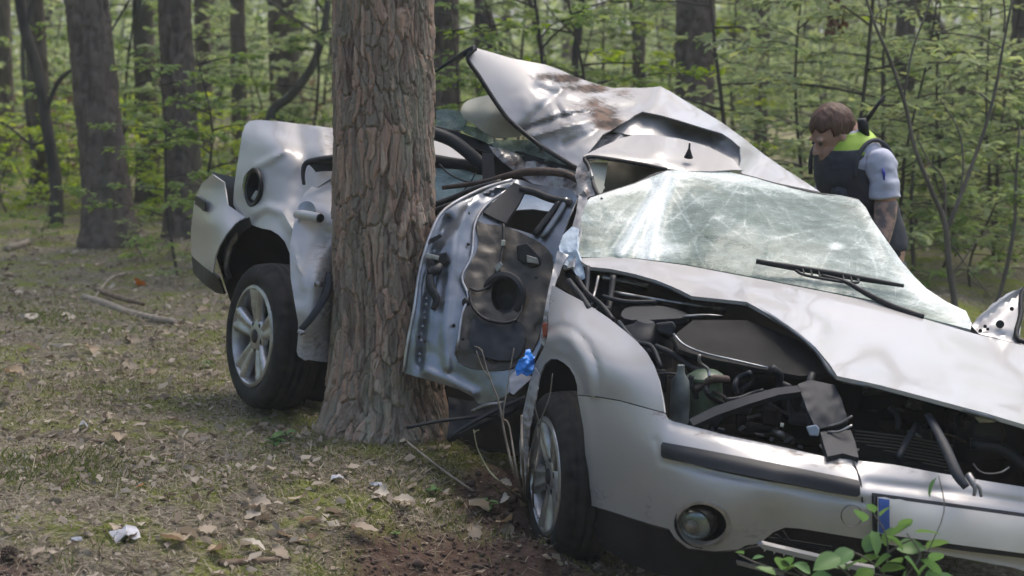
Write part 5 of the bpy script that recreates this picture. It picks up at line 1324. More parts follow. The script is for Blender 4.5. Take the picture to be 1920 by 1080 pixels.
# ---- engine bay
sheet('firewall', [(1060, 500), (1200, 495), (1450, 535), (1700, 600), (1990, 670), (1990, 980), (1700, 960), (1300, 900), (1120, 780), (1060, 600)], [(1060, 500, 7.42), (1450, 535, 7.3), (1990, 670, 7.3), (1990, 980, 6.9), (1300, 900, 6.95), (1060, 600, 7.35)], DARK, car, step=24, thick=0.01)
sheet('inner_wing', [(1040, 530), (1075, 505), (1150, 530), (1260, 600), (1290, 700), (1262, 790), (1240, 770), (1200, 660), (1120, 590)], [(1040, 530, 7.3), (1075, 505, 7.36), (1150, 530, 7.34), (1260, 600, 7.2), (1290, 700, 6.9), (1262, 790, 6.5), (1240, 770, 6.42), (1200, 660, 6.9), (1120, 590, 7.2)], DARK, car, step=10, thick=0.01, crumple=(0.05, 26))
for i, (x, y, w, h, dd) in enumerate(((1086, 548, 30, 22, 7.1), (1120, 570, 26, 20, 7.0), (1176, 612, 26, 26, 6.86), (1212, 652, 30, 22, 6.72), (1230, 690, 22, 40, 6.62), (1192, 600, 34, 14, 6.95))):
    block('engine_part', [(x, y), (x + w, y + w * 0.2), (x + w * 0.9, y + h + w * 0.2), (x - 4, y + h)], dd, dd + 0.1, [GREYP, BLACKP, SLATE][i % 3], car, 0.012)
tube('gas_strut', [P(1150, 518, 7.18), P(1146, 550, 7.14), P(1140, 586, 7.08)], 0.012, BLACKP, car, seg=10)
tube('cable', [P(1122, 518, 7.2), P(1116, 545, 7.16), P(1108, 572, 7.1)], 0.006, STEEL, car)
tube('cable', [P(1102, 500, 7.22), P(1100, 540, 7.16), P(1094, 566, 7.1)], 0.010, SLATE, car)
for i, q in enumerate(([(1082, 520, 7.2), (1100, 548, 7.1), (1128, 572, 7.0), (1150, 600, 6.9)], [(1066, 526, 7.2), (1090, 556, 7.08), (1106, 580, 6.98)], [(1160, 604, 6.86), (1190, 640, 6.72), (1222, 650, 6.66), (1240, 690, 6.58)], [(1230, 650, 6.66), (1262, 664, 6.6), (1300, 690, 6.56), (1345, 700, 6.54)], [(1130, 556, 7.1), (1175, 566, 7.05), (1230, 566, 7.05)])):
    tube('hose', [P(*p) for p in q], 0.009 + 0.003 * (i % 2), [BLACKP, GREYP, SLATE][i % 3], car)
tube('cowl_edge', [P(1130, 520, 7.28), P(1170, 528, 7.27), P(1215, 537, 7.26)], 0.009, STEEL, car)
tube('cowl_edge', [P(1150, 548, 7.16), P(1220, 560, 7.12), P(1300, 572, 7.08), P(1362, 580, 7.05)], 0.007, STEEL, car)
sheet('cowl_cover', [(1165, 592), (1172, 578), (1200, 573), (1245, 574), (1285, 586), (1290, 594), (1250, 598), (1185, 600)], [(1165, 592, 6.95), (1172, 578, 7.02), (1245, 574, 7.04), (1290, 594, 6.94), (1200, 600, 6.9)], GREYP, car, step=6, thick=0.02, round_=2)
tube('trim_sliver', [P(1280, 594, 6.92), P(1320, 591, 6.9), P(1356, 592, 6.9)], [0.007, 0.005, 0.002], STEEL, car)
lathe('strut_top', [(0.0, 0.05), (0.03, 0.048), (0.045, 0.03), (0.085, 0.012), (0.11, -0.03), (0.12, -0.12)], P(1208, 626, 6.86), Vector((0.1, -0.1, 1.0)), GREYP, car, 28)
block('fuse_box', [(1228, 606), (1262, 602), (1268, 612), (1262, 632), (1232, 622)], 6.72, 6.86, GREYP, car, 0.008)
sheet('bonnet_liner', [(1262, 630), (1300, 600), (1400, 600), (1500, 640), (1560, 700), (1500, 705), (1420, 690), (1330, 672), (1272, 655)], [(1262, 630, 6.62), (1300, 600, 6.8), (1400, 600, 6.85), (1500, 640, 6.7), (1560, 700, 6.5), (1420, 690, 6.48), (1272, 655, 6.55)], M('shaded_cover_grey', (0.010, 0.010, 0.0105), (0.020, 0.019, 0.018), 5, rough=0.85, spec=0.2), car, step=9, thick=0.015, crumple=(0.02, 45), label='dark grey cover in the engine bay')  # grey darkened so that the colour holds the shade of the bay
tube('liner_edge', [P(1263, 626, 6.60), P(1282, 646, 6.56), P(1320, 662, 6.52), P(1380, 676, 6.48), P(1440, 690, 6.46)], 0.004, INNER, car)
lathe('washer_bottle', [(0.0, 0.10), (0.012, 0.10), (0.015, 0.07), (0.030, 0.045), (0.034, 0.0), (0.034, -0.10), (0.0, -0.10)], P(1275, 738, 6.42), Vector((0.02, -0.05, 1.0)), M('cloudy_plastic', (0.12, 0.135, 0.13), (0.05, 0.058, 0.055), 16, rough=0.45), car, 20)
lathe('coolant_tank', [(0.0, 0.085), (0.04, 0.08), (0.064, 0.065), (0.066, 0.055), (0.058, 0.05), (0.060, 0.0), (0.056, -0.095), (0.0, -0.095)], P(1323, 738, 6.52), Vector((-0.05, -0.05, 1.0)), M('green_tank', (0.09, 0.135, 0.085), (0.045, 0.07, 0.045), 12, rough=0.4), car, 26, label='green coolant tank behind the bumper')
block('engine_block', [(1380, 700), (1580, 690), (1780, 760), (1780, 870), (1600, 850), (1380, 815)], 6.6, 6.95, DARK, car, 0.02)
sheet('support_bar', [(1292, 786), (1340, 762), (1400, 742), (1455, 727), (1500, 722), (1504, 734), (1460, 740), (1405, 757), (1345, 778), (1300, 798)], [(1292, 786, 6.22), (1400, 742, 6.25), (1500, 722, 6.28), (1300, 798, 6.2)], SLATE, car, step=6, thick=0.03)
sheet('support_bracket', [(1496, 720), (1520, 712), (1565, 722), (1578, 748), (1590, 790), (1560, 800), (1530, 804), (1514, 770)], [(1496, 720, 6.28), (1565, 722, 6.30), (1590, 790, 6.2), (1530, 804, 6.16), (1540, 760, 6.22)], SLATE, car, step=6, thick=0.02, crumple=(0.012, 22), label='slate bracket standing behind the bumper edge')
sheet('support_bracket', [(1538, 810), (1595, 806), (1604, 830), (1610, 858), (1580, 850), (1552, 856), (1546, 838)], [(1538, 810, 6.12), (1595, 806, 6.14), (1610, 858, 6.0), (1552, 856, 5.98)], SLATE, car, step=6, thick=0.02, crumple=(0.008, 20))
tube('bracket_lip', [P(1552, 800, 6.15), P(1576, 793, 6.13), P(1598, 780, 6.12)], 0.004, STEEL, car)
tube('bracket_lip', [P(1552, 810, 6.12), P(1574, 809, 6.1), P(1598, 797, 6.1)], 0.004, STEEL, car)
block('bracket_clip', [(1511, 800), (1530, 796), (1537, 804), (1535, 818), (1518, 817)], 6.10, 6.14, M('pale_blue_clip', (0.22, 0.26, 0.33), rough=0.5), car, 0.004)
rad = sheet('radiator', [(1600, 803), (1690, 814), (1790, 832), (1790, 892), (1690, 872), (1608, 862)], [(1600, 803, 6.30), (1790, 832, 6.32), (1790, 892, 6.28), (1608, 862, 6.26)], DARK, car, step=12, thick=0.03)
FIN = M('radiator_fin', (0.085, 0.08, 0.065), rough=0.6, metal=0.4)
for i in range(9):
    y = 808 + i * 6.2
    tube('cooling_fin', [P(1603, y, 6.285), P(1690, y + 10, 6.285), P(1786, y + 27, 6.285)], 0.003, FIN, rad, seg=5, sm=2)
tube('strut_bar', [P(1684, 858, 6.14), P(1700, 828, 6.2), P(1720, 796, 6.26)], 0.011, SLATE, car, seg=10)
lat = tube('hood_catch', [P(1740, 778, 6.2), P(1756, 806, 6.12), P(1775, 845, 6.02), P(1795, 890, 5.95), P(1812, 914, 5.93)], [0.014, 0.016, 0.020, 0.020, 0.014], SLATE, car, seg=10, flat=0.6, label='broken catch hanging over the bumper top')
tube('catch_fork', [P(1815, 890, 5.96), P(1824, 905, 5.94), P(1828, 916, 5.93), P(1826, 930, 5.925)], [0.012, 0.012, 0.007, 0.005], STEEL, lat, seg=8)
tube('catch_fork', [P(1824, 905, 5.94), P(1836, 914, 5.93), P(1840, 932, 5.925)], [0.010, 0.007, 0.005], STEEL, lat, seg=8)
block('horn_bracket', [(1826, 782), (1846, 774), (1864, 778), (1868, 792), (1836, 794)], 6.2, 6.3, STEEL, car, 0.006)
lathe('horn', [(0.0, 0.03), (0.05, 0.025), (0.062, 0.0), (0.058, -0.03), (0.0, -0.04)], P(1850, 812, 6.32), Vector((-0.1, -1, 0.1)), GREYP, car, 26)
block('headlamp_clip', [(1862, 836), (1874, 835), (1878, 846), (1864, 846)], 6.3, 6.32, CREAM, car, 0.002)
tube('lamp_reflector_rim', [P(1825, 870, 6.15), P(1835, 882, 6.12), P(1850, 888, 6.1), P(1875, 886, 6.1), P(1892, 876, 6.12)], 0.003, STEEL, car)
tube('crossbar', [P(1820, 832, 6.28), P(1880, 842, 6.26), P(1930, 880, 6.24)], 0.02, GREYP, car)
for i, (x, y, w, h, a) in enumerate(((1352, 806, 16, 5, 0.3), (1390, 803, 8, 12, 1.1), (1424, 815, 20, 4, 0.2), (1446, 824, 9, 7, 0.7), (1466, 797, 8, 6, 0.4), (1478, 826, 22, 5, -0.5), (1500, 838, 12, 6, 0.2))):
    c_, s_ = math.cos(a), math.sin(a)
    block('broken_piece', [(x + u * c_ - v * s_, y + u * s_ + v * c_) for u, v in ((-w / 2, -h / 2), (w * 0.4, -h * 0.7), (w / 2, h / 2), (-w * 0.3, h * 0.6))], 6.14 + 0.01 * i, 6.17 + 0.01 * i, CREAM if i == 4 else [GREYP, SLATE][i % 2], car, 0.002)
_er = random.Random(31)
for i in range(34):
    if i < 22:
        x0, y0 = _er.uniform(1285, 1540), _er.uniform(712, 800)
    else:
        x0, y0 = _er.uniform(1600, 1880), _er.uniform(752, 842)
    y0 += (x0 - 1400) * 0.12 if i < 22 else (x0 - 1740) * 0.16
    dz = _er.uniform(6.36, 6.62)
    pts = [P(x0, y0, dz)]
    a = _er.uniform(0, 6.28)
    for k in range(3):
        a += _er.uniform(-0.9, 0.9)
        x0 += 26 * math.cos(a); y0 += 15 * math.sin(a); dz += _er.uniform(-0.04, 0.04)
        pts.append(P(x0, y0, max(6.34, dz)))
    tube('hose' if i % 2 else 'cable', pts, _er.choice([0.004, 0.006, 0.010, 0.014]), _er.choice([BLACKP, GREYP, SLATE, GREYP, STEEL, RUST]), car, seg=7)
for i, (x, y, w, h) in enumerate(((1370, 745, 40, 30), (1430, 760, 34, 40), (1480, 770, 40, 26), (1560, 770, 30, 40), (1650, 780, 50, 22), (1720, 800, 30, 26), (1790, 800, 36, 30), (1400, 790, 50, 18))):
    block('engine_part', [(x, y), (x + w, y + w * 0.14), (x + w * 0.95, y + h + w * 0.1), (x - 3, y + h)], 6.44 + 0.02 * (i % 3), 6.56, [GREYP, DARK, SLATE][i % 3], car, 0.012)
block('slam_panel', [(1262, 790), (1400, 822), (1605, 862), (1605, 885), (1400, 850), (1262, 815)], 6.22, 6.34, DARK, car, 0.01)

# ---- far front corner
sheet('fender', [(1992, 668), (1992, 816), (1998, 930), (2030, 985), (2062, 1000), (2078, 860), (2062, 760)], [(1992, 668, 7.15), (1992, 816, 6.10), (1998, 930, 6.12), (2062, 1000, 6.5), (2078, 860, 7.1), (2062, 760, 7.2)], PAINT, car, step=10, thick=0.006, label='far front wing beyond the bonnet')
_w = P(1019, 893, 6.96)
wheel(Vector((_w.x + 1.42, _w.y + 0.53, _w.z)), Vector((0.94, 0.34, 0.0)), 'far front wheel hidden behind the bumper', spin=0.4)
# ---- open door on the far side
fd = sheet('door', [(1821, 610), (1845, 588), (1870, 569), (1895, 551), (1920, 537), (1960, 515), (2000, 496), (2000, 690), (1960, 662), (1912, 646), (1868, 634), (1835, 626)], [(1821, 610, 7.35), (1870, 569, 7.40), (1920, 537, 7.45), (2000, 496, 7.55), (2000, 690, 7.3), (1912, 646, 7.28), (1835, 626, 7.3)], PAINT, car, step=8, thick=0.03, holes=[[(1919, 545), (1990, 508), (1990, 640), (1912, 636)]], ridges=[([(1830, 612), (1880, 572), (1915, 552)], 7, 0.02), ([(1850, 622), (1890, 632), (1912, 636)], 5, 0.012)], label='open far front door poking out past the bonnet')
tube('window_seal', [P(1992, 506, 7.5), P(1950, 527, 7.46), P(1918, 545, 7.43), P(1914, 590, 7.36), P(1910, 638, 7.28), P(1990, 642, 7.26)], 0.010, BLACKP, fd, seg=8)
for x, y, r in ((1875, 608, 0.016), (1897, 579, 0.008), (1847, 612, 0.007), (1838, 620, 0.007), (1852, 617, 0.006)):
    lathe('door_hole', [(0.0, 0.004), (r, 0.003), (r, -0.002)], P(x, y, 7.31 if x < 1880 else 7.35), Vector((-0.1, -1, 0.1)), BLACKP, fd, 16)

# ------------------------------------------------------------------ the officer behind the car
SKIN = M('skin', (0.42, 0.25, 0.19), (0.36, 0.205, 0.155), 20, rough=0.5, bump=0.05, bscale=150)
INKED = M('tattooed_skin', (0.42, 0.265, 0.21), (0.15, 0.12, 0.12), 26, rough=0.5, bias=(0.42, 0.56))
HAIR = M('red_brown_hair', (0.09, 0.040, 0.020), (0.05, 0.022, 0.012), 60, rough=0.6, bump=0.5, bscale=120, stretch=(1, 1, 0.2))
SHIRT = M('lavender_shirt', (0.44, 0.46, 0.55), (0.38, 0.40, 0.49), 14, rough=0.85, bump=0.12, bscale=90)
NAVY = M('navy_vest', (0.018, 0.022, 0.034), (0.03, 0.034, 0.046), 18, rough=0.75, bump=0.2, bscale=60)
HIVIS = M('hi_vis', (0.36, 0.52, 0.06), (0.30, 0.45, 0.05), 12, rough=0.6)
GREYB = M('reflective_band', (0.42, 0.44, 0.46), rough=0.35, metal=0.3)

def loft_geo(rings, seg=24, base=0):
    """rings: centre, radius across, radius front to back, tilt about X"""
    a = np.linspace(0, 2 * math.pi, seg, endpoint=False)
    V = []
    for c, rx, ry, *t in rings:
        tl = t[0] if t else 0.0
        x = rx * np.cos(a); y = ry * np.sin(a)
        V.append(np.stack([c[0] + x, c[1] + y * math.cos(tl), c[2] + y * math.sin(tl)], -1))
    F = []
    for i in range(len(rings) - 1):
        for k in range(seg):
            k2 = (k + 1) % seg
            F.append((base + i * seg + k, base + i * seg + k2, base + (i + 1) * seg + k2, base + (i + 1) * seg + k))
    F += [tuple(base + k for k in range(seg))[::-1], tuple(base + (len(rings) - 1) * seg + k for k in range(seg))]
    return np.vstack(V), F

def ball_geo(c, r, base=0, seg=16, rings=10):
    V, F = [], []
    rings_ = []
    for i in range(1, rings):
        t = math.pi * i / rings
        rings_.append(((c[0], c[1], c[2] - r[2] * math.cos(t)), r[0] * math.sin(t), r[1] * math.sin(t)))
    return loft_geo(rings_, seg, base)

def person():
    x, y = PA(1626, 430, 8.95)[:2]
    gz = float(ground_z(x, y))
    per = thing('person', (x, y, gz), 'officer in hi-vis vest and pale short-sleeved shirt standing behind the windscreen', 'person', world_children=False)
    per.rotation_euler = (0, 0, math.radians(-60))
    per.scale = (1.06, 1.06, 1.06)
    LEAN = math.radians(13)
    def bend(v):
        """lean the upper body forward (local -Y) from the hips"""
        v = np.array(v, float)
        a = LEAN * sstep(0.88, 1.10, v[:, 2])
        yy, zz = v[:, 1] - 0.02, v[:, 2] - 0.93
        out = v.copy()
        up = zz > 0
        out[:, 1] = np.where(up, 0.02 + yy * np.cos(a) - zz * np.sin(a), v[:, 1])
        out[:, 2] = np.where(up, 0.93 + zz * np.cos(a) + yy * np.sin(a), v[:, 2])
        return out
    def bow(v):
        """the head bows further forward on the neck"""
        v = bend(v)
        pv = bend([[0, -0.03, 1.46]])[0]
        a = math.radians(17); h = math.radians(-8)
        vx, vy = v[:, 0] - pv[0], v[:, 1] - pv[1]
        v = v.copy(); v[:, 0] = pv[0] + vx * math.cos(h) - vy * math.sin(h); v[:, 1] = pv[1] + vx * math.sin(h) + vy * math.cos(h)
        yy, zz = v[:, 1] - pv[1], v[:, 2] - pv[2]
        out = v.copy()
        out[:, 1] = pv[1] + yy * math.cos(a) - zz * math.sin(a)
        out[:, 2] = pv[2] + zz * math.cos(a) + yy * math.sin(a) - 0.10
        out[:, 1] += 0.03
        return out
    parts = []
    nb = lambda: sum(len(p[0]) for p in parts)
    def add(vf, lean=True):
        parts.append((lean(vf[0]) if callable(lean) else bend(vf[0]) if lean else np.asarray(vf[0], float), vf[1]))
    add(loft_geo([((0, 0.02, 0.86), 0.15, 0.11), ((0, 0.02, 0.93), 0.17, 0.12), ((0, 0.0, 1.05), 0.155, 0.115), ((0, -0.02, 1.2), 0.17, 0.12), ((0, -0.03, 1.32), 0.178, 0.12), ((0, -0.02, 1.385), 0.155, 0.095), ((0, -0.02, 1.425), 0.09, 0.07), ((0, -0.03, 1.47), 0.060, 0.062), ((0, -0.055, 1.54), 0.057, 0.06)], 28, nb()))
    # head: skull, jaw, nose, ears, brow, lips
    hc = np.array([0, -0.075, 1.56])
    add(ball_geo(hc + [0, 0.012, 0.03], (0.074, 0.096, 0.098), nb(), 22, 14), bow)
    add(ball_geo(hc + [0, -0.030, -0.045], (0.054, 0.064, 0.072), nb(), 18, 12), bow)
    add(loft_geo([(hc + [0, -0.085, 0.02], 0.008, 0.010), (hc + [0, -0.100, -0.005], 0.011, 0.013), (hc + [0, -0.110, -0.022], 0.015, 0.014), (hc + [0, -0.094, -0.032], 0.012, 0.010)], 12, nb()), bow)
    for s in (-1, 1):
        add(ball_geo(hc + [0.076 * s, 0.014, -0.005], (0.010, 0.019, 0.030), nb(), 10, 8), bow)
        add(ball_geo(hc + [0.032 * s, -0.078, 0.032], (0.025, 0.012, 0.009), nb(), 12, 8), bow)
    add(ball_geo(hc + [0, -0.088, -0.060], (0.022, 0.009, 0.010), nb(), 12, 8), bow)
    sh0 = bend([[0.17, -0.02, 1.345]])[0]
    off = {1: [(0, 0, 0), (0.040, 0.0, -0.05), (0.058, 0.01, -0.16), (0.064, 0.01, -0.27), (0.064, -0.03, -0.40), (0.06, -0.07, -0.51)],
           -1: [(0.03, 0, -0.02), (0.02, 0.02, -0.07), (0.015, 0.03, -0.17), (0.02, 0.01, -0.27), (0.04, -0.08, -0.36), (0.06, -0.18, -0.41)]}
    arms = {s: [tuple(np.array([sh0[0] * s, sh0[1], sh0[2]]) + np.array(o_)) for o_ in off[s]] for s in (1, -1)}
    for s, a in arms.items():
        p = catmull(a, 4)
        add(tube_geo(p, [0.050, 0.055, 0.050, 0.043, 0.039, 0.028], 14, nb()), False)
        d = np.array(a[-1]) - np.array(a[-2]); d /= np.linalg.norm(d)
        w = np.array(a[-1])
        side = np.cross(d, [0, -1, 0] if s == 1 else [0, 0, 1]); side /= np.linalg.norm(side)
        nrm = np.cross(side, d)
        add(tube_geo([w - d * 0.02, w + d * 0.03, w + d * 0.07, w + d * 0.095], [0.026, 0.034, 0.038, 0.032], 12, nb(), 0.5), False)
        for k, (of, L_) in enumerate(((-0.028, 0.062), (-0.010, 0.074), (0.009, 0.069), (0.027, 0.055))):
            b0 = w + d * 0.088 + np.cross(d, nrm) * of
            add(tube_geo(catmull([b0, b0 + d * L_ * 0.45 + nrm * 0.004, b0 + d * L_ * 0.78 + nrm * 0.016, b0 + d * L_ * 0.92 + nrm * 0.034], 3), [0.0095, 0.009, 0.0085, 0.007], 8, nb()), False)
        b0 = w + d * 0.025 + np.cross(d, nrm) * -0.030
        o_ = np.cross(d, nrm) * -1
        add(tube_geo(catmull([b0, b0 + d * 0.025 + o_ * 0.022, b0 + d * 0.055 + o_ * 0.030 + nrm * 0.01], 3), [0.012, 0.011, 0.008], 8, nb()), False)
    for s in (-1, 1):
        add(tube_geo(catmull([(0.09 * s, 0.03, 0.90), (0.10 * s, 0.01, 0.70), (0.105 * s, 0.0, 0.48), (0.11 * s, 0.02, 0.28), (0.11 * s, 0.04, 0.08)], 4), [0.09, 0.08, 0.058, 0.054, 0.04], 14, nb()), False)
        add(ball_geo((0.115 * s, -0.05, 0.045), (0.045, 0.13, 0.045), nb(), 14, 8), False)
    V = np.vstack([p[0] for p in parts]); F = [f for p in parts for f in p[1]]
    me = new_mesh('body', V, F)
    body = bpy.data.objects.new('body', me); COL.objects.link(body); body.parent = per
    me.materials.append(SKIN)
    rm = body.modifiers.new('remesh', 'REMESH'); rm.mode = 'VOXEL'; rm.voxel_size = 0.0065; rm.use_smooth_shade = True
    sm = body.modifiers.new('smooth', 'SMOOTH'); sm.iterations = 4; sm.factor = 0.5
    def part(name, geo, mat, sub=1, parent=per, thick=0, lean=True, wr=0.0):
        v = lean(geo[0]) if callable(lean) else bend(geo[0]) if lean else np.asarray(geo[0], float)
        if wr:   # folds of cloth
            v = v + wr * np.stack([fbm(v[:, 0] * 14, v[:, 1] * 14, v[:, 2] * 24, 3, 3 + k) for k in range(3)], -1)
        o = bpy.data.objects.new(name, new_mesh(name, v, geo[1])); COL.objects.link(o); o.parent = parent
        o.data.materials.append(mat)
        if thick:
            m = o.modifiers.new('t', 'SOLIDIFY'); m.thickness = thick; m.offset = 1
        if sub:
            m = o.modifiers.new('s', 'SUBSURF'); m.levels = sub; m.render_levels = sub
        return o
    def rings_between(rs, n=5):
        """finer rings so that folds can form"""
        out = []
        for (c0, a0, b0), (c1, a1, b1) in zip(rs[:-1], rs[1:]):
            for k in range(n):
                t = k / n
                out.append((tuple(np.array(c0) * (1 - t) + np.array(c1) * t), a0 * (1 - t) + a1 * t, b0 * (1 - t) + b1 * t))
        return out + [rs[-1]]
    ar = catmull(arms[1], 4)
    part('tattoo', tube_geo(ar[9:19], [0.054, 0.049, 0.045, 0.040], 18), INKED, 1, lean=False)
    sh = part('shirt', loft_geo(rings_between([((0, 0.02, 0.90), 0.185, 0.135), ((0, 0.0, 1.05), 0.170, 0.128), ((0, -0.02, 1.2), 0.182, 0.132), ((0, -0.03, 1.32), 0.190, 0.132), ((0, -0.02, 1.385), 0.168, 0.108), ((0, -0.02, 1.425), 0.105, 0.085), ((0, -0.03, 1.46), 0.074, 0.076)]), 36), SHIRT, wr=0.010)
    for s in (1, -1):
        a = catmull(catmull(arms[s], 4)[0:10], 3)
        g = tube_geo(a, [0.048, 0.062, 0.068, 0.068, 0.066, 0.069, 0.071], 26)
        part('sleeve', g, SHIRT, 1, sh, lean=False, wr=0.016)
    e0 = np.array(arms[1][1])
    part('sleeve_emblem', tube_geo(e0 + np.array([(0.058, -0.042, 0.0), (0.066, -0.04, -0.02), (0.069, -0.04, -0.05)]), [0.004, 0.007, 0.003], 8), M('emblem_blue', (0.03, 0.04, 0.30), rough=0.5), 0, sh, lean=False)
    ve = part('vest', loft_geo(rings_between([((0, 0.02, 0.88), 0.200, 0.150), ((0, 0.0, 1.04), 0.186, 0.148), ((0, -0.02, 1.18), 0.190, 0.152), ((0, -0.03, 1.26), 0.188, 0.152), ((0, -0.03, 1.315), 0.178, 0.146), ((0, -0.028, 1.355), 0.172, 0.138), ((0, -0.024, 1.39), 0.158, 0.124)]), 36), NAVY, wr=0.008)
    part('vest_yoke', loft_geo(rings_between([((0, -0.03, 1.312), 0.174, 0.145), ((0, -0.026, 1.365), 0.170, 0.130), ((0, -0.02, 1.405), 0.142, 0.110), ((0, -0.02, 1.435), 0.110, 0.092), ((0, -0.025, 1.45), 0.092, 0.086)], 3), 36), HIVIS, 1, ve, wr=0.004)
    part('vest_band', loft_geo([((0, -0.024, 1.386), 0.161, 0.127), ((0, -0.022, 1.402), 0.150, 0.117)], 36), GREYB, 1, ve)
    for s in (1, -1):
        ang = np.linspace(0.15, math.pi - 0.15, 14)
        ring = np.stack([s * (0.150 + 0.012 * np.sin(ang)), -0.02 - 0.115 * np.cos(ang), 1.245 + 0.165 * np.sin(ang)], -1)
        part('vest_edging', tube_geo(ring, 0.010, 8), NAVY, 0, ve)
    part('vest_pocket', loft_geo([((0.07, -0.160, 1.10), 0.055, 0.02), ((0.07, -0.170, 1.18), 0.058, 0.024), ((0.07, -0.168, 1.24), 0.055, 0.02)], 14), NAVY, 1, ve)
    ra = part('radio', loft_geo([((0.095, 0.0, 1.41), 0.026, 0.02), ((0.095, 0.0, 1.47), 0.028, 0.022), ((0.095, 0.0, 1.50), 0.024, 0.018)], 10), BLACKP, 0)
    part('aerial', tube_geo(np.array([(0.10, 0.01, 1.48), (0.13, 0.045, 1.53), (0.165, 0.085, 1.585)]), [0.011, 0.009, 0.007], 8), BLACKP, 0, ra)
    tr = part('trousers', loft_geo([((0, 0.025, 0.72), 0.10, 0.10), ((0, 0.02, 0.80), 0.17, 0.125), ((0, 0.02, 0.88), 0.185, 0.135), ((0, 0.02, 0.96), 0.188, 0.138)], 24), NAVY)
    for s in (-1, 1):
        part('trouser_leg', tube_geo(catmull([(0.09 * s, 0.03, 0.86), (0.10 * s, 0.01, 0.70), (0.105 * s, 0.0, 0.48), (0.11 * s, 0.02, 0.28), (0.11 * s, 0.035, 0.07)], 4), [0.105, 0.096, 0.076, 0.074, 0.07], 16), NAVY, 1, tr)
        part('shoe', ball_geo((0.115 * s, -0.05, 0.05), (0.054, 0.145, 0.055), 0, 16, 10), BLACKP, 1)
    v, f = ball_geo(hc + [0, 0.022, 0.043], (0.079, 0.099, 0.097), 0, 48, 32)
    v = v + 0.007 * np.stack([fbm(v[:, 0] * 70, v[:, 1] * 70, v[:, 2] * 40, 3, 3 + k) for k in range(3)], -1)
    hl = lambda c: hc[2] + 0.070 + 0.010 * math.sin(c[0] * 90) if c[1] < hc[1] - 0.03 else (hc[2] + 0.025 if c[1] < hc[1] + 0.012 else hc[2] - 0.055)
    f = [q for q in f if v[list(q)].mean(0)[2] > hl(v[list(q)].mean(0))]
    part('hair', (v, f), HAIR, 0, per, 0.008, lean=bow)
    rng_ = np.random.default_rng(8)
    fs = [q for q in f if len(q) == 4]
    pick = rng_.integers(0, len(fs), 2600)
    pp = np.array([v[list(fs[k])].mean(0) for k in pick]) + rng_.normal(0, 0.002, (2600, 3))
    out_ = pp - (hc + [0, 0.022, 0.043]); out_ /= np.linalg.norm(out_, axis=1)[:, None]
    dv_ = 0.55 * out_ + np.array([0, 0.5, -0.45]) + rng_.normal(0, 0.25, (2600, 3))
    hv, hf = leaves_geo(pp, dv_, out_, rng_.uniform(0.008, 0.018, 2600), rng_, 0.4, LEAF_UV * np.array([1, 0.16, 0.3]))
    part('hair_strands', (hv, hf), HAIR, 0, per, 0, lean=bow)
    v, f = ball_geo(hc + [0, -0.034, -0.052], (0.058, 0.066, 0.072), 0, 36, 24)
    v = v + 0.003 * np.stack([fbm(v[:, 0] * 90, v[:, 1] * 90, v[:, 2] * 60, 3, 13 + k) for k in range(3)], -1)
    f = [q for q in f if v[list(q)].mean(0)[2] < hc[2] - 0.066 and v[list(q)].mean(0)[1] < hc[1] + 0.01]
    part('beard', (v, f), HAIR, 0, per, 0.003, lean=bow)
    for s in (-1, 1):
        part('eye', ball_geo(hc + [0.031 * s, -0.079, 0.014], (0.011, 0.009, 0.007), 0, 12, 8), M('eye', (0.05, 0.045, 0.04), rough=0.15), 0, lean=bow)
    return per
person()

# ------------------------------------------------------------------ things lying about
glove_m = M('blue_nitrile', (0.02, 0.20, 0.72), (0.03, 0.27, 0.82), 14, rough=0.45)
gl = sheet('disposable_glove', [(966, 690), (972, 676), (984, 668), (986, 656), (994, 654), (997, 664), (1003, 668), (1002, 684), (998, 700), (988, 706), (978, 700), (968, 704)],
      [(966, 690, 7.21), (994, 656, 7.19), (1002, 684, 7.17), (988, 706, 7.17), (984, 680, 7.15)], glove_m, None, step=3, thick=0.004, crumple=(0.022, 11), seed=51, label='crumpled bright blue disposable glove tucked beside the front wing', cat='glove')
sheet('torn_card', [(955, 706), (968, 694), (992, 704), (1000, 706), (984, 720), (962, 740), (956, 736)], [(955, 706, 7.25), (1000, 706, 7.2), (962, 740, 7.24), (984, 720, 7.2)], M('pale_card', (0.50, 0.48, 0.53), (0.42, 0.40, 0.45), 10, rough=0.7), None, step=5, thick=0.004, crumple=(0.01, 14), label='pale torn card under the blue glove', cat='scrap')

WHITE = M('white_scrap', (0.46, 0.46, 0.49), (0.36, 0.36, 0.38), 20, rough=0.5)
def scrap(px, py, sx, sy, rz, label, mat=WHITE, name='plastic_scrap', cat='scrap', seed=1, bend=0.02):
    c = G(px, py)
    rng = np.random.default_rng(seed)
    n = 12
    a = np.linspace(0, 2 * math.pi, n, endpoint=False)
    r = rng.uniform(0.7, 1.1, n)
    V = [(0, 0, bend)] + [(sx * r[i] * math.cos(a[i]), sy * r[i] * math.sin(a[i]), bend * rng.uniform(-0.6, 0.9)) for i in range(n)]
    F = [(0, 1 + i, 1 + (i + 1) % n) for i in range(n)]
    me = new_mesh(name, V, F, False); me.materials.append(mat)
    o = link(name, me, None, None, label, cat)
    o.location = c + Vector((0, 0, 0.018)); o.rotation_euler = (rng.uniform(-0.15, 0.15), rng.uniform(-0.15, 0.15), rz)
    m = o.modifiers.new('s', 'SOLIDIFY'); m.thickness = 0.004
    return o
scrap(236, 1012, 0.062, 0.05, 0.2, 'largest white plastic shard lying near the bottom left', seed=3, bend=0.02)
scrap(632, 905, 0.026, 0.02, 0.5, 'small white scrap on the moss below the pine', seed=4, bend=0.012)
scrap(704, 917, 0.026, 0.014, 0.1, 'second small white scrap on the moss, right of the other', seed=5, bend=0.01)
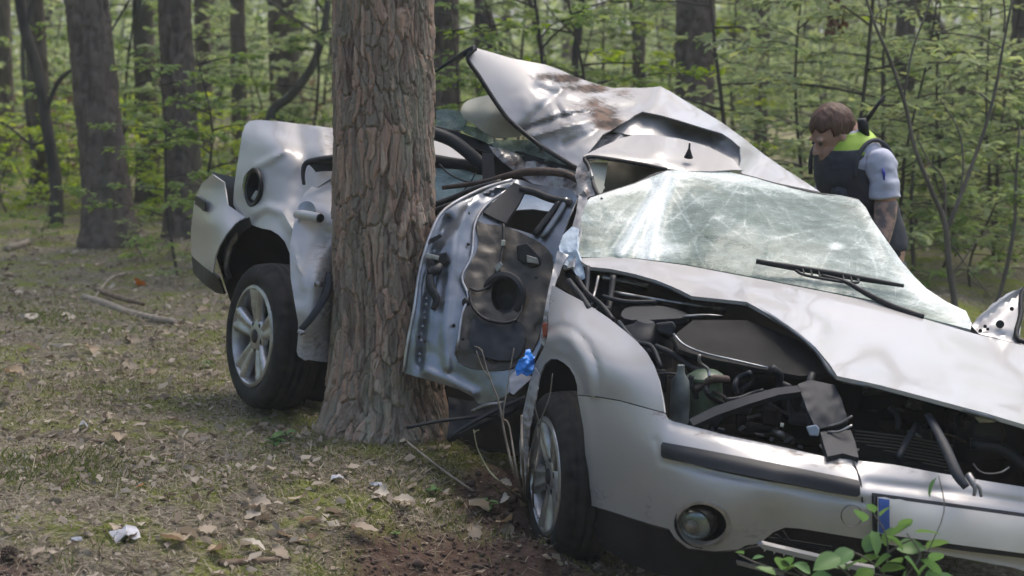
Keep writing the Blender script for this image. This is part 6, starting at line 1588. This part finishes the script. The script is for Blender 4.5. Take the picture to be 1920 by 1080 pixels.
scrap(144, 1021, 0.02, 0.012, 0.1, 'tiny white chip left of the large white shard', seed=6, bend=0.008)
scrap(158, 806, 0.022, 0.02, 0.9, 'pale crumpled scrap in the middle of the mossy floor', seed=8, bend=0.025)
scrap(120, 657, 0.07, 0.022, 0.1, 'long pale piece of bark on the far left floor', mat=LEAF_D, name='bark_piece', cat='bark', seed=9)

# fallen wood
DEADWOOD = M('dead_wood', (0.20, 0.165, 0.125), (0.32, 0.275, 0.215), 30, rough=0.9, bump=0.4, stretch=(1, 1, 1))
BROWNWOOD = M('brown_wood', (0.11, 0.075, 0.05), (0.20, 0.15, 0.105), 30, rough=0.9, bump=0.4)
def stick(pts, r, label, mat=DEADWOOD, name='fallen_branch', cat='branch', lift=0.5, branches=()):
    pp = [G(x, y) for x, y in pts]
    rm = r if np.ndim(r) == 0 else max(r)
    pp = [p + Vector((0, 0, rm * lift)) for p in pp]
    t = thing(name, pp[0], label, cat, 'fallen sticks and branches')
    tube('stem', pp, r, mat, t, seg=8)
    for b in branches:
        q = [G(x, y) + Vector((0, 0, rm * lift + h)) for x, y, h in b]
        tube('side_twig', q, rm * 0.35, mat, t, seg=6)
stick([(158, 562), (200, 575), (240, 590), (290, 602), (335, 608)], [0.026, 0.027, 0.024, 0.022, 0.016], 'thick pale fallen branch on the moss left of the rear wheel', branches=[[(175, 566, 0.0), (205, 545, 0.06), (235, 540, 0.08)]])
stick([(180, 556), (225, 572), (270, 584)], [0.016, 0.018, 0.012], 'shorter dark branch lying across the thick pale one', BROWNWOOD, lift=2.5)
stick([(8, 882), (50, 882), (92, 884)], [0.009, 0.010, 0.007], 'straight pale stick at the left edge of the floor')
stick([(58, 872), (90, 858), (122, 850)], [0.014, 0.016, 0.01], 'broken brown stick above the straight pale one', BROWNWOOD)
stick([(410, 1060), (450, 1058), (500, 1054), (545, 1052)], [0.012, 0.013, 0.012, 0.008], 'knobbly stick beside the earth near the bottom edge', BROWNWOOD)
stick([(195, 838), (225, 850), (246, 846), (280, 838)], 0.006, 'forked thin twig in the middle of the mossy floor', DEADWOOD, name='fallen_twig', branches=[[(225, 850, 0.0), (240, 868, 0.01)]])
stick([(170, 828), (200, 832), (232, 842)], 0.008, 'short brown twig beside the forked thin twig', BROWNWOOD, name='fallen_twig')
stick([(720, 806), (770, 848), (830, 895), (886, 934)], [0.004, 0.005, 0.005, 0.004], 'long thin straw running from the pine to the churned earth', DEADWOOD, name='fallen_twig', lift=6)
stick([(415, 933), (440, 940), (460, 945)], 0.004, 'short pale straw on the moss', DEADWOOD, name='fallen_twig')
stick([(12, 470), (40, 464), (52, 458)], 0.03, 'grey branch stub far back at the left edge', DEADWOOD)

# pine cone
cone_m = M('cone_brown', (0.05, 0.035, 0.025), (0.09, 0.065, 0.05), 40, rough=0.9)
cc = G(16, 1052) + Vector((0, 0, 0.022))
V, F = [], []
for i in range(9):
    for k in range(8):
        a = (k + 0.5 * (i % 2)) * 2 * math.pi / 8
        z = -0.028 + i * 0.007
        r = 0.024 * math.sin(math.pi * (i + 1.2) / 11.5)
        b = len(V)
        c_, s_ = math.cos(a), math.sin(a)
        V += [(r * 0.4 * c_, r * 0.4 * s_, z), (r * c_ - 0.006 * s_, r * s_ + 0.006 * c_, z + 0.004), (r * 1.2 * c_, r * 1.2 * s_, z + 0.009), (r * c_ + 0.006 * s_, r * s_ - 0.006 * c_, z + 0.004), (r * 0.5 * c_, r * 0.5 * s_, z + 0.01)]
        F += [(b, b + 1, b + 2, b + 3), (b + 1, b + 4, b + 2), (b + 2, b + 4, b + 3)]
o = link('pine_cone', new_mesh('pine_cone', V, F, False), cone_m, None, 'brown pine cone on the packed earth in the bottom left corner', 'pine cone')
o.location = cc; o.rotation_euler = (1.3, 0.2, 0.5)

# small green sprouts (each leaf a part)
LEAF_N = leaf_mat('near_leaf_green', [(0.07, 0.15, 0.05), (0.10, 0.20, 0.07), (0.16, 0.25, 0.06)], 0.35, 0.5)
def leaf_blade(n=7):
    """oval leaf with a folded midrib and curved tip, unit length along +X"""
    V, F = [], []
    for i in range(n):
        t = i / (n - 1)
        w = 0.34 * math.sin(math.pi * t ** 0.85) ** 0.8 if 0 < t < 1 else 0.0
        z = -0.22 * t * t
        for s in (-1, -0.5, 0, 0.5, 1):
            V.append((t, s * w, z + 0.10 * abs(s) * (w / 0.34) + 0.012 * math.sin(9 * t) * abs(s)))
    for i in range(n - 1):
        for j in range(4):
            F.append((i * 5 + j, (i + 1) * 5 + j, (i + 1) * 5 + j + 1, i * 5 + j + 1))
    return new_mesh('leaf', V, F)
BLADE = leaf_blade(); BLADE.materials.append(LEAF_N)
def put_leaf(t, pos, direc, size, roll, parent_loc):
    o = bpy.data.objects.new('leaf', BLADE); COL.objects.link(o); o.parent = t
    q = Vector(direc).to_track_quat('X', 'Z')
    o.matrix_parent_inverse = Matrix.Translation(-parent_loc)
    o.rotation_mode = 'QUATERNION'
    from mathutils import Quaternion
    o.rotation_quaternion = q @ Quaternion((1, 0, 0), roll)
    o.location = pos; o.scale = (size, size, size)
def sprout(px, py, n, size, label, seed, h=0.06, mat=None):
    c = G(px, py)
    t = thing('seedling', c, label, 'seedling', 'small green seedlings on the floor')
    rng = random.Random(seed)
    tube('stem', [c - Vector((0, 0, 0.01)), c + Vector((0.005, 0, h * 0.5)), c + Vector((0.0, 0.01, h))], [0.0025, 0.002, 0.0015], STEM, t, seg=6)
    for i in range(n):
        a = i * 2.4 + rng.random()
        z = h * (0.45 + 0.55 * i / n)
        put_leaf(t, c + Vector((0, 0.005, z)), (math.cos(a), math.sin(a), rng.uniform(0.0, 0.5)), size * rng.uniform(0.8, 1.15), rng.uniform(-0.3, 0.3), c)
sprout(912, 962, 7, 0.05, 'green seedling with oval leaves on the churned earth', 1, 0.05)
sprout(815, 930, 8, 0.035, 'fine bright green seedling left of the churned earth', 2, 0.035)
sprout(512, 842, 9, 0.05, 'feathery green seedling on the moss below the rear wheel', 3, 0.05)
sprout(535, 828, 6, 0.045, 'small green seedling close behind the feathery one', 4, 0.04)
sprout(740, 1008, 4, 0.025, 'tiny green seedling in the dark earth', 5, 0.02)
sprout(100, 430, 9, 0.13, 'low leafy seedling in front of the curved dark young tree', 6, 0.12)
sprout(390, 690, 5, 0.035, 'small green seedling left of the rear wheel', 7, 0.03)

# bare sprouts beside the sunken wheel
SHOOT = M('shoot_bark', (0.12, 0.10, 0.08), (0.20, 0.175, 0.145), 20, rough=0.85)
def sprig(base, pts, r, label, mat=SHOOT, branches=(), cat='twig'):
    p0 = G(*base) - Vector((0, 0, 0.02))
    t = thing('bare_shoot', p0, label, cat, 'bare shoots beside the front wheel')
    tube('stem', [p0] + [P(*q) for q in pts], [w * 0.62 for w in r], mat, t, seg=7)
    for b in branches:
        tube('side_twig', [P(*q) for q in b], [0.0025, 0.002, 0.0015], mat, t, seg=6)
sprig((985, 925), [(965, 890, 6.62), (950, 830, 6.62), (942, 790, 6.63), (934, 750, 6.63), (917, 705, 6.64), (903, 655, 6.65)], [0.009, 0.008, 0.007, 0.006, 0.006, 0.004, 0.003], 'tall bare shoot with a forked tip in front of the torn door', branches=[[(922, 715, 6.64), (905, 690, 6.65), (893, 658, 6.65)], [(905, 660, 6.65), (898, 652, 6.65), (889, 649, 6.65)]])
sprig((990, 930), [(972, 900, 6.60), (955, 800, 6.62), (943, 782, 6.62), (950, 735, 6.62), (957, 690, 6.62), (964, 652, 6.62)], [0.006, 0.006, 0.005, 0.005, 0.004, 0.004, 0.003], 'straight bare shoot ending below the blue glove')
sprig((1000, 955), [(1000, 905, 6.55), (1010, 840, 6.56), (1014, 790, 6.56), (1030, 745, 6.57), (1036, 700, 6.58)], [0.007, 0.006, 0.006, 0.005, 0.004, 0.003], 'grey shoot rising in front of the sunken wheel', STEM, branches=[[(1012, 800, 6.56), (1006, 775, 6.57), (1000, 750, 6.58)]])
sprig((985, 940), [(990, 890, 6.58), (992, 855, 6.58), (1004, 820, 6.58), (1008, 800, 6.58)], [0.006, 0.006, 0.005, 0.005, 0.003], 'curved grey shoot close to the rim of the sunken wheel', STEM)
sprig((985, 930), [(940, 905, 6.60), (915, 880, 6.62), (895, 840, 6.64), (888, 805, 6.65)], [0.006, 0.005, 0.005, 0.004, 0.003], 'short greenish shoot leaning left over the earth', M('green_shoot', (0.12, 0.125, 0.07), (0.17, 0.17, 0.11), 9, rough=0.8), branches=[[(889, 812, 6.65), (893, 808, 6.65), (899, 806, 6.65)]])
sprig((985, 935), [(980, 870, 6.60), (978, 800, 6.62), (978, 778, 6.63)], [0.008, 0.008, 0.007, 0.006], 'pale broken shoot under the torn wing edge')

# the leafy plant in front of the number plate
def near_plant():
    d = 5.35
    base = P(1640, 1160, d)
    t = thing('leafy_plant', base, 'fresh green leafy shoots in front of the number plate at the bottom', 'plant')
    stems = [[(1640, 1160), (1655, 1085), (1665, 1040), (1660, 1000), (1640, 965)], [(1640, 1160), (1600, 1090), (1570, 1060), (1545, 1045)], [(1640, 1160), (1700, 1080), (1725, 1040), (1700, 1000)], [(1640, 1160), (1540, 1100), (1480, 1060), (1462, 1045)], [(1640, 1160), (1720, 1110), (1760, 1085)],
             [(1655, 1070), (1620, 1045), (1600, 1035)], [(1660, 1040), (1690, 1020), (1715, 1010)], [(1500, 1080), (1430, 1060), (1385, 1040)]]
    for s in stems:
        tube('stem', [P(x, y, d - 0.02) for x, y in s], [0.0035, 0.003, 0.0025, 0.002], STEM, t, seg=6)
    rng = random.Random(4)
    L_ = [(1633, 1000, -70, 60), (1618, 985, 110, 55), (1628, 1008, -60, 70), (1650, 985, 20, 50), (1600, 1038, 200, 70), (1575, 1050, 190, 75), (1622, 1042, 60, 60), (1640, 1020, 30, 55), (1660, 1010, -30, 55), (1680, 1035, 10, 70), (1695, 1050, -40, 65), (1710, 1030, 20, 75), (1725, 1055, -30, 70), (1740, 1075, -70, 75), (1700, 1075, -100, 60), (1655, 1060, -90, 70), (1625, 1075, -120, 70), (1590, 1075, 160, 60), (1560, 1085, 200, 70), (1545, 1060, 100, 50), (1545, 1090, -90, 60), (1465, 1075, 95, 58), (1470, 1080, 40, 62), (1490, 1090, 20, 60), (1455, 1085, 150, 50), (1690, 1000, 70, 50), (1715, 1005, 15, 60), (1670, 995, 120, 45), (1735, 1035, 30, 60), (1755, 1085, -20, 60), (1640, 1090, -60, 60), (1680, 1085, -60, 60), (1610, 1095, 60, 60), (1660, 1030, 80, 48), (1612, 1062, 30, 50), (1577, 1030, 140, 48), (1395, 1045, 150, 30), (1410, 1055, 30, 30), (1720, 1090, 60, 60), (1635, 1050, 170, 55), (1650, 975, 60, 40), (1668, 1015, 40, 60), (1690, 1062, 150, 55), (1600, 1060, 80, 60), (1520, 1080, 140, 50), (1580, 1078, 40, 55), (1745, 1060, 60, 50), (1705, 1048, 100, 50), (1650, 1078, 20, 60), (1672, 1048, -160, 55), (1480, 1068, 110, 45)]
    for q_, (x, y, an, ln) in enumerate(L_):
        if q_ % 4 == 3: continue
        a = math.radians(an)
        tilt = rng.uniform(-0.9, 0.3)
        dr = Vector((math.cos(a), tilt * 0.8, math.sin(a)))
        put_leaf(t, P(x, y - 6, d + rng.uniform(-0.07, 0.07)), dr, ln / FPX * d * 0.8, rng.uniform(-0.9, 0.9), base)
    # two leaves further up, in front of the bumper
    for x, y, an, ln in ((1757, 895, -125, 42), (1640, 962, 120, 30)):
        a = math.radians(an)
        put_leaf(t, P(x, y, d + 0.1), Vector((math.cos(a), -0.3, math.sin(a))), ln / FPX * d, 0.5, base)
    tube('stem', [P(1735, 1045, d), P(1770, 960, d + 0.05), P(1760, 892, d + 0.1)], 0.0018, STEM, t, seg=5)
near_plant()

# ------------------------------------------------------------------ litter, grass, clods
def visible_xy(rng, n, ymin=5.2, ymax=15.0, power=1.6):
    y = ymin + (ymax - ymin) * rng.random(n) ** power
    k = rng.random(n) < 0.68        # denser where the camera looks, thinner beyond
    x = np.where(k, rng.uniform(-0.30, 0.14, n), rng.uniform(-0.62, 0.62, n)) * y
    return x, y

def straw_and_leaves():
    rng = np.random.default_rng(91)
    # dry leaves
    x, y = visible_xy(rng, 60000, 4.2, 16, 1.3)
    dens = 0.45 + 0.55 * fbm(x * 1.6, y * 1.6, 0.5, 3, 71) + 0.5 * np.exp(-((x - 0.05) / 0.9) ** 2 - ((y - 6.65) / 0.35) ** 2) + 0.2 * (y > 8.5)
    keep = (rng.random(len(x)) < np.clip(dens * 0.72, 0, 1)) & ((soil_mask(x, y) < 0.5) | (rng.random(len(x)) < 0.16))
    x, y = x[keep], y[keep]; n = len(x)
    z = ground_z(x, y) + rng.uniform(0.002, 0.02, n)
    a = rng.uniform(0, 6.28, n)
    lobed = np.array([(0, 0, 0), (0.35, -0.26, 0.22), (0.8, -0.13, 0.10), (1, 0, 0.26), (0.75, 0.18, 0.02), (0.3, 0.22, 0.2)])
    V, F = leaves_geo(np.stack([x, y, z], -1), np.stack([np.cos(a), np.sin(a), rng.normal(0, 0.2, n)], -1), np.tile([0, 0, 1.0], (n, 1)), (0.012 + 0.05 * rng.random(n) ** 2.2), rng, 0.75, lobed)
    link('leaf_litter', new_mesh('leaf_litter', V, F, False), LEAF_D, kind='stuff', label='dry tan leaves scattered thickly over the forest floor', cat='litter')
    # straws and needles
    x, y = visible_xy(rng, 165000, 4.2, 13, 1.4)
    sm = soil_mask(x, y)
    keep = rng.random(len(x)) < np.where(sm > 0.5, 0.15, 1.0)
    x, y = x[keep], y[keep]; n = len(x)
    z = ground_z(x, y) + rng.uniform(0.002, 0.014, n)
    a = rng.uniform(0, 6.28, n); L_ = rng.uniform(0.015, 0.07, n) * (1 + (rng.random(n) < 0.06) * 1.3); w = rng.uniform(0.0008, 0.0022, n)
    d = np.stack([np.cos(a), np.sin(a), rng.normal(0, 0.18, n)], -1)
    s = np.stack([-np.sin(a), np.cos(a), 0 * a], -1)
    p = np.stack([x, y, z], -1)
    V = np.stack([p - s * w[:, None], p + s * w[:, None], p + d * L_[:, None] + s * w[:, None] * 0.4 + np.array([0, 0, 0.002]), p + d * L_[:, None] - s * w[:, None] * 0.4 + np.array([0, 0, 0.002])], 1).reshape(-1, 3)
    F = np.arange(4 * n).reshape(n, 4)
    link('straw', new_mesh('straw', V, F, False), leaf_mat('straw_tan', [(0.13, 0.105, 0.07), (0.26, 0.22, 0.155), (0.42, 0.37, 0.28)], 0.1, 0.8), kind='stuff', label='dry needles and straw strewn over the moss', cat='litter')
    # grass and moss blades
    def blades(name, cnt, hmin, hmax, mat, mask, label, w0=0.0012, lean=0.5, ym=14):
        x, y = visible_xy(rng, cnt, 4.4, ym, 1.4)
        k = rng.random(len(x)) < mask(x, y) * (1 - 0.96 * soil_mask(x, y))
        x, y = x[k], y[k]; n = len(x)
        p = np.stack([x, y, ground_z(x, y) - 0.003], -1)
        a = rng.uniform(0, 6.28, n); h = rng.uniform(hmin, hmax, n)
        ln = rng.uniform(0.15, 1.0, n) * lean
        d = np.stack([np.cos(a) * ln, np.sin(a) * ln, np.ones(n)], -1)
        s = np.stack([-np.sin(a), np.cos(a), 0 * a], -1); w = w0 * rng.uniform(0.7, 1.5, n)
        mid = p + d * (h * 0.55)[:, None] * np.array([0.7, 0.7, 1])
        V = np.stack([p - s * w[:, None], p + s * w[:, None], mid + s * w[:, None] * 0.8, p + d * h[:, None], mid - s * w[:, None] * 0.8], 1).reshape(-1, 3)
        F = np.arange(5 * n).reshape(n, 5)
        link(name, new_mesh(name, V, F, False), mat, kind='stuff', label=label, cat='grass')
    m1 = lambda x, y: sstep(-0.02, 0.25, fbm(x * 1.3, y * 1.3, 2.2, 3, 81))
    m2 = lambda x, y: sstep(0.10, 0.35, fbm(x * 1.9 + 5, y * 1.9, 1.2, 3, 83))
    blades('moss', 230000, 0.008, 0.022, leaf_mat('moss_olive', [(0.09, 0.105, 0.024), (0.165, 0.19, 0.045), (0.26, 0.27, 0.085)], 0.25, 0.8), lambda x, y: 0.12 + 0.75 * m1(x, y), 'olive moss carpeting the floor', 0.0022, 0.9, 15)
    blades('grass', 60000, 0.02, 0.065, leaf_mat('grass_green', [(0.09, 0.15, 0.04), (0.14, 0.20, 0.055), (0.24, 0.25, 0.10)], 0.35, 0.6), m2, 'thin green grass tufts on the forest floor', 0.0011, 0.9, 11)
straw_and_leaves()

def trunk_foot():
    rng = np.random.default_rng(5)
    n = 9000
    a = rng.uniform(0, 6.28, n); r = 0.24 + 0.26 * rng.random(n) ** 1.6
    x, y = tb.x + r * np.cos(a), tb.y + r * np.sin(a)
    p = np.stack([x, y, ground_z(x, y) - 0.004 + 0.05 * np.clip(0.32 - r, 0, 1)], -1)
    h = rng.uniform(0.012, 0.05, n) * (0.5 + vnoise(x * 9, y * 9, 0, 4) ** 2)
    b = rng.uniform(0, 6.28, n); ln = rng.uniform(0.2, 1.1, n)
    d = np.stack([np.cos(b) * ln, np.sin(b) * ln, np.ones(n)], -1); s = np.stack([-np.sin(b), np.cos(b), 0 * b], -1) * 0.0016
    V = np.stack([p - s, p + s, p + d * h[:, None]], 1).reshape(-1, 3)
    link('moss', new_mesh('trunk_moss', V, np.arange(3 * n).reshape(n, 3), False), bpy.data.materials['moss_olive'], kind='stuff', label='moss and short grass tufts round the foot of the big pine', cat='grass')
trunk_foot()

def clods():
    rng = np.random.default_rng(17)
    base = bmesh.new(); bmesh.ops.create_icosphere(base, subdivisions=1, radius=1.0)
    bv = np.array([v.co[:] for v in base.verts]); bf = np.array([[v.index for v in f.verts] for f in base.faces]); base.free()
    n = 3600
    x = rng.uniform(-1.9, 0.75, n * 3); y = rng.uniform(5.2, 7.3, n * 3)
    k = rng.random(n * 3) < soil_mask(x, y)
    x, y = x[k][:n], y[k][:n]; n = len(x)
    r = (0.002 + 0.011 * rng.random(n) ** 2) * (1 + 1.2 * (rng.random(n) < 0.04))
    p = np.stack([x, y, ground_z(x, y) + r * 0.3], -1)
    V = p[:, None, :] + bv[None] * r[:, None, None] * rng.uniform(0.6, 1.3, (n, len(bv), 1)) * np.array([1, 1, 0.75])
    F = (np.arange(n) * len(bv))[:, None, None] + bf[None]
    link('soil_clods', new_mesh('soil_clods', V.reshape(-1, 3), F.reshape(-1, 3), False), M('clod_brown', (0.05, 0.031, 0.024), (0.095, 0.062, 0.047), 12, rough=0.95), kind='stuff', label='loose dark clods of churned earth', cat='soil')
clods()

# the large dry leaves that can be told apart
def dry_leaf_mesh(seed):
    rng = np.random.default_rng(seed)
    n = 9
    V, F = [], []
    for i in range(n):
        t = i / (n - 1)
        w = 0.05 + 0.30 * math.sin(math.pi * min(1, t * 1.02)) * (0.72 + 0.5 * (i % 2))
        if i in (0, n - 1): w = 0.02
        z = 0.22 * math.sin(t * 2.2 + seed) * t
        for s in (-1, -0.5, 0, 0.5, 1):
            V.append((t, s * w, z + 0.22 * abs(s) ** 1.5 * (0.4 + 0.6 * math.sin(seed + t * 3)) + rng.normal(0, 0.015)))
    for i in range(n - 1):
        for j in range(4):
            F.append((i * 5 + j, (i + 1) * 5 + j, (i + 1) * 5 + j + 1, i * 5 + j + 1))
    me = new_mesh('dry_leaf', V, F)
    return me
TAN = leaf_mat('pale_dry_leaf', [(0.30, 0.245, 0.18), (0.42, 0.36, 0.28), (0.36, 0.27, 0.17), (0.48, 0.43, 0.35)], 0.2, 0.75, 1.0)
ORANGE = leaf_mat('orange_dry_leaf', [(0.38, 0.15, 0.04), (0.45, 0.20, 0.06)], 0.2, 0.7, 1.0)
DL = [dry_leaf_mesh(k) for k in range(5)]
for q in DL: q.materials.append(TAN)
DLO = dry_leaf_mesh(9); DLO.materials.append(ORANGE)
def dry_leaf(px, py, size, i, label, group, me=None, up=0.015):
    rng = random.Random(i * 7 + 1)
    o = link('dry_leaf', me or DL[i % 5], None, None, label, 'leaf', group)
    o.location = G(px, py) + Vector((0, 0, up))
    o.rotation_euler = (rng.uniform(-0.5, 0.5), rng.uniform(-0.4, 0.4), rng.uniform(0, 6.28)); o.scale = (size, size, size)
dry_leaf(252, 540, 0.13, 1, 'curled orange dry leaf on the floor left of the car', None, DLO, 0.05)
dry_leaf(265, 918, 0.04, 2, 'small red-brown leaf in the middle of the mossy floor', None, DLO)
dry_leaf(880, 972, 0.11, 1, 'largest pale curled leaf on the churned earth', None, None, 0.05)
SP = [(215, 992), (330, 1008), (352, 1018), (372, 1002), (395, 1028), (300, 1012), (480, 985), (500, 968), (520, 1008), (545, 960), (560, 985), (470, 960), (610, 968), (640, 985), (700, 940), (735, 945), (760, 942), (660, 1000), (780, 950), (540, 940), (585, 1020), (450, 1030), (510, 1038)]
for i, (x, y) in enumerate(SP):
    dry_leaf(x, y, 0.06 + 0.045 * ((i * 37) % 10) / 10, i, 'pale dry leaf in the drift along the near edge of the moss', 'dry leaves along the near edge')
SP = [(960, 925), (985, 940), (1005, 950), (1020, 935), (940, 960), (1030, 960), (975, 965), (1045, 980), (1000, 915), (930, 990), (1060, 1040), (1100, 1062), (890, 1000), (955, 1000), (1025, 1070)]
for i, (x, y) in enumerate(SP):
    dry_leaf(x, y, 0.05 + 0.05 * ((i * 53) % 10) / 10, i + 40, 'pale dry leaf heaped against the sunken front wheel', 'dry leaves at the front wheel', None, 0.03)
SP = [(75, 660), (165, 660), (240, 685), (310, 625), (380, 735), (225, 820), (150, 480), (60, 470), (340, 520), (205, 545), (30, 560), (10, 705), (130, 600), (300, 700), (420, 800), (90, 500), (180, 505), (250, 470), (290, 520), (320, 560), (370, 590), (240, 640), (60, 600), (20, 520)]
for i, (x, y) in enumerate(SP):
    dry_leaf(x, y, 0.07 + 0.05 * ((i * 29) % 10) / 10, i + 80, 'pale dry leaf on the moss left of the rear wheel', 'dry leaves on the moss')
